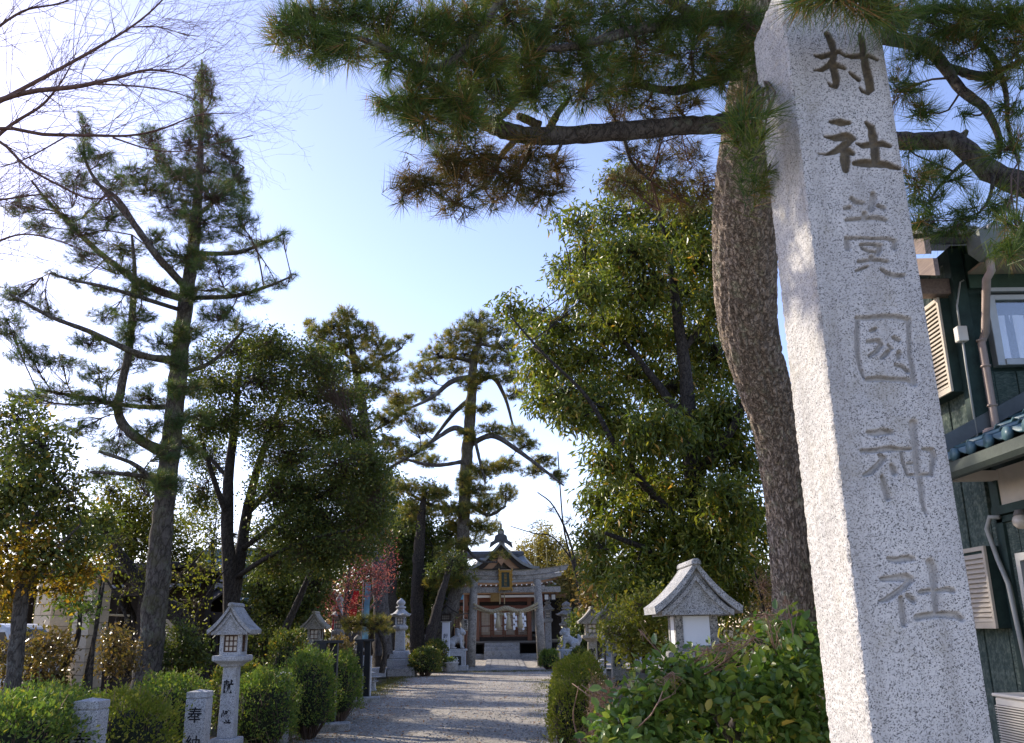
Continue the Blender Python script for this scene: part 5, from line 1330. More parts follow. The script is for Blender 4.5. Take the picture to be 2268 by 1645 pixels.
    def strip(up, dn, y0, y1, nm, mat):
        nn_ = len(up); v = [(x_, y0, z_) for x_, z_ in up] + [(x_, y0, z_) for x_, z_ in dn] + [(x_, y1, z_) for x_, z_ in up] + [(x_, y1, z_) for x_, z_ in dn]; f = []
        for i in range(nn_ - 1):
            f += [(i, nn_ + i, nn_ + i + 1, i + 1), (2 * nn_ + i, 2 * nn_ + i + 1, 3 * nn_ + i + 1, 3 * nn_ + i), (i, i + 1, 2 * nn_ + i + 1, 2 * nn_ + i), (nn_ + i, 3 * nn_ + i, 3 * nn_ + i + 1, nn_ + i + 1)]
        f += [(0, 2 * nn_, 3 * nn_, nn_), (nn_ - 1, 2 * nn_ - 1, 4 * nn_ - 1, 3 * nn_ - 1)]
        mb = MB(); mb.add(v, f); return mb.build(nm, mat, t)
    top = gcurve(gw, gb + .08, ga, .36)
    sh = lambda c_, d: [(x_, z_ - d) for x_, z_ in c_]
    strip(top, sh(top, .16), yf - .25, 2.9, 'gable_roof', M['copper'])
    strip(sh(top, .165), sh(top, .44), yf - .12, yf + .0, 'bargeboard', M['wood_dark'])
    in1 = gcurve(gw * .90, gb - .02, ga - .42, .30); strip(in1, sh(in1, .52), yf + .02, yf + .12, 'inner_bargeboard', M['wood_tan'])
    poly = sh(gcurve(gw * .80, gb + .02, ga - .80, .26), .0)
    b = MB(); b.prism(poly, 'y', yf + .30, yf + .36); b.build('gable_wall', plain('dark_gable_wall', (0.02, 0.016, 0.014), .9), t)
    g = MB(); gw2 = gw * .70; zb = gb + .03; zt_ = ga - 1.0
    for i in range(-9, 10):
        x_ = i * gw2 / 10; h_ = (zt_ - zb) * (1 - abs(x_) / gw2) ** 1.25; g.box((x_, yf + .25, zb + h_ / 2), (.035, .03, max(h_, .05)))
    for i in range(7):
        z_ = zb + (zt_ - zb) * (i + .5) / 8; hw = gw2 * (1 - ((z_ - zb) / (zt_ - zb)) ** (1 / 1.25)); g.box((0, yf + .262, z_), (2 * hw, .025, .03))
    g.build('gable_lattice', plain('grey_gable_lattice', (0.20, 0.17, 0.14), .8), t, kind='stuff')
    b = MB(); b.bbox((-gw * .85, yf - .05, gb - .16), (gw * .85, yf + .25, gb - .0)); b.build('gable_beam', M['wood_dark'], t)
    b = MB(); b.prism([(-.16, ga - .55), (-.22, ga - .95), (0, ga - 1.25), (.22, ga - .95), (.16, ga - .55)], 'y', yf - .16, yf - .125); b.build('gable_pendant', M['wood_tan'], t)
    # tiled front part of the gable roof: seams
    b = MB()
    oz = ga + .05
    b.prism([(-.62, oz - .42), (-.55, oz - .12), (-.36, oz - .02), (-.30, oz + .22), (-.16, oz + .30), (-.17, oz + .42), (-.10, oz + .56), (.10, oz + .56), (.17, oz + .42), (.16, oz + .30), (.30, oz + .22), (.36, oz - .02), (.55, oz - .12), (.62, oz - .42), (.3, oz - .2), (0, oz - .05), (-.3, oz - .2)], 'y', yf - .34, yf - .16)
    on = b.build('ridge_ornament', M['tile_dark'], t)
    b = MB(); b.tube([(0, yf - .36, oz + .40), (0, yf - .30, oz + .40)], .10, 12); b.build('crest_disc', M['tile_old'], on)
    b = MB(); b.tube([(0, yf - .25, oz + .50), (0, yf - .25, oz + .86)], [.06, .05], 8); b.build('ornament_spike', M['tile_dark'], on)
    b = MB(); b.tube([(0, yf - .2, oz + .12), (0, 2.9, oz + .12)], .17, 8); b.build('gable_ridge', M['tile_dark'], t)
    # name board and bell-rope gear under the eave
    nb = MB(); nb.box((X(1099), -.5, zf(1323)), (.55, .06, .42)); nb.build('name_board', plain('old_gilt', (0.26, 0.17, 0.06), .5), t)
    for x_ in (X(1108), X(1118)):
        b = MB(); b.tube([(x_, -.55, zf(1312)), (x_, -.55, zf(1338))], .03, 6); b.build('bell_rope', M['rope'], t)
    # pale wall pieces to the right under the eave
    for x_ in (X(1210), X(1225)):
        lt = MB(); lt.box((x_, -1.2, zf(1325)), (.24, .24, .34)); q = lt.build('hanging_lantern', M['black'], t); 
        l2 = MB(); l2.box((x_, -1.2, zf(1325)), (.19, .255, .24)); l2.build('pane', M['paper_white'], q)
hall()

# side hall and stone fence to the right of the hall, low in the trees
def side_hall():
    Y = 52.0; p = P(1245, 1440, Y); t = thing('side_hall', 'low dark side hall with a copper roof right of the worship hall', 'shrine hall', (p.x, Y, 0)); k = px(1245, 1400, Y)
    z = lambda y_: P(1245, y_, Y).z
    b = MB(); b.bbox((-2.4, 0, .3), (2.2, 3, z(1366))); b.build('wall', M['wood_dark'], t)
    b = MB(); b.bbox((-2.8, -.6, 0), (2.6, 3.4, .9)); b.build('stone_base', M['granite'], t, bev=.03)
    b = MB(); b.prism([(-1.0, z(1364)), (1.5, z(1340)), (4.0, z(1364)), (4.0, z(1364) - .1), (1.5, z(1342) - .1), (-1.0, z(1366) - .02)], 'x', -3.0, 2.9); b.build('roof', M['copper'], t)
    for i in range(9):
        b = MB(); b.box((-2.2 + i * .55, -.05, (z(1366) + .9) / 2), (.12, .12, z(1366) - .9)); b.build('post', M['wood_dark'], t)
    for i in range(3):
        b = MB(); b.bbox((-1.9 + i * 1.5, -.04, 1.5), (-.95 + i * 1.5, -.015, z(1372))); b.build('paper_screen', plain('aged_paper', (0.45, 0.42, 0.36), .9), t)
    return t
side_hall()
fe = thing('stone_fence', 'row of short granite fence posts beyond the right guardian lion', 'fence', gp(1235, 1450, 49.5))
pm = MB(); pm.box((0, 0, .62), (.20, .20, 1.24)); pmm = pm.mesh('fence_post', M['granite'])
for i in range(16): obj('fence_post', pmm, fe, (-1.6 + i * .36, 0, .05))
b = MB(); b.box((2.3, 0, .12), (8, .4, .3)); b.build('kerb', M['granite'], fe)

# ------------------------------------------------------------------ guardian lions on lettered pedestals
def lion(label, loc, flip, text, z0):
    t = thing('guardian_lion', label, 'lion statue', (loc[0], loc[1], z0)); bm = bmesh.new()
    def ball(c, r_, s=(1, 1, 1)):
        m_ = Matrix.Translation(Vector(c)) @ Matrix.Diagonal((*[r_ * q for q in s], 1)); bmesh.ops.create_icosphere(bm, subdivisions=2, radius=1, matrix=m_)
    def chain(pts, rads):
        for (a, b_), (ra, rb) in zip(zip(pts[:-1], pts[1:]), zip(rads[:-1], rads[1:])):
            for q in range(7):
                w = q / 6; ball(Vector(a).lerp(Vector(b_), w), ra + (rb - ra) * w)
    # faces +x, sitting: haunches at the back, straight forelegs, head turned a little to the front
    chain([(-.26, 0, .22), (-.05, 0, .33), (.14, 0, .46)], [.17, .16, .145]); ball((.14, 0, .40), .16, (1, 1, 1.2))
    for s in (-1, 1):
        chain([(.18, s * .09, .40), (.22, s * .095, .2), (.235, s * .10, .05)], [.075, .055, .05]); ball((.28, s * .10, .035), .055, (1.3, 1, .7))
        chain([(-.26, s * .11, .22), (-.10, s * .15, .17), (-.16, s * .15, .06)], [.12, .085, .06]); ball((-.06, s * .15, .035), .06, (1.6, 1, .65))
    ball((.22, -.02, .66), .145, (1.05, 1, .95)); ball((.335, -.04, .62), .085, (1, 1.05, .8)); ball((.335, -.04, .56), .065, (1, 1, .6))
    for a in range(9):
        q = a / 8 * math.pi * 1.5 - .6; ball((.12 - .03 * math.sin(q), .13 * math.cos(q * 1.1), .66 - .05 * a % .17), .062)
    for zz in (.50, .58, .66, .74): ball((.08, -.10, zz), .058); ball((.08, .10, zz), .058); ball((.03, 0, zz), .065)
    for s in (-1, 1): ball((.21, s * .10 - .02, .78), .04, (1, .7, 1.4)); ball((.345, s * .045 - .04, .68), .024)
    chain([(-.36, 0, .22), (-.42, 0, .38), (-.36, 0, .52)], [.07, .095, .05]); ball((-.44, .05, .32), .06); ball((-.44, -.05, .42), .06)
    me = bpy.data.meshes.new('statue'); bm.to_mesh(me); bm.free(); tmp = bpy.data.objects.new('statue', me); C.objects.link(tmp)
    rm = tmp.modifiers.new('r', 'REMESH'); rm.mode = 'VOXEL'; rm.voxel_size = .017
    dg = bpy.context.evaluated_depsgraph_get(); m2 = bpy.data.meshes.new_from_object(tmp.evaluated_get(dg)); bpy.data.objects.remove(tmp)
    m2.name = 'statue'; m2.materials.clear(); m2.materials.append(M['granite_light'])
    for p_ in m2.polygons: p_.use_smooth = True
    if flip:
        for v_ in m2.vertices: v_.co.x *= -1
        m2.flip_normals()
    st = obj('statue', m2, t, (0, 0, .085)); b = MB(); b.box((0, 0, .04), (.92, .44, .08)); b.build('plinth', M['granite_light'], t, bev=.01)
    return t
def pedestal(label, loc, ch, h):
    t = thing('stone_pedestal', label, 'pedestal', loc); b = MB(); b.box((0, 0, h / 2), (.80, .62, h)); bo = b.build('block', M['granite_light'], t, bev=.012)
    b = MB(); b.prism([(-.24, h * .5 - .15), (-.21, h * .5 - .18), (.21, h * .5 - .18), (.24, h * .5 - .15), (.24, h * .5 + .15), (.21, h * .5 + .18), (-.21, h * .5 + .18), (-.24, h * .5 + .15)], 'y', -.318, -.305); pl = b.build('plaque', M['black'], bo)
    obj('lettering', text_mesh(ch, .30, M['white_ink']), pl, (0, -.322, h * .5), (math.pi / 2, 0, 0))
    b = MB(); b.box((0, 0, .06), (1.0, .8, .24)); b.build('foot', M['granite'], t, bev=.02); return t
for lab, lab2, x_, ch, fl in (('stone guardian lion facing right between the white post and the torii', 'grey pedestal with black plaque marked 献 left of the torii', 1009, '献', False), ('stone guardian lion facing left beside the dark conifer shrub', 'grey pedestal with black plaque marked 奉 right of the torii', 1262, '奉', True)):
    Yk = 37.4; p = P(x_, 1450, Yk); zt = P(x_, 1441, Yk).z; zb = .12
    pedestal(lab2, (p.x, Yk, 0), ch, zt); lion(lab, (p.x, Yk), fl, ch, zt)
# white paper lantern on a pole, wooden lantern on a white post, flower pot
Yp = 40.2; p = P(1032, 1400, Yp); k = px(1032, 1390, Yp)
t = thing('paper_lantern', 'white paper lantern lettered 御神燈 under a little roof beside the torii pillar', 'paper lantern', (p.x, Yp, 0)); zz = lambda y_: P(1032, y_, Yp).z
b = MB(); b.lathe([(.10, zz(1397)), (.20, zz(1396)), (.255, zz(1393)), (.27, zz(1384)), (.255, zz(1375)), (.20, zz(1371.5)), (.10, zz(1370.5))], 20); la = b.build('lantern_shade', plain('warm_white_paper', (0.80, 0.75, 0.66), .8, var=.05, bump=0), t, smooth=True)
for i, ch in enumerate('御神燈'): obj('lettering', text_mesh(ch, .155, M['ink']), la, (0, -.276, zz(1376.5 + i * 7.3)), (math.pi / 2, 0, 0))
b = MB(); b.tube([(0, .06, 0), (0, .06, zz(1366))], .04, 8); b.build('pole', M['wood_red_z'], t)
b = MB(); gable_roof(b, .92, .6, .20, .05, sag=-.03); q = b.build('roof', M['wood_grey'], t); q.location = (0, 0, zz(1367))
b = MB(); b.box((0, .06, .08), (.5, .5, .16)); b.build('foot', M['granite'], t)
Yp = 36.9; p = P(987, 1440, Yp); zz = lambda y_: P(987, y_, Yp).z
t = thing('post_lantern', 'dark wooden lantern on a slim white post lettered 献燈 left of the torii', 'post lantern', (p.x, Yp, 0))
b = MB(); b.box((0, 0, zz(1377) / 2), (.34, .30, zz(1377)), top=(.86, .86)); po = b.build('post', plain('white_stone_post', (0.60, 0.61, 0.63), .7, var=.08), t, bev=.01)
b = MB(); b.box((0, 0, zz(1376)), (.40, .36, .05)); b.build('post_cap', M['granite_light'], t)
for ch, y_ in (('献', 1408), ('燈', 1424)): obj('lettering', text_mesh(ch, .20, M['ink_grey']), po, (0, -.152 + .02 * (zz(y_) / zz(1377)), zz(y_)), (math.pi / 2, 0, 0))
b = MB()
for sx in (-1, 1):
    for sy in (-1, 1): b.box((sx * .17, sy * .17, zz(1367)), (.05, .05, zz(1359) - zz(1375)))
for z_ in (zz(1375) + .02, zz(1359) - .02): b.box((0, 0, z_), (.42, .42, .05))
bx = b.build('lantern_box', M['wood_dark'], t)
for a in range(4):
    rot = a * math.pi / 2; pm = MB(); pm.box((0, 0, 0), (.30, .006, .26)); obj('pane', pm.mesh('pane', plain('dusky_paper', (0.22, 0.19, 0.15), .8)), bx, (math.sin(rot) * .14, -math.cos(rot) * .14, zz(1367)), (0, 0, rot))
    g = MB()
    for i in range(3): g.box((-.08 + .08 * i, 0, 0), (.014, .016, .27)); g.box((0, .002, -.08 + .08 * i), (.3, .012, .014))
    obj('window_lattice', g.mesh('window_lattice', M['wood_dark']), bx, (math.sin(rot) * .155, -math.cos(rot) * .155, zz(1367)), (0, 0, rot))
b = MB(); gable_roof(b, 1.0, .8, .36, .05, sag=.03); q = b.build('roof', M['wood_dark'], t); q.location = (0, 0, zz(1357))
p = P(997, 1486, 35.6)
t = thing('flower_pot', 'round grey flower pot with yellow flowers at the foot of the white post', 'flower pot', (p.x, 35.6, 0))
b = MB(); b.lathe([(.22, 0), (.27, .05), (.30, .30), (.335, .34), (.34, .38), (.30, .385), (.29, .34)], 20); b.build('pot', M['granite'], t, smooth=True)
b = MB(); b.lathe([(.28, .34), (.10, .36)], 16); b.build('soil', M['earth'], t)
n = 260; q = np.stack([rng.normal(0, .11, n), rng.normal(0, .11, n), .40 + rng.uniform(0, .12, n)], 1); tv, tf = leaf_shape(.55)
v, f = scatter(tv, tf, q, frames(unit(rng.normal(size=(n, 3)) + [0, 0, 1])), rng.uniform(.04, .08, n)); obj('leaves', raw_mesh('leaves', v, f, M['leaf_hedge'], rnd=rng.uniform(0, 1, len(f))), t, kind='stuff')
n = 90; q = np.stack([rng.normal(0, .09, n), rng.normal(0, .09, n), .49 + rng.uniform(0, .08, n)], 1)
v, f = scatter(tv, tf, q, frames(unit(rng.normal(size=(n, 3)) + [0, 0, 1])), rng.uniform(.03, .06, n)); obj('flowers', raw_mesh('flowers', v, f, leaf_mat('yellow_petals', [(0, (.55, .38, .02)), (1, (.75, .6, .06))], .3), rnd=rng.uniform(0, 1, len(f))), t, kind='stuff')
# ------------------------------------------------------------------ trees and shrubs
T_NEAR = [needle_tuft(24 + 5 * s, .13 + .012 * s, .0040, .75 + .12 * s, .05 + .03 * s, s, .12) for s in range(5)]
T_SOFT = [needle_tuft(26, .13 + .015 * s, .0052, .85, .16, 20 + s, .06) for s in range(4)]
T_FAR = [needle_tuft(26, .20, .013, 1.05, .15, 40 + s, .03) for s in range(4)]

# --- the big black pine behind the pillar
pine = Plant('black_pine', 'large black pine with leaning plated trunk directly behind the carved pillar', 'pine tree', gp(1765, 1480, 9.6), group=None)
tp_ = [(*P(x, y, d), w / 2 * px(x, y, d)) for x, y, w, d in [(1766, 1500, 130, 9.7), (1762, 1380, 104, 9.5), (1754, 1250, 94, 9.2), (1743, 1100, 98, 8.9), (1722, 960, 104, 8.5), (1690, 850, 114, 8.1), (1660, 740, 124, 7.7), (1650, 620, 138, 7.3), (1650, 500, 146, 6.9), (1660, 380, 148, 6.5), (1682, 240, 150, 6.1), (1706, 100, 156, 5.8), (1730, -60, 160, 5.5), (1745, -220, 160, 5.2)]]
tpath, tme = bark_relief('trunk', tp_, M['bark_near'], pine.o); pine.sk.append(tpath); obj('trunk', tme, pine.root)
L1 = pine.limb('limb', [(1660, 262, 52, 6.1), (1590, 275, 44, 6.0), (1500, 280, 40, 5.8), (1380, 291, 42, 5.6), (1250, 300, 42, 5.4), (1165, 300, 40, 5.2), (1110, 286, 38, 5.1), (1070, 272, 34, 5.0)], None, M['bark_limb'], 14, 60, .10)
for pts in ([(1215, 288, 22, 5.35), (1235, 250, 15, 5.3), (1258, 222, 9, 5.25)], [(1195, 278, 22, 5.3), (1165, 264, 20, 5.25), (1148, 257, 17, 5.2)],
            [(1150, 300, 16, 5.2), (1110, 345, 13, 5.1), (1085, 400, 9, 5.0), (1040, 430, 5, 4.9)], [(1075, 276, 14, 5.05), (1120, 250, 16, 5.0), (1170, 180, 18, 5.1), (1200, 100, 22, 5.3), (1230, -40, 26, 5.5)],
            [(1170, 305, 10, 5.2), (1160, 360, 8, 5.15), (1130, 400, 6, 5.1), (1120, 440, 4, 5.1)],
            [(1700, 60, 40, 5.7), (1590, 40, 36, 5.5), (1490, 50, 32, 5.3), (1390, 70, 26, 5.1), (1290, 100, 20, 5.0), (1190, 110, 14, 4.9)],
            [(1540, 40, 26, 5.3), (1440, -30, 24, 5.1), (1300, -60, 22, 4.9), (1150, -40, 20, 4.7), (1010, 130, 20, 4.55), (930, 146, 17, 4.45), (870, 115, 15, 4.35), (800, 86, 12, 4.25), (740, 70, 9, 4.2), (690, 78, 6, 4.15)],
            [(1690, 160, 34, 5.9), (1600, 170, 26, 5.8), (1500, 200, 20, 5.6), (1420, 190, 14, 5.5)], [(1100, 345, 9, 5.1), (1020, 360, 7, 4.9), (960, 410, 5, 4.7)], [(1010, 135, 12, 4.55), (960, 220, 10, 4.6), (900, 240, 6, 4.5)],
            [(1250, 305, 8, 5.4), (1230, 350, 7, 5.3), (1235, 400, 4, 5.2)], [(1380, 300, 10, 5.6), (1400, 360, 8, 6.2), (1440, 400, 6, 6.6)], [(1700, 200, 20, 6.0), (1740, 120, 18, 5.2), (1790, 20, 16, 4.0), (1850, -30, 14, 3.3), (1900, -20, 8, 3.0)]):
    pine.limb('bough', pts, None, M['bark_limb'], 8, 26, .10)
# limbs on the right of the pillar
for pts in ([(1700, 300, 50, 6.2), (1850, 290, 44, 6.0), (1990, 311, 38, 5.8), (2060, 312, 40, 5.6), (2112, 312, 42, 5.5), (2150, 342, 46, 5.4), (2195, 380, 50, 5.3), (2267, 410, 54, 5.1), (2360, 440, 58, 4.9)],
            [(2112, 316, 20, 5.5), (2132, 300, 16, 5.5), (2140, 290, 10, 5.5)], [(1720, 60, 44, 5.6), (1850, 60, 36, 5.2), (1965, 86, 30, 5.0), (2045, 103, 30, 4.9), (2085, 140, 28, 4.85), (2125, 195, 24, 4.8), (2180, 240, 20, 4.7), (2210, 300, 15, 4.7), (2213, 350, 8, 4.7)],
            [(2090, 145, 16, 4.85), (2150, 165, 22, 4.8), (2190, 168, 18, 4.7), (2230, 150, 14, 4.6), (2290, 120, 14, 4.5)], [(2165, 90, 14, 4.6), (2200, 130, 14, 4.6), (2226, 200, 12, 4.6), (2232, 280, 9, 4.6), (2255, 360, 7, 4.6)],
            [(1960, 60, 26, 5.0), (2060, 20, 22, 4.8), (2160, 30, 20, 4.6), (2280, 60, 20, 4.4)], [(2150, 345, 10, 5.4), (2090, 400, 7, 5.3), (2060, 440, 4, 5.2)], [(2200, 390, 10, 5.2), (2190, 440, 7, 5.1), (2160, 480, 4, 5.0)]):
    pine.limb('bough', pts, None, M['bark_limb'], 9, 34, .10)
A = [(640, 70, 46, 60, 4.15), (700, 95, 55, 55, 4.2), (690, 30, 55, 36, 4.2), (760, 110, 60, 40, 4.25), (750, 25, 75, 45, 4.3), (840, 40, 70, 55, 4.4), (860, 130, 50, 50, 4.4), (930, 70, 70, 70, 4.5), (940, 160, 60, 50, 4.5), (1010, 60, 90, 80, 4.6), (1060, 150, 80, 70, 4.7),
     (1120, 40, 100, 80, 4.9), (1160, 140, 90, 80, 5.0), (1240, 60, 110, 90, 5.1), (1290, 140, 90, 60, 5.1), (1350, 40, 110, 80, 5.2), (1410, 120, 100, 70, 5.3), (1470, 40, 110, 70, 5.3), (1530, 120, 100, 80, 5.4), (1590, 50, 90, 70, 5.4), (1610, 160, 70, 70, 5.5), (1660, 60, 60, 80, 5.3),
     (1090, 215, 80, 55, 4.8), (1000, 215, 70, 45, 4.6), (910, 220, 65, 40, 4.5), (850, 225, 34, 34, 4.4), (930, 275, 60, 40, 4.5), (1010, 280, 60, 40, 4.6), (1180, 215, 70, 50, 5.1), (1290, 200, 80, 40, 5.2), (1390, 190, 70, 40, 5.4), (1010, 240, 60, 45, 4.55)]
A2 = [(1040, 330, 70, 36, 4.85), (985, 365, 50, 36, 4.75), (940, 410, 55, 34, 4.65), (905, 425, 30, 30, 4.6), (1030, 400, 60, 40, 4.85), (1010, 445, 60, 26, 4.8), (1090, 370, 60, 50, 5.0), (1090, 440, 50, 22, 5.0), (1150, 400, 60, 50, 5.1), (1170, 345, 60, 40, 5.1), (1195, 430, 55, 26, 5.15), (1230, 370, 34, 34, 5.2), (1215, 410, 40, 30, 5.2),
      (1420, 230, 70, 36, 5.7), (1500, 235, 60, 34, 5.8), (1350, 235, 60, 34, 5.6), (1400, 345, 50, 32, 6.4), (1450, 380, 60, 40, 6.8), (1520, 350, 55, 45, 7.0), (1390, 410, 60, 40, 7.0), (1500, 430, 70, 45, 7.2), (1560, 400, 40, 50, 7.2), (1460, 320, 60, 22, 6.5)]
A3 = [(2010, 30, 60, 40, 4.7), (2070, 55, 70, 50, 4.6), (2140, 40, 70, 50, 4.5), (2210, 50, 60, 60, 4.4), (2250, 110, 40, 60, 4.4), (2030, 130, 45, 45, 4.9), (2000, 200, 34, 46, 4.9), (2040, 250, 36, 34, 4.9), (2150, 110, 50, 30, 4.6), (2200, 170, 34, 40, 4.6), (2245, 230, 30, 50, 4.5), (2140, 250, 20, 20, 4.7),
      (2030, 400, 36, 50, 5.2), (2060, 450, 40, 32, 5.2), (2055, 490, 45, 26, 5.1), (2110, 400, 30, 34, 5.2), (2160, 460, 50, 30, 5.0), (2120, 500, 50, 20, 5.0), (2215, 450, 40, 40, 4.8), (2250, 510, 30, 40, 4.3), (2240, 560, 34, 26, 4.3), (2230, 330, 40, 40, 4.6), (2060, 360, 40, 30, 5.3), (2010, 320, 16, 30, 5.4)]
pine.pads(A, 5, .33, 1.0, 0, .1, .0042)
A4 = [(1640, 280, 34, 22, 4.3), (1668, 320, 26, 26, 4.2), (1625, 330, 34, 24, 4.4), (1690, 225, 22, 22, 4.3), (1660, 400, 40, 34, 5.0), (1690, 270, 20, 30, 4.3)]
A5 = [(1790, 2, 40, 26, 3.0), (1840, 0, 40, 20, 2.95), (1900, -4, 50, 20, 2.9), (1960, 6, 40, 26, 2.95), (1930, 40, 30, 16, 2.95), (1985, 60, 26, 30, 3.1)]
pine.needles(M['needle_near'], T_NEAR, (.85, 1.25)); pine.twigs(M['twig']); pine.clear()
pine.pads(A2, 5, .34, 1.0, 0, -.15, .0055, curve=.22); pine.needles(M['needle_backlit'], T_NEAR, (.8, 1.15), name='backlit_needles'); pine.twigs(M['twig_red']); pine.clear()
pine.pads(A3, 5, .27, 1.0, 0, 0.1, .0042); 
TF = [(1640, 278, 3.25, -.3), (1664, 218, 3.3, .5), (1690, 300, 3.1, .2), (1618, 258, 3.35, -.6), (1655, 345, 3.3, -.2), (1702, 250, 3.1, .5), (1668, 300, 3.2, 0), (1630, 310, 3.3, -.4), (1676, 256, 3.2, .3), (1650, 246, 3.3, -.1), (1672, 398, 3.6, .1), (1640, 400, 3.7, -.3), (1700, 380, 3.5, .3), (1690, 420, 3.6, .2)]
tw_ = []
for x, y, d, sx in TF:
    q = np.array(P(x, y, d)); q0 = np.array(P(1690 if d < 3.45 else 1700, 170 if d < 3.45 else 300, d + .5)); tw_.append([q0, (q0 + q) / 2 + np.array([sx * .05, -.05, -.03]), q])
    for rep in range(2): pine.tips.append(q[None]); pine.tipd.append(unit(np.array([[sx, -.5 - .3 * rep, -.15 + .5 * rep]])))
pine.tw.append((np.array(tw_), np.tile(np.array([.008, .006, .004]), (len(tw_), 1))))
pine.pads(A5, 3, .26, .8, 0, -.6, .003); pine.needles(M['needle_near'], T_NEAR, (.9, 1.3)); pine.twigs(M['twig']); pine.clear()

# --- tall soft pine on the left
b_ = Plant('tall_pine', 'tall lichen-trunked pine rising highest on the left of the approach', 'pine tree', gp(322, 1545, 17.0))
YB = 17.0
b_.limb('trunk', [(318, 1560, 74), (325, 1500, 62), (338, 1400, 54), (352, 1250, 50), (362, 1130, 46), (375, 1010, 44), (388, 900, 40), (397, 800, 38), (405, 720, 34), (418, 620, 29), (432, 510, 24), (440, 400, 18), (445, 300, 11), (447, 200, 7), (447, 132, 4)], YB, M['bark_pine'], 18, 90, .10)
for pts in ([(376, 1005, 26), (330, 985, 24, 16.8), (285, 955, 22, 16.7), (262, 915, 20, 16.7), (268, 860, 18, 16.7), (285, 780, 16, 16.7), (294, 680, 14, 16.7), (298, 600, 10, 16.7), (292, 520, 5, 16.7)],
            [(415, 640, 18), (350, 570, 17, 16.4), (300, 500, 14, 16.2), (260, 440, 10, 16.0), (205, 400, 6, 15.8)], [(412, 665, 17), (310, 625, 16, 17.4), (210, 550, 12, 17.8), (110, 450, 8, 18), (70, 400, 4, 18)],
            [(398, 800, 20), (310, 785, 15, 16.3), (200, 735, 12, 15.8), (110, 700, 9, 15.5), (20, 650, 5, 15.2)], [(388, 900, 14), (300, 900, 10, 17.5), (180, 880, 8, 17.8), (80, 860, 5, 18)],
            [(366, 1060, 12), (280, 1050, 9, 16.5), (200, 1045, 6, 16.3)], [(428, 560, 12), (520, 560, 10, 17.3), (580, 540, 7, 17.4), (632, 515, 4, 17.4)], [(420, 660, 12), (520, 655, 10, 16.6), (590, 635, 7, 16.5), (645, 612, 4, 16.4)],
            [(436, 480, 10), (490, 430, 8, 16.8), (540, 370, 5, 16.8)], [(440, 420, 9), (380, 380, 7, 17.2), (335, 320, 4, 17.2)], [(395, 830, 10), (470, 800, 9, 17.5), (540, 730, 6, 17.7)], [(412, 690, 10), (250, 640, 8, 16), (160, 620, 6, 15.8), (110, 605, 4, 15.7)], [(300, 500, 10, 16.2), (200, 380, 7, 16.4), (182, 290, 4, 16.4)], [(350, 1080, 14), (300, 1030, 10, 16.2), (220, 1000, 6, 16)]):
    b_.limb('limb', pts, YB, M['bark_pine'], 8, 26, .10)
B = [(447, 170, 26, 36), (430, 215, 24, 26), (468, 205, 26, 30), (440, 265, 46, 36), (475, 300, 38, 36), (420, 320, 46, 36), (500, 345, 40, 42), (450, 380, 70, 36), (520, 400, 34, 38), (400, 400, 50, 36), (470, 440, 80, 40), (540, 430, 20, 40), (335, 310, 34, 40), (350, 360, 40, 36), (182, 285, 20, 46), (180, 340, 30, 34), (225, 345, 34, 26), (260, 400, 50, 30), (170, 395, 36, 30), (300, 385, 40, 24), (330, 420, 60, 26),
     (380, 460, 50, 34), (450, 500, 70, 36), (530, 490, 50, 26), (585, 535, 40, 14), (625, 520, 22, 12), (540, 555, 50, 18), (240, 480, 60, 28), (180, 520, 50, 26), (115, 440, 26, 22), (150, 480, 30, 20), (40, 455, 40, 28), (90, 500, 40, 20), (270, 550, 60, 24), (350, 530, 40, 26), (400, 570, 60, 28), (480, 590, 60, 22), (190, 570, 50, 20), (610, 625, 34, 14), (645, 608, 16, 10), (545, 650, 60, 20), (470, 640, 50, 20),
     (120, 605, 20, 9), (170, 622, 34, 12), (230, 640, 36, 14), (270, 600, 40, 18), (340, 640, 50, 24), (490, 700, 60, 26), (540, 720, 40, 18), (430, 730, 40, 20), (300, 700, 50, 20), (235, 700, 40, 20), (200, 760, 50, 20), (110, 690, 40, 18), (40, 660, 50, 30), (20, 720, 40, 40), (60, 780, 60, 26), (140, 800, 50, 20), (220, 830, 50, 22), (300, 800, 50, 24), (360, 760, 40, 24), (440, 790, 40, 22), (130, 870, 70, 20), (230, 890, 70, 26), (330, 880, 50, 30), (60, 880, 50, 20), (430, 860, 40, 26), (180, 950, 60, 20), (260, 990, 60, 26), (300, 1050, 50, 24), (215, 1050, 50, 20), (370, 1070, 40, 30), (400, 980, 34, 30), (330, 950, 36, 24)]
B += [(412, 650, 40, 26, 16.4), (402, 730, 44, 26, 16.4), (398, 800, 40, 26, 16.4), (392, 860, 40, 26, 16.4), (382, 930, 40, 26, 16.4), (374, 1000, 40, 26, 16.4), (366, 1060, 34, 24, 16.4), (425, 570, 40, 26, 16.4), (300, 640, 30, 40, 16.4), (285, 740, 34, 40, 16.4), (440, 920, 40, 24), (430, 1000, 30, 24)]
b_.pads(B, YB, 2.3, 1.0, 1.1, .35, .008, gap=.28)
b_.needles(M['needle_soft'], T_SOFT, (.85, 1.35), skew=1.6); b_.twigs(M['twig']); b_.clear()

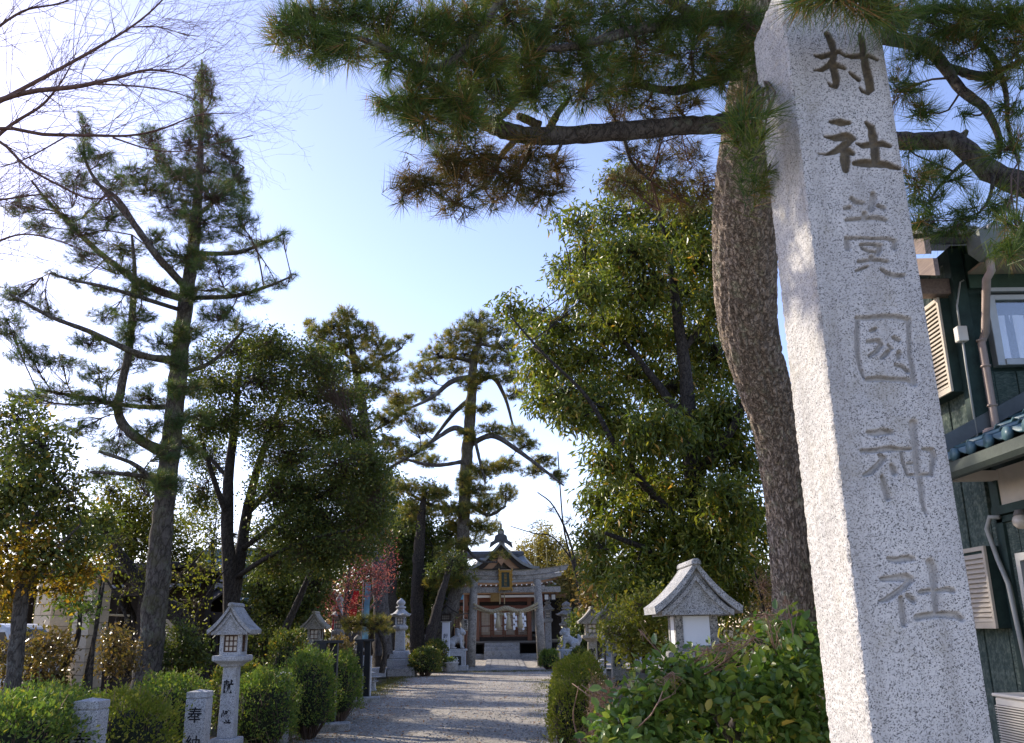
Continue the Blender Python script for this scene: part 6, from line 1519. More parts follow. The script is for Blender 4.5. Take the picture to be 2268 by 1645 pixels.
# --- dark small-leaved evergreen with twin trunks
c_ = Plant('dark_evergreen', 'dark small-leaved evergreen with twin trunks behind the 献燈 lantern', 'tree', gp(520, 1330, 19.5))
YC = 19.5
for pts in ([(508, 1560, 52), (515, 1420, 44), (512, 1310, 36), (503, 1180, 28), (507, 1050, 22), (520, 940, 16), (530, 830, 9), (540, 750, 5)], [(516, 1330, 30), (530, 1240, 26, 19.8), (548, 1130, 22, 20), (575, 1020, 16, 20.2), (620, 900, 10, 20.4), (650, 800, 5, 20.6)],
            [(505, 1150, 14), (470, 1050, 11, 19), (440, 950, 7, 18.6)], [(545, 1140, 14, 20), (640, 1040, 12, 20.5), (740, 960, 9, 21), (820, 900, 5, 21.3)], [(530, 1220, 14, 19.8), (640, 1140, 12, 19.3), (740, 1080, 9, 19), (830, 1040, 5, 18.8)], [(507, 1060, 10), (450, 1000, 8, 20), (400, 960, 5, 20.4)], [(520, 1280, 12), (600, 1230, 10, 18.8), (700, 1190, 7, 18.4), (790, 1170, 4, 18.2)]):
    c_.limb('trunk' if pts[0][2] > 25 else 'limb', pts, YC, M['bark_dark'], 10, 30, .08)
CC = [(530, 780, 90, 40), (620, 790, 80, 36), (700, 810, 70, 46), (470, 850, 60, 46), (570, 850, 90, 40), (660, 870, 90, 46), (750, 880, 80, 46), (500, 930, 60, 46), (600, 940, 100, 46), (700, 960, 100, 46), (790, 960, 60, 46), (640, 1010, 110, 46), (760, 1030, 90, 50), (830, 1030, 40, 46), (680, 1080, 110, 50), (790, 1090, 70, 46), (620, 1090, 80, 40), (710, 1150, 110, 46), (810, 1140, 50, 46), (640, 1170, 80, 40), (760, 1210, 80, 40), (690, 1230, 80, 44), (620, 1240, 60, 50), (460, 1010, 50, 46), (440, 1100, 40, 40), (450, 940, 40, 40), (590, 760, 50, 30), (830, 1100, 40, 60), (840, 1180, 40, 50)]
c_.pads(CC, YC, 2.5, 1.1, 1.6, .2, .007, curve=.1)
c_.leaves(M['leaf_dark'], 9, .080, .5, .10, .1, .5, .35); c_.twigs(M['twig']); c_.clear()

# --- two pines farther along
d_ = Plant('middle_pine', 'bushy-topped pine standing farther back between the dark evergreen and the leaning pine', 'pine tree', gp(845, 1440, 33))
d_.limb('trunk', [(850, 1450, 38), (838, 1250, 30), (822, 1040, 25), (808, 940, 22), (795, 860, 19), (783, 790, 15), (772, 740, 11), (762, 690, 6)], 33, M['bark_grey'], 12, 50, .08)
for pts in ([(790, 830, 10), (840, 800, 8, 33.4), (890, 770, 5, 33.6)], [(800, 890, 10), (740, 850, 7, 32.5), (690, 810, 4, 32)], [(785, 800, 8), (730, 760, 6, 33.5), (690, 740, 4, 33.8)], [(812, 960, 9), (870, 930, 7, 33.5), (910, 900, 4, 33.8)], [(818, 1010, 9), (760, 990, 6, 32.4), (720, 960, 4, 32)], [(825, 1060, 9), (890, 1020, 7, 33), (930, 1000, 4, 33)]):
    d_.limb('limb', pts, 33, M['bark_grey'], 6, 16, .06)
D = [(765, 700, 34, 22), (740, 725, 36, 24), (800, 730, 40, 22), (705, 740, 30, 24), (685, 720, 18, 20), (830, 760, 40, 22), (875, 760, 26, 14), (905, 745, 16, 8), (770, 765, 50, 24), (720, 780, 40, 22), (850, 790, 40, 18), (800, 810, 50, 22), (740, 825, 44, 22), (690, 800, 30, 20), (860, 830, 40, 20), (820, 860, 50, 22), (880, 880, 36, 18), (760, 880, 44, 22), (850, 930, 50, 18), (900, 920, 34, 16), (780, 940, 40, 20), (860, 980, 50, 18), (910, 1000, 36, 14), (740, 930, 40, 24), (800, 1010, 40, 20)]
d_.pads(D, 33, 3.2, 1.0, 1.4, .5, .012, gap=.12); d_.needles(M['needle_far'], T_FAR, (.85, 1.35), skew=1.3); d_.twigs(M['bark_dark']); d_.clear()

e_ = Plant('leaning_pine', 'old pine with a leaning cracked trunk just left of the torii', 'pine tree', gp(966, 1478, 38.0))
YE = 38.0
e_.limb('trunk', [(962, 1490, 44), (970, 1445, 38), (988, 1380, 33), (1010, 1312, 29), (1019, 1250, 28), (1025, 1180, 28), (1030, 1060, 27), (1037, 970, 25), (1043, 890, 23), (1047, 820, 19), (1050, 785, 17), (1062, 755, 12), (1058, 715, 6)], YE, M['bark_pine'], 16, 80, .12)
for pts in ([(1044, 835, 14), (1000, 845, 12, 37.4), (955, 880, 9, 37.0), (905, 905, 5, 36.7)], [(1044, 880, 12), (1005, 915, 10, 38.4), (965, 965, 7, 38.7), (945, 990, 4, 38.8)], [(1038, 960, 14), (1005, 948, 12, 37.4), (960, 975, 8, 37.0), (920, 1000, 5, 36.7)], [(1050, 850, 13), (1090, 835, 11, 38.2), (1118, 880, 8, 38.4), (1135, 940, 5, 38.6)], [(1040, 985, 13), (1090, 965, 12, 37.6), (1150, 1000, 10, 37.4), (1210, 1045, 7, 37.2), (1248, 1075, 4, 37.1)], [(1036, 1020, 10), (960, 1030, 8, 37.4), (880, 1012, 5, 37.0)], [(1030, 1130, 11), (960, 1120, 9, 38.4), (900, 1090, 6, 38.7)], [(1048, 800, 10), (990, 790, 8, 38.2), (930, 800, 4, 38.4)], [(1055, 760, 8), (1100, 770, 6, 37.6), (1140, 790, 4, 37.4)], [(1030, 1110, 11), (1080, 1140, 8, 37.4), (1120, 1120, 5, 37.1)], [(1042, 930, 9), (1060, 1010, 7, 37.5), (1075, 1070, 4, 37.2)], [(1022, 1200, 8), (1060, 1240, 6, 37.4), (1100, 1245, 4, 37.1)]):
    e_.limb('limb', pts, YE, M['bark_grey'], 7, 22, .08)
E_ = [(1060, 708, 46, 16), (1030, 730, 50, 16), (1095, 730, 40, 20), (1000, 755, 50, 16), (1060, 755, 50, 18), (1120, 765, 36, 18), (970, 785, 50, 16), (1030, 785, 50, 18), (1090, 795, 50, 18), (1135, 800, 24, 16), (940, 815, 50, 16), (1000, 820, 46, 14), (1080, 828, 40, 14), (1125, 835, 34, 18), (920, 840, 30, 12), (890, 890, 40, 14), (940, 875, 44, 14), (870, 905, 30, 10), (1140, 870, 24, 18), (930, 945, 40, 14), (975, 905, 30, 14), (1075, 905, 26, 14), (1090, 950, 40, 16), (1140, 960, 36, 18), (1165, 985, 34, 16), (1205, 1020, 36, 16), (1235, 1055, 26, 16), (1180, 1045, 30, 14), (880, 1012, 46, 12), (950, 1020, 44, 14), (940, 985, 30, 12), (1070, 1040, 46, 24), (1120, 1030, 40, 20), (1050, 1085, 46, 22), (890, 1075, 40, 20), (960, 1090, 50, 22), (1000, 1130, 50, 24), (1080, 1120, 46, 24), (1120, 1090, 34, 20), (920, 1130, 44, 26), (1070, 1165, 50, 22), (1020, 1165, 40, 20)]
E_ += [(1040, 850, 30, 18, 37.4), (1035, 960, 26, 16, 37.4), (1040, 905, 20, 14, 37.4), (1030, 1060, 30, 18, 37.4)]
e_.pads(E_, YE, 4.0, 1.1, .9, .5, .012, gap=.12)
e_.pads([(1000, 1250, 44, 20, 37.3), (965, 1285, 34, 18, 37.2), (1020, 1285, 40, 16, 37.0), (985, 1225, 34, 16, 37.4), (1105, 1228, 26, 10, 37.2), (1050, 1195, 30, 14, 37.4), (1010, 1205, 30, 14, 37.4)], YE, 3.2, 1.0, 0, .4, .010)
e_.needles(M['needle_far'], T_FAR, (.9, 1.4), skew=1.3); e_.twigs(M['bark_dark']); e_.clear()

# --- big evergreen with hanging leaves, right of centre
k_ = Plant('hanging_leaf_evergreen', 'broad evergreen with hanging glossy leaves between the torii and the black pine', 'tree', gp(1560, 1440, 15.5))
YK = 15.5
for pts in ([(1560, 1450, 60), (1555, 1300, 52), (1545, 1150, 46), (1530, 1000, 40), (1520, 850, 30), (1500, 700, 22), (1480, 560, 14), (1450, 440, 6)], [(1548, 1200, 26), (1450, 1100, 20, 15), (1370, 1000, 14, 14.7), (1300, 880, 9, 14.5), (1200, 780, 6, 14.3), (1130, 700, 4, 14.2)], [(1540, 1050, 26), (1620, 950, 20, 15.2), (1680, 800, 12, 15)],
            [(1530, 950, 22), (1440, 830, 16, 15.8), (1350, 720, 9, 15.9), (1270, 640, 5, 16)], [(1552, 1280, 20), (1440, 1220, 15, 14.8), (1340, 1180, 9, 14.5)], [(1510, 780, 16), (1580, 680, 12, 15.8), (1620, 560, 6, 16)], [(1550, 1240, 18), (1640, 1180, 12, 14.6), (1700, 1120, 7, 14.4)]):
    k_.limb('trunk' if pts[0][2] > 50 else 'limb', pts, YK, M['bark_dark'], 10, 30, .08)
K = [(1380, 400, 44, 40), (1440, 450, 60, 50), (1540, 470, 60, 60), (1350, 490, 60, 40), (1280, 495, 34, 26), (1480, 540, 80, 50), (1400, 560, 80, 46), (1320, 570, 60, 40), (1560, 570, 60, 60), (1250, 600, 40, 30), (1300, 650, 60, 40), (1400, 640, 80, 50), (1500, 650, 80, 50), (1590, 680, 50, 60), (1130, 680, 34, 20), (1170, 710, 44, 28), (1230, 730, 50, 34), (1310, 720, 70, 40), (1210, 780, 60, 34), (1400, 730, 80, 50), (1500, 750, 80, 50), (1290, 800, 70, 46), (1190, 830, 46, 30), (1220, 880, 60, 34), (1310, 880, 70, 40), (1400, 830, 80, 50), (1500, 860, 80, 60), (1580, 800, 60, 60), (1600, 920, 60, 60), (1270, 920, 50, 26), (1370, 940, 70, 46), (1450, 960, 80, 50), (1550, 980, 80, 60), (1640, 1020, 50, 60), (1340, 1030, 46, 40), (1420, 1060, 70, 50), (1520, 1090, 80, 50), (1330, 1110, 40, 40), (1620, 1120, 60, 60), (1400, 1150, 70, 50), (1500, 1190, 80, 50), (1320, 1190, 40, 40), (1590, 1220, 70, 50), (1670, 1180, 40, 60), (1340, 1260, 46, 40), (1430, 1250, 70, 46), (1400, 1310, 60, 30), (1660, 1280, 50, 50), (1500, 1280, 70, 40), (1230, 480, 14, 12), (1600, 1310, 60, 50)]
k_.pads(K, YK, 1.5, 1.1, 1.5, -.15, .007, curve=.12, gap=.18)
k_.leaves(M['leaf_big'], 9, .15, .27, .13, .75, .45, .3, singles=290); k_.twigs(M['bark_dark']); k_.clear()

# --- bare tree reaching in from the left
j_ = Plant('bare_tree', 'leafless tree whose reddish branches reach in from the upper left', 'bare tree', gp(-330, 1500, 12.5))
YJ = 12.5
j_.limb('trunk', [(-330, 1560, 130), (-300, 1200, 110), (-270, 900, 96), (-220, 650, 80), (-150, 450, 66), (-100, 330, 50)], YJ, M['bark_bare'], 14, 40, .06)
br = [[(-110, 340, 40), (-30, 240, 26), (60, 205, 22), (170, 192, 20), (260, 172, 15), (330, 155, 10), (400, 165, 6), (440, 185, 3)], [(-30, 240, 22), (100, 170, 16), (200, 115, 13), (290, 60, 9), (350, 10, 7), (400, -50, 4)], [(-130, 410, 34), (-20, 290, 18), (100, 298, 15), (200, 300, 13), (290, 300, 10), (360, 285, 8), (440, 255, 5), (530, 250, 2)],
      [(-60, 350, 22), (20, 280, 15), (90, 235, 12), (130, 190, 8), (160, 140, 4)], [(-130, 400, 28), (-20, 310, 14), (60, 370, 12), (140, 415, 9), (200, 440, 7), (260, 430, 4)], [(-200, 600, 30), (-80, 460, 14), (20, 440, 9), (90, 430, 6)], [(-100, 330, 24), (-50, 120, 14), (40, 30, 10), (140, 5, 7), (220, -40, 4)], [(250, 305, 8), (330, 330, 6), (400, 335, 5), (470, 320, 3), (560, 300, 2)],
      [(200, 185, 10), (290, 190, 7), (370, 200, 5), (430, 220, 3)], [(150, 300, 7), (60, 350, 6), (0, 370, 5)], [(-200, 620, 24), (-60, 560, 12), (40, 520, 8), (120, 530, 5), (200, 560, 3)], [(290, 60, 6), (350, 60, 5), (420, 80, 3)]]
for i, pts in enumerate(br):
    q = [(x, y, max(w * .52, 1.8), YJ + (i % 4 - 1.5) * .5) for x, y, w in pts]; j_.limb('branch', q, YJ, M['bark_bare'], 7, 26, .06)
# fine twigs: each branch forks three times
seeds = [(p[i, :3], unit(p[min(i + 1, len(p) - 1), :3] - p[i - 1, :3]), p[i, 3]) for p in j_.sk[1:] for i in range(6, len(p) - 1)]
lev = []
cur = []
for p0, d0, r0 in seeds:
    for q in range(2):
        d = unit(d0 + rng.normal(size=3) * .65 + np.array([.25, 0, .1])); cur.append((p0, d, min(r0 * .3, .0065), rng.uniform(.5, 1.3)))
for depth in range(3):
    nxt, pa, ra = [], [], []
    for p0, d, r0, L in cur:
        m1 = p0 + d * L * .5 + rng.normal(size=3) * L * .07; e1 = p0 + d * L + rng.normal(size=3) * L * .12 + np.array([0, 0, .06 * L])
        pa.append([p0, m1, e1]); ra.append([r0, r0 * .75, r0 * .5])
        if depth < 2:
            for w, s_ in ((m1, .75), (e1, .7), (e1, .6)):
                if rng.uniform() < .8: nxt.append((w, unit(d + rng.normal(size=3) * .5), max(r0 * .6, .0018), L * s_ * rng.uniform(.5, .9)))
    lev.append((np.array(pa), np.array(ra))); cur = nxt
v, f = join([tube_batch(a, b) for a, b in lev]); obj('twigs', raw_mesh('twigs', v - j_.o, f, M['bark_bare']), j_.root, kind='stuff')

# --- slender young tree at the left edge, its leaves turning
h_ = Plant('young_tree', 'slender young tree with green and orange leaves at the left edge', 'tree', gp(25, 1570, 11.5))
YH = 11.5
h_.limb('trunk', [(20, 1600, 42), (28, 1520, 36), (40, 1400, 32), (50, 1280, 30), (55, 1180, 22), (50, 1080, 14), (45, 980, 7)], YH, M['bark_grey'], 12, 40, .08)
for pts in ([(48, 1320, 14), (90, 1260, 10, 11.2), (140, 1200, 7, 11), (180, 1160, 4, 10.9)], [(53, 1220, 12), (10, 1160, 9, 11.8), (-30, 1100, 6, 12)], [(55, 1180, 12), (110, 1100, 8, 11.7), (150, 1040, 5, 11.8)], [(46, 1330, 9), (10, 1290, 7, 11.3), (-30, 1270, 4, 11.2)]):
    h_.limb('limb', pts, YH, M['bark_grey'], 7, 18, .08)
h_.pads([(40, 930, 70, 46), (90, 990, 70, 50), (20, 1010, 60, 50), (120, 1060, 60, 46), (40, 1080, 70, 50), (-10, 1130, 60, 60), (150, 1130, 50, 46), (90, 1150, 60, 46), (170, 1200, 50, 40), (110, 1230, 50, 34)], YH, 1.0, 1.1, .8, .1, .006)
h_.leaves(M['leaf_dark'], 9, .075, .52, .09, .2, .4, .4, name='green_foliage', skew=1.0); h_.twigs(M['bark_dark']); h_.clear()
h_.pads([(20, 1210, 50, 40), (-10, 1270, 50, 50), (60, 1260, 40, 34), (20, 1320, 40, 34), (170, 1260, 50, 30), (140, 1300, 46, 26), (90, 1200, 40, 30)], YH, 1.0, 1.1, .6, .0, .006)
h_.leaves(M['leaf_orange'], 8, .075, .55, .09, .3, .4, .4, name='turning_foliage', skew=1.0); h_.twigs(M['bark_dark']); h_.clear()

def shrub(name, label, cat, base, Y, stems, pads, mat, per, size, width, dens=1.0, bark='bark_dark', spread=.5, droop=.1, sp=.08, up=.2, base_leaf=LEAF4, singles=0, upk=.35, group=None, twm='twig', tw_r=.005):
    s = Plant(name, label, cat, base, group)
    for q in stems: s.limb('stem', q, Y, M[bark], 7, 16, .06)
    s.pads(pads, Y, dens, 1.1, spread, up, tw_r)
    if mat: s.leaves(M[mat], per, size, width, sp, droop, .45, upk, base_leaf, singles=singles)
    s.twigs(M[twm]); s.clear(); return s
shrub('bronze_shrub', 'glossy shrub with bronze sunlit leaves left of the cream block column', 'shrub', gp(95, 1560, 13.5), 13.5, [[(95, 1570, 14), (90, 1520, 10), (70, 1470, 6)], [(100, 1565, 18), (130, 1500, 15), (170, 1420, 12), (180, 1330, 8), (200, 1270, 5)], [(180, 1560, 16), (195, 1480, 12), (215, 1380, 8), (230, 1290, 5)]],
      [(60, 1440, 50, 34), (110, 1430, 50, 30), (40, 1500, 46, 40), (100, 1490, 60, 36), (90, 1530, 50, 26), (20, 1450, 30, 30)], 'leaf_bronze', 9, .085, .5, 1.0)
shrub('bright_camellia', 'camellia sapling with loose bright leaves before the cream block column', 'shrub', gp(200, 1540, 13.0), 13.0, [[(198, 1550, 10), (205, 1450, 8), (215, 1360, 6), (225, 1280, 4)]], [(175, 1285, 34, 26), (150, 1330, 34, 26), (195, 1350, 22, 26), (165, 1245, 34, 26), (205, 1260, 20, 20)], 'leaf_camellia', 7, .085, .5, 1.0)
shrub('purple_shrub', 'round dark shrub with reddish new leaves between the block column and the tall pine', 'shrub', gp(245, 1530, 15.5), 15.5, [[(245, 1540, 10), (246, 1480, 8), (250, 1420, 5)]], [(255, 1430, 34, 26), (245, 1470, 28, 28), (280, 1470, 24, 26), (256, 1404, 30, 12), (288, 1440, 16, 26)], 'leaf_bronze', 10, .07, .5, 1.5)
shrub('dark_shrub', 'low dark shrub between the tall pine and the 奉納 post', 'shrub', gp(390, 1500, 17.5), 17.5, [[(390, 1530, 10), (392, 1470, 8)]], [(395, 1420, 30, 40), (375, 1470, 30, 30), (415, 1470, 34, 34), (440, 1440, 26, 34)], 'leaf_dark', 10, .08, .5, 2.2)
for lab, x, Y, lst, m_, dn in (
    ('yellow-green tree glowing behind the tall pine', 280, 25, [(250, 1090, 50, 40), (300, 1130, 60, 46), (240, 1160, 50, 46), (350, 1130, 50, 40), (290, 1200, 70, 40), (380, 1180, 50, 46), (350, 1240, 50, 36), (250, 1230, 40, 30), (410, 1230, 40, 40), (330, 1060, 40, 30), (200, 1210, 40, 24), (270, 1270, 40, 20), (310, 1180, 60, 40)], 'leaf_yellow', 1.6),
    ('yellowing tree half hidden behind the twin-trunk evergreen', 470, 27, [(430, 1150, 40, 50), (470, 1200, 50, 40), (450, 1260, 40, 40), (580, 1200, 50, 50), (420, 1300, 40, 30), (480, 1120, 40, 40), (560, 1280, 50, 40), (600, 1330, 50, 40)], 'leaf_yellow', 1.2),
    ('dark evergreen filling the space behind the four-pane lantern', 640, 25, [(620, 1280, 60, 50), (690, 1290, 50, 50), (610, 1350, 60, 50), (680, 1350, 50, 40), (580, 1300, 40, 50), (650, 1400, 60, 40), (590, 1420, 50, 40), (720, 1240, 50, 50), (640, 1230, 60, 40)], 'leaf_dark', 2.0),
    ('dark tree behind the pink plum', 820, 41, [(800, 1120, 50, 50), (850, 1080, 50, 50), (830, 1180, 60, 50), (880, 1150, 50, 50), (860, 1240, 60, 50), (800, 1260, 50, 50), (920, 1210, 50, 50), (900, 1290, 50, 50), (840, 1320, 60, 40), (780, 1200, 40, 50), (790, 1330, 50, 40), (900, 1360, 50, 40)], 'leaf_dark', 3.0),
    ('dark evergreen between the tall pale lantern and the leaning pine', 945, 40, [(930, 1150, 40, 40), (960, 1210, 46, 46), (910, 1240, 40, 40), (950, 1290, 46, 40), (930, 1340, 40, 40), (980, 1320, 30, 50), (970, 1260, 30, 40), (1000, 1180, 30, 40), (900, 1190, 40, 40), (960, 1380, 40, 30)], 'leaf_dark', 3.2)):
    s = Plant('background_tree', lab, 'tree', gp(x, 1440, Y), group='trees behind the left side')
    ct = lst[len(lst) // 2]
    for q in range(3):
        e2 = lst[(q * 3 + 1) % len(lst)]; s.limb('trunk' if q == 0 else 'limb', [(x + q * 12 - 10, 1500 if Y < 30 else 1470, 22 - q * 5), (x + q * 18 - 16, 1380, 18 - q * 4), ((x + e2[0]) / 2, (1380 + e2[1]) / 2, 12), (e2[0], e2[1], 5)], Y + q * .4, M['bark_dark'], 8, 20, .08)
    s.pads(lst, Y, dn, 1.1, 1.5, .2, .010); s.leaves(M[m_], 8, .11 if Y < 30 else .16, .5, .14, .1, .45, .35); s.twigs(M['bark_dark']); s.clear()
shrub('screening_shrub', 'tangle of thin stems and scattered leaves in front of the dark pavilion', 'shrub', gp(330, 1500, 18.4), 18.4, [[(300, 1540, 9), (290, 1400, 7), (240, 1290, 5), (180, 1230, 3)], [(310, 1540, 9), (330, 1380, 7), (400, 1280, 5), (450, 1220, 3)], [(420, 1540, 9), (430, 1380, 7), (470, 1300, 4), (500, 1260, 3)]],
      [(180, 1230, 40, 24), (240, 1250, 40, 26), (290, 1300, 40, 24), (400, 1270, 40, 30), (450, 1260, 36, 30), (420, 1330, 40, 26), (340, 1260, 40, 26), (260, 1200, 50, 24), (430, 1400, 30, 30), (150, 1260, 36, 24)], 'leaf_yellow', 3, .08, .5, 1.3, sp=.12)
# bare thick trunks standing in the gloom
for lab, pts, Y in (('gnarled dark trunk bending behind the 奉納 post', [(440, 1530, 50), (425, 1440, 46), (405, 1370, 44), (330, 1320, 30), (290, 1260, 24), (250, 1200, 14), (210, 1150, 7)], 19),
                    ('leaning slim trunk left of the four-pane lantern', [(600, 1480, 20), (630, 1400, 18), (665, 1320, 14), (700, 1240, 8), (730, 1180, 4)], 22.5),
                    ('straight dark trunk behind the pale lantern', [(925, 1475, 36), (924, 1380, 32), (926, 1260, 28), (932, 1160, 20), (940, 1080, 10)], 38),
                    ('broad dark trunk left of the pale lantern', [(850, 1475, 56), (852, 1400, 48), (858, 1320, 40), (862, 1230, 26), (866, 1150, 12)], 37),
                    ('twisting grey trunk right of the pale lantern', [(948, 1475, 30), (952, 1420, 26), (968, 1350, 22), (985, 1290, 16), (1000, 1240, 8)], 36.2)):
    s = Plant('dark_trunk_tree', lab, 'tree', gp(pts[0][0], pts[0][1], Y), group='dark trunks on the left side'); s.limb('trunk', pts, Y, M['bark_dark'], 10, 30, .14)
    tp = pts[-1]; s.pads([(tp[0], tp[1], 36, 24), (tp[0] - 26, tp[1] + 24, 30, 20), (tp[0] + 26, tp[1] + 16, 30, 20)], Y, 2.0, 1, .6, .2, .008); s.leaves(M['leaf_dark'], 7, .12, .5, .12); s.twigs(M['bark_dark']); s.clear()

# --- pink plum with bare twigs
g_ = Plant('pink_plum', 'plum tree with sparse pink blossom left of the tall pale lantern', 'plum tree', gp(775, 1470, 28))
for pts in ([(778, 1480, 20), (772, 1420, 17), (765, 1360, 13), (770, 1290, 9), (780, 1220, 5)], [(775, 1430, 12), (800, 1370, 10, 28.3), (830, 1300, 6, 28.5), (860, 1230, 3, 28.6)], [(768, 1400, 11), (740, 1330, 8, 27.7), (720, 1260, 4, 27.5)], [(785, 1420, 9), (810, 1360, 7, 28.4), (870, 1290, 3, 28.8)], [(768, 1350, 8), (790, 1280, 6, 28), (835, 1200, 3, 28)], [(690, 1320, 9, 27.2), (720, 1285, 7, 27.2), (780, 1270, 4, 27.2), (840, 1275, 3, 27.2)]):
    g_.limb('trunk' if pts[0][2] > 15 else 'branch', pts, 28, M['bark_grey'], 7, 18, .1)
g_.pads([(740, 1250, 40, 26), (790, 1240, 40, 26), (840, 1200, 40, 24), (860, 1240, 24, 20), (720, 1290, 34, 26), (770, 1290, 40, 24), (820, 1270, 40, 24), (740, 1320, 30, 24), (830, 1310, 30, 20), (800, 1200, 30, 20), (700, 1250, 20, 26), (760, 1210, 40, 24), (730, 1355, 26, 20), (790, 1340, 34, 20), (850, 1280, 26, 24), (720, 1330, 20, 30), (780, 1180, 34, 18)], 27, 1.9, 1.0, .8, .4, .006)
g_.leaves(M['blossom'], 6, .048, .9, .10, 0, .3, .1, name='blossom'); g_.twigs(M['twig_red']); g_.clear()

# cloud-pruned pine bough in front of the banners
n_ = Plant('pruned_pine', 'low cloud-pruned pine with a yellowish pad of needles before the banners', 'pine tree', gp(822, 1480, 26.2))
n_.limb('trunk', [(845, 1490, 14), (852, 1440, 12), (840, 1400, 10), (815, 1385, 8), (780, 1380, 5)], 26.2, M['bark_dark'], 8, 20, .1)
n_.pads([(775, 1378, 28, 14), (805, 1372, 34, 16), (840, 1375, 32, 18), (855, 1395, 22, 12), (820, 1392, 36, 12), (780, 1392, 24, 9)], 26.2, 5, 1.2, .3, .5, .006); n_.needles(M['needle_far'], T_SOFT, (.7, 1.0), skew=.8); n_.twigs(M['bark_dark']); n_.clear()

# --- bamboo, far trees, hedge behind the right side
bb = Plant('bamboo_grove', 'clump of pale yellow bamboo above the hall roof', 'bamboo', gp(1200, 1440, 58))
for i in range(34):
    x = rng.uniform(1150, 1262); top = 1195 + abs(x - 1205) * .75 + rng.uniform(-20, 40); Yb = 58 + rng.uniform(-2, 3); lean = rng.normal(0, 8)
    bb.limb('culm', [(x, 1440, 3.4), (x + lean * .3, 1330, 3.0), (x + lean, top, 1.6)], Yb, M['leaf_bamboo_culm'] if 'leaf_bamboo_culm' in M else M.setdefault('leaf_bamboo_culm', plain('bamboo_culm', (0.30, 0.25, 0.09), .6)), 5, 8, 0)
bb.pads([(1170, 1270, 26, 40), (1200, 1220, 26, 36), (1230, 1240, 26, 36), (1255, 1270, 18, 30), (1190, 1310, 34, 30), (1230, 1310, 34, 30), (1215, 1270, 30, 34), (1160, 1230, 16, 34), (1245, 1215, 14, 26), (1205, 1185, 14, 24)], 58, 5.5, 1.4, 1.6, .1, .012, gap=.2)
bb.leaves(M['leaf_bamboo'], 7, .30, .22, .3, .45, .4, .2); bb.clear()
for lab, x, Y, lst, m_, dn in (
    ('grey-green tree right of the torii eaves', 1270, 46, [(1270, 1240, 30, 26), (1290, 1270, 36, 30), (1260, 1290, 30, 24), (1300, 1310, 40, 30), (1280, 1340, 40, 24), (1310, 1230, 30, 30)], 'leaf_grove', 4),
    ('dark green round tree under the torii beam end', 1255, 50, [(1240, 1320, 30, 20), (1265, 1330, 34, 24), (1290, 1350, 30, 24), (1235, 1350, 20, 20), (1270, 1370, 34, 20)], 'leaf_dark', 5),
    ('dark clipped shrub between the squat lantern and the four-pane lantern', 1282, 39.5, [(1285, 1400, 22, 26), (1270, 1430, 24, 26), (1295, 1440, 24, 30), (1280, 1375, 16, 16)], 'leaf_dark', 6),
    ('brown-leaved tree between the dark shrub and the hanging-leaf evergreen', 1320, 30, [(1320, 1290, 30, 26), (1340, 1310, 30, 30), (1310, 1330, 24, 24), (1345, 1340, 24, 24), (1330, 1260, 24, 24)], 'leaf_bronze', 3)):
    s = Plant('background_tree', lab, 'tree', gp(x, 1440, Y), group=None)
    for q in range(2): e2 = lst[q * 2]; s.limb('trunk' if q == 0 else 'limb', [(x + q * 6, 1462, 12), (x + q * 8, 1400, 9), (e2[0], e2[1], 3)], Y, M['bark_dark'], 6, 12, .08)
    s.pads(lst, Y, dn, 1.1, 1.0, .2, .010); s.leaves(M[m_], 8, .17, .5, .18, .1, .45, .35); s.twigs(M['bark_dark']); s.clear()
shrub('bare_sapling', 'thin leafless sapling in the sky gap right of the leaning pine', 'bare tree', gp(1260, 1440, 44), 44, [[(1285, 1440, 8), (1280, 1300, 6), (1262, 1200, 5), (1225, 1120, 3.5), (1190, 1090, 2.5)], [(1280, 1290, 5), (1250, 1180, 4), (1240, 1080, 3), (1235, 1000, 2.5)], [(1275, 1250, 4), (1225, 1190, 3), (1180, 1180, 2.5), (1130, 1165, 2)]], [(1220, 1130, 30, 24), (1240, 1060, 24, 40), (1180, 1160, 40, 14), (1260, 1150, 30, 30)], None, 0, 0, 0, 1.6, twm='bark_grey', tw_r=.012)
# yellowish bush behind the big lantern, leafless canes beside it
shrub('yellow_bush', 'sunlit yellow-green bush left of the large panel lantern', 'shrub', gp(1425, 1470, 11.5), 11.5, [[(1425, 1490, 12), (1430, 1420, 9), (1440, 1360, 5)], [(1400, 1490, 9), (1395, 1410, 7), (1405, 1350, 4)]],
      [(1420, 1340, 34, 24), (1450, 1370, 30, 34), (1410, 1390, 34, 34), (1445, 1430, 34, 30), (1400, 1440, 30, 30), (1460, 1330, 24, 24), (1395, 1350, 24, 24), (1350, 1400, 14, 40)], 'leaf_yellow', 9, .065, .5, 1.6)
shrub('ivy_shrub', 'leafy climber beside the four-pane lantern', 'shrub', gp(1338, 1470, 18.3), 18.3, [[(1340, 1480, 5), (1338, 1400, 4), (1336, 1360, 3)]], [(1336, 1350, 12, 14), (1340, 1380, 12, 16), (1344, 1410, 12, 16)], 'leaf_yellow', 8, .07, .55, 4)
# thicket between the pine foot and the lantern
shrub('dry_thicket', 'pale dry thicket at the foot of the black pine', 'shrub', gp(1690, 1440, 10.5), 10.5, [[(1680, 1460, 8), (1685, 1380, 6), (1690, 1300, 4)], [(1700, 1460, 8), (1690, 1350, 6), (1670, 1260, 3)]], [(1690, 1300, 24, 46), (1680, 1370, 34, 40), (1710, 1340, 24, 40)], 'leaf_bronze', 3, .05, .4, 2.2, twm='twig_dry')

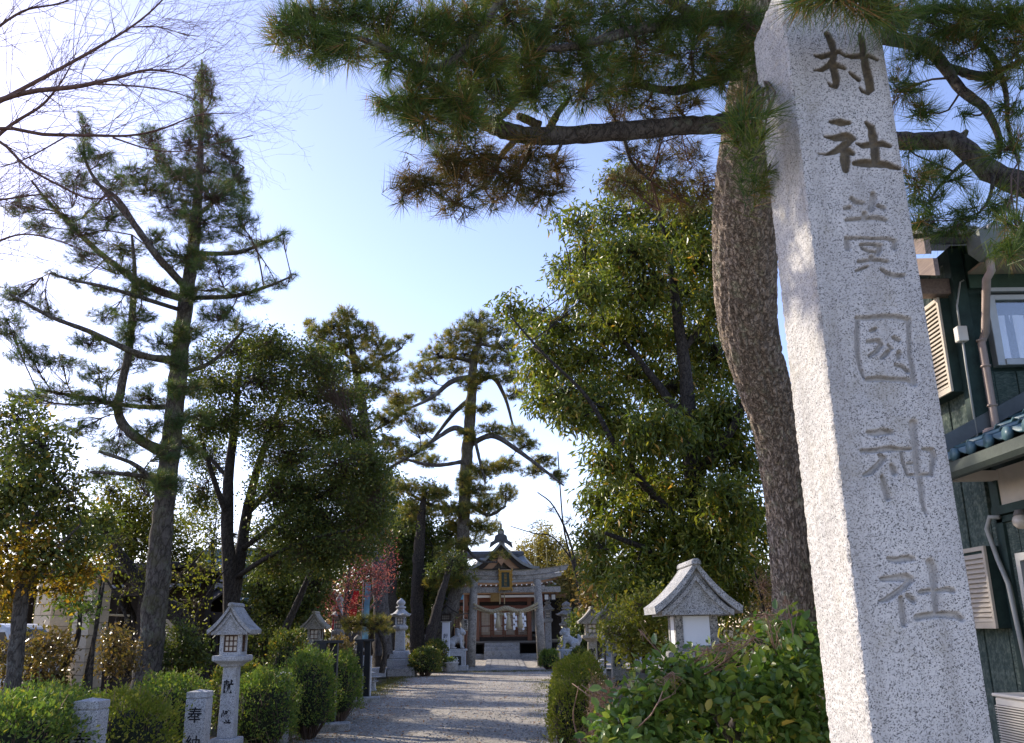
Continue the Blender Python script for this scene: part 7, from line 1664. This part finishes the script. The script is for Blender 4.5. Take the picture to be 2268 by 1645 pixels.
# --- cut hedges along the left
HG = 'clipped bushes along the left of the approach'
def hp(x, y, Y): p = P(x, y, Y); return p
def hedge(label, x, ytop, Y, wpx, dy, mat, n, size, group=HG, rz=0, bumps=.10, box=2.6, **kw):
    c = P(x, ytop, Y); k = px(x, ytop, Y); h = c.z
    return clipped_bush(label, (c.x, Y, h * .5), (wpx / 2 * k, dy, h * .5 + .02), M[mat], n, size, group, box, rz=rz, bumps=bumps, **kw)
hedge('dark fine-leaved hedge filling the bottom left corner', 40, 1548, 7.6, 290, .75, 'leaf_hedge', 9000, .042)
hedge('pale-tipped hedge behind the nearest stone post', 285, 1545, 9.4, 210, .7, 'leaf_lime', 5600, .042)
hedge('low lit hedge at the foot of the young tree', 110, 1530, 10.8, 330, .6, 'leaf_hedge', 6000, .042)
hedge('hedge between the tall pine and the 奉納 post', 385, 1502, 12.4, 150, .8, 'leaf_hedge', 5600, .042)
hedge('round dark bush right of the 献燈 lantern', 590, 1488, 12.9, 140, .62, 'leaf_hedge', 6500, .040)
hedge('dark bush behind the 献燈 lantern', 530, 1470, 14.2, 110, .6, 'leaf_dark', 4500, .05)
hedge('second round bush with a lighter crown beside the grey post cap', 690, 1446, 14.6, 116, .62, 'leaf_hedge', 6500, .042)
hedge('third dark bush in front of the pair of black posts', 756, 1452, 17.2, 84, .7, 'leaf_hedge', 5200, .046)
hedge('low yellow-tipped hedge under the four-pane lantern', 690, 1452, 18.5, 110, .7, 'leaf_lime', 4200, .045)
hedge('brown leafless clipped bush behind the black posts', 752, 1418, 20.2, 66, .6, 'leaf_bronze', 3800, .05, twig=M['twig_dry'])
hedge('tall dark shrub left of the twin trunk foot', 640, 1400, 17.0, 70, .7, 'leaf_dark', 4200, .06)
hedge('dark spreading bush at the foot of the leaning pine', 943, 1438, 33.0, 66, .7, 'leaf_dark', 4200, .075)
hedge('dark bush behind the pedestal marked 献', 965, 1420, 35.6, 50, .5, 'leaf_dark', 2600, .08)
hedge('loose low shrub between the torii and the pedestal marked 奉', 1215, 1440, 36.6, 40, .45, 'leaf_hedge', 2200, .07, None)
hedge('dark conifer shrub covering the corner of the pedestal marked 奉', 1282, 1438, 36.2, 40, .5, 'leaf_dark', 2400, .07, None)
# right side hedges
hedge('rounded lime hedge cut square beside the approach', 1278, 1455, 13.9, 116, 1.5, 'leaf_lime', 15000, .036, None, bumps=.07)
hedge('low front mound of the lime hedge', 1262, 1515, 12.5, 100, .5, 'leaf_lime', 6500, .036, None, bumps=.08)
# dry twiggy bush
c = P(1326, 1480, 10.2); s = Plant('dry_bush', 'dry brown twiggy bush between the lime hedge and the camellia', 'bush', (c.x, 10.2, 0))
for q in range(7): s.wlimb('stem', [(c.x + rng.normal(0, .08), 10.2 + rng.normal(0, .1), 0, .012), (c.x + rng.normal(0, .2), 10.2 + rng.normal(0, .2), .55, .009), (c.x + rng.normal(0, .32), 10.2 + rng.normal(0, .3), 1.0, .005)], M['twig_dry'], 5, 10, 0)
for q in range(30): s.pad(np.array([c.x + .02 + rng.normal(0, .11), 10.2 + rng.normal(0, .35), rng.uniform(.1, .98)]), np.array([.15, .2, .2]), 60, None, .5, .0030, .2)
s.leaves(M['leaf_bronze'], 1, .03, .45, .03); s.twigs(M['twig_dry']); s.clear()
# camellia bush in front: large single leaves
cm = Plant('camellia_bush', 'large camellia bush with glossy rounded leaves at the foot of the pillar', 'camellia bush', gp(1620, 1500, 5.3))
for pts in ([(1640, 1760, 40, 5.2), (1625, 1640, 34, 5.2), (1640, 1560, 26, 5.2), (1660, 1480, 14, 5.3)], [(1630, 1650, 26, 5.2), (1570, 1560, 18, 5.0), (1520, 1480, 9, 5.0)], [(1630, 1640, 22, 5.2), (1700, 1560, 16, 5.1), (1760, 1480, 8, 5.0)], [(1600, 1760, 20, 5.4), (1500, 1640, 14, 5.2), (1430, 1560, 8, 5.1)], [(1560, 1750, 16, 4.9), (1460, 1680, 12, 4.8), (1400, 1620, 7, 4.7)]):
    cm.limb('stem', pts, 5.2, M['bark_grey'], 9, 20, .08)
CMP = [(1380, 1560, 46, 40), (1350, 1610, 44, 36), (1440, 1510, 56, 40), (1420, 1590, 60, 44), (1500, 1470, 60, 36), (1500, 1550, 66, 50), (1470, 1630, 70, 40), (1570, 1450, 60, 30), (1580, 1520, 66, 46), (1570, 1610, 70, 46), (1650, 1440, 60, 30), (1660, 1510, 66, 46), (1680, 1590, 60, 46), (1730, 1410, 50, 40), (1740, 1480, 60, 50), (1760, 1560, 60, 50), (1790, 1400, 34, 36), (1800, 1470, 40, 60), (1800, 1620, 50, 50), (1650, 1650, 70, 30), (1720, 1640, 60, 40), (1390, 1640, 50, 26), (1540, 1660, 60, 26), (1480, 1430, 34, 14), (1690, 1400, 30, 14)]
CMP = [(x, y + (42 if x < 1560 else 34 if x < 1690 else 12), rx, ry) for x, y, rx, ry in CMP]
cm.pads(CMP, 5.2, .64, 1.0, .45, .35, .0040, gap=.05)
cm.leaves(M['leaf_camellia'], 7, .066, .58, .055, .05, .4, .5, LEAF6, singles=295, skew=1.5); cm.twigs(M['twig']); cm.clear()
cm.pads([(1420, 1400, 8, 26, 5.0), (1740, 1330, 20, 24, 5.0), (1600, 1430, 50, 20, 4.7), (1700, 1370, 40, 30, 4.8), (1560, 1440, 50, 20, 4.7), (1480, 1500, 40, 24, 4.7), (1660, 1420, 50, 24, 4.7)], 5, .9, 1, .1, .5, .003); cm.twigs(M['twig_dry'], 'bare_shoots'); cm.clear()
# ------------------------------------------------------------------ buildings and things behind the trees on the left
M['block'] = plain('cream_concrete_block', (0.60, 0.47, 0.31), .9, var=.14, scale=9, bump=.3)
M['block2'] = plain('cream_concrete_block_light', (0.64, 0.52, 0.36), .9, var=.14, scale=9, bump=.3)
def block_column(label, x, ytop, Y, w, d, rz=0.0, n=None):
    p = P(x, ytop, Y); h = p.z; t = thing('block_column', label, 'block column', (p.x, Y, 0), rz, 'cream block columns')
    c = MB(); c.box((0, 0, h / 2), (w - .05, d - .05, h - .02)); c.build('mortar_core', plain('mortar', (0.30, 0.26, 0.2), .95), t)
    ms = []
    for q in range(2):
        b = MB(); b.box((0, 0, 0), (1, 1, 1)); ms.append(b.mesh('block', M['block'] if q == 0 else M['block2']))
    n = int(round(h / .255)); bh = h / n
    for i in range(n):
        half = i % 2
        for q in range(2):
            ww = w * (.62 if (q == 0) == bool(half) else .38); xx = -w / 2 + ww / 2 if q == 0 else w / 2 - ww / 2
            o_ = obj('block', random.choice(ms), t, (xx, random.uniform(-.006, .006), bh * (i + .5))); o_.scale = (ww - .014, d + random.uniform(-.01, .01), bh - .018)
    return t
block_column('tall cream block column just left of the tall pine', 213, 1267, 19.2, .52, .46, R(-28))
block_column('shorter cream block column behind the bronze shrub', 125, 1290, 21.5, .62, .5, R(-28))
block_column('cream block column glimpsed right of the tall pine trunk', 366, 1370, 22.5, .5, .4, R(-28))
def tiled_house(label, x, Y, w, dep, ze, zr, rz, ztop=None, mat='tile', name='tiled_building'):
    p = P(x, 1440, Y); t = thing(name, label, 'building', (p.x, Y, 0), rz)
    b = MB(); b.bbox((-w / 2, 0, 0), (w / 2, dep, ze - .05)); b.build('wall', M['wood_dark'], t)
    sl = math.atan2(zr - ze, dep / 2 + .5); L = math.hypot(zr - ze, dep / 2 + .5)
    dk = MB(); dk.prism([(-.5, ze - .08), (dep / 2, zr - .08), (dep + .5, ze - .08), (dep + .5, ze - .01), (dep / 2, zr - .01), (-.5, ze - .01)], 'x', -w / 2 - .4, w / 2 + .4); dk.build('roof_deck', M['wood_dark'], t)
    tm = roof_tile(.30, .30, M[mat]); nx_ = int((w + .8) / .295); ny_ = int(L / .29)
    cnt = 0
    for j in range(ny_):
        for i in range(nx_):
            if cnt >= 298: break
            s_ = (j + 1) * .29; o_ = obj('roof_tile', tm, t, (-w / 2 - .25 + i * .295, -.5 + s_ * math.cos(sl), ze + .02 + s_ * math.sin(sl)), (sl - .07, 0, 0)); cnt += 1
    b = MB(); b.box((0, dep / 2, zr + .10), (w + .8, .26, .28)); b.build('ridge', M[mat], t, bev=.03)
    for i in range(int(w / 1.2)):
        b = MB(); b.box((-w / 2 + .5 + i * 1.2, -.06, ze / 2), (.14, .10, ze - .1)); b.build('wall_post', M['wood_grey'], t)
    b = MB(); b.bbox((-w / 2, -.03, ze * .55), (w / 2, -.005, ze * .8)); b.build('window_strip', M['mull_dark'], t)
    return t
tiled_house('building with a blue-grey tiled roof between the pine and the twin trunks', 470, 31.5, 4.2, 4.2, 2.55, 4.35, R(-14))
tiled_house('low shed with silvery roof tiles beyond the cream block column', 292, 27.5, 3.6, 3.0, 2.25, 2.95, R(-6), mat='tile_old', name='tiled_shed')
# dark open pavilion with heavy beams
p = P(215, 1440, 23.5); z = lambda y_: P(215, y_, 23.5).z
t = thing('timber_pavilion', 'dark open timber pavilion with a blue-grey roof edge behind the block columns', 'pavilion', (p.x, 23.5, 0), R(-10))
b = MB(); b.prism([(-.9, z(1262)), (1.2, z(1240)), (3.6, z(1262)), (3.6, z(1262) - .1), (1.2, z(1242) - .1), (-.9, z(1262) - .14)], 'x', -2.4, 1.7); b.build('roof', M['wood_dark'], t)
b = MB(); b.bbox((-2.2, -.5, z(1280)), (1.5, 3.2, z(1264))); b.build('eave_beam', M['wood_dark'], t)
b = MB(); b.bbox((-2.2, -.3, z(1322)), (1.5, -.1, z(1304))); b.build('tie_beam', M['wood_dark'], t)
for x_ in (-2.0, -.4, 1.3):
    for y_ in (-.2, 2.8):
        b = MB(); b.box((x_, y_, z(1280) / 2), (.2, .2, z(1280))); b.build('post', M['wood_dark'], t)
b = MB(); b.bbox((-2.1, 2.9, 0), (1.4, 3.0, z(1290))); b.build('back_wall', M['wood_dark'], t)
b = MB(); b.tube([(-1.4, -.3, z(1362)), (-.6, -.3, z(1366)), (.2, -.3, z(1361)), (1.0, -.3, z(1365))], .03, 6); b.build('straw_cord', M['rope'], t)
# white van at the left edge
def van():
    Y = 17.5; p = P(24, 1440, Y); t = thing('white_van', 'white van partly seen at the left edge behind the young tree', 'van', (p.x, Y, 0)); zt = P(10, 1380, Y).z
    L = 3.4
    white = plain('white_car_paint', (0.72, 0.73, 0.73), .3, spec=.6, var=.03, bump=0)
    b = MB(); pr = [(.35, .38), (.42, .80), (.30, 1.02), (-.12, zt - .10), (-.30, zt), (-L + .1, zt), (-L, zt - .1), (-L, .38)]
    b.prism(pr, 'y', 0, 1.48); b.build('body', white, t, bev=.05)
    for y_ in (-.006, 1.476):
        b = MB(); b.prism([(.10, 1.06), (-.16, zt - .16), (-.95, zt - .16), (-.95, 1.06)], 'y', y_, y_ + .012); b.prism([(-1.02, 1.06), (-1.02, zt - .16), (-2.0, zt - .16), (-2.0, 1.06)], 'y', y_, y_ + .012); b.build('side_window', M['mull_dark'], t)
    b = MB(); b.add([(.30, .10, 1.04), (.30, 1.38, 1.04), (-.10, 1.36, zt - .12), (-.10, .12, zt - .12)], [(0, 1, 2, 3)]); q = b.build('windscreen', M['mull_dark'], t); q.location = (.012, 0, .01)
    b = MB(); b.box((.12, -.12, 1.08), (.10, .20, .22)); b.build('wing_mirror', white, t, bev=.02)
    for x_ in (-.15, -2.6):
        for y_ in (.02, 1.46):
            b = MB(); b.tube([(x_, y_ - .09, .29), (x_, y_ + .09, .29)], .29, 18); w = b.build('wheel', plain('tyre', (0.02, 0.02, 0.02), .9), t); b = MB(); b.tube([(x_, y_ - .095, .29), (x_, y_ + .095, .29)], .17, 14); b.build('rim', M['alu_light'], w)
    b = MB(); b.box((.365, .25, .74), (.05, .26, .14)); b.box((.365, 1.23, .74), (.05, .26, .14)); b.build('headlight', M['alu_light'], t)
van()
# banners
def banner(label, x0, y0, x1, y1, Y, w, col, cat='banner'):
    a, c = P(x0, y0, Y), P(x1, y1, Y); t = thing('banner', label, cat, (c.x, Y, 0), group=None); o = Vector(t.location)
    b = MB(); b.tube([(-.05, .02, 0), (a.x - c.x - .05, .02, a.z + .1)], .018, 6); b.tube([(a.x - c.x - .06, .02, a.z + .03), (a.x - c.x + w, .02, a.z + .03)], .01, 5); b.build('pole', M['pipe_grey'], t)
    n = 18; v = []
    for i in range(n + 1):
        u = i / n
        for s in (0, .33, .66, 1):
            v.append((a.x - c.x + (c.x - a.x) * u + s * w, .05 * math.sin(u * 7 + s * 2) + .02, a.z + (c.z - a.z) * u))
    f = [(4 * i + k, 4 * i + k + 1, 4 * i + k + 5, 4 * i + k + 4) for i in range(n) for k in range(3)]
    obj('cloth', raw_mesh('cloth', v, f, plain('banner_cloth', col, .85, var=.15, scale=5), True), t)
banner('red banner leaning beside the grey lantern under the plum', 745, 1318, 733, 1408, 29.5, .20, (0.42, 0.012, 0.012))
banner('shorter red banner partly behind the plum branches', 775, 1308, 768, 1365, 30.5, .30, (0.42, 0.012, 0.012))
banner('pale blue banner rising behind the tall black posts', 808, 1292, 801, 1415, 27.5, .18, (0.20, 0.42, 0.55))
# small stone basin house and blue tarpaulin far behind the leaning pine
p = P(955, 1440, 39); k = px(955, 1420, 39); z = lambda y_: P(955, y_, 39).z
t = thing('stone_basin', 'pale stone water basin under a dark cover behind the dark bush', 'water basin', (p.x, 39, 0))
b = MB(); b.box((0, .3, z(1412) / 2), (62 * k, 1.0, z(1412)), top=(.96, .96)); b.build('basin', M['granite_light'], t, bev=.03)
b = MB(); b.box((0, .3, z(1408)), (66 * k, 1.1, .10)); b.build('rim', M['granite'], t, bev=.02)
b = MB(); b.prism([(-34 * k, z(1404)), (-20 * k, z(1392)), (20 * k, z(1392)), (34 * k, z(1404))], 'y', -.2, .9); b.build('cover', M['wood_dark'], t)
p = P(958, 1330, 47); t = thing('blue_sheet', 'blue sheet glimpsed through the trees above the stone basin', 'tarpaulin', (p.x, 47, 0)); b = MB()
n = 12; v = []
for i in range(n + 1): v += [(-1.6 + 3.2 * i / n, .05 * math.sin(i * 1.9), P(958, 1318, 47).z), (-1.6 + 3.2 * i / n, .08 * math.sin(i * 1.3), P(958, 1328, 47).z)]
b.add(v, [(2 * i, 2 * i + 1, 2 * i + 3, 2 * i + 2) for i in range(n)]); b.build('sheet', plain('blue_tarpaulin', (0.09, 0.30, 0.55), .5), t, smooth=True)
b = MB()
for x_ in (-1.6, 1.6): b.tube([(x_, 0, 0), (x_, 0, P(958, 1317, 47).z)], .03, 6)
b.build('pole', M['pipe_grey'], t)

# ------------------------------------------------------------------ far wood all round the back
def far_wood():
    parts, rn = [], []
    tv, tf = leaf_shape(.6)
    for (xa, xb, Y, zt, n) in ((-60, -16, 58, 6.2, 9000), (-18, 4, 62, 5.6, 7000), (3, 34, 62, 5.2, 9000), (-34, -14, 40, 4.2, 5200), (9, 34, 34, 4.2, 6000)):
        x = rng.uniform(xa, xb, n); h = zt * (0.8 + .35 * np.array([mnoise.noise(Vector((q * .28, Y, 0))) + .5 * mnoise.noise(Vector((q * 1.1, Y, 3))) for q in x]))
        z = h * rng.uniform(0, 1, n) ** .7; y = Y + rng.normal(0, 1.2, n); pos = np.stack([x, y, z], 1)
        v, f = scatter(tv, tf, pos, frames(unit(rng.normal(size=(n, 3)) + [0, 0, .3]), (0, 0, 1), .3), rng.uniform(.25, .55, n)); parts.append((v, f)); rn.append(np.repeat(np.clip(rng.normal(.35, .3, n), 0, 1), 2))
    v, f = join(parts); obj('far_wood', raw_mesh('far_wood', v, f, M['leaf_grove'], rnd=np.concatenate(rn)), kind='stuff')
far_wood()
# fallen leaves and needles on the gravel and the earth
n = 2600
q = np.stack([np.where(rng.uniform(0, 1, n) < .5, rng.normal(-3.3, .7, n), rng.uniform(-3.5, 2.2, n)), 11.5 + 24 * rng.uniform(0, 1, n) ** 1.4, np.full(n, .012)], 1)
dd = unit(np.stack([rng.normal(size=n), rng.normal(size=n), rng.normal(0, .15, n)], 1)); tv, tf = leaf_shape(.5)
v, f = scatter(tv, tf, q, frames(dd, (0, 0, 1), .9), rng.uniform(.03, .07, n))
obj('fallen_leaves', raw_mesh('fallen_leaves', v, f, leaf_mat('fallen_leaf', [(0, (.05, .03, .015)), (.6, (.11, .065, .03)), (1, (.20, .13, .05))], .1, .8, .2), rnd=np.repeat(rng.uniform(0, 1, n), 2)), kind='stuff')
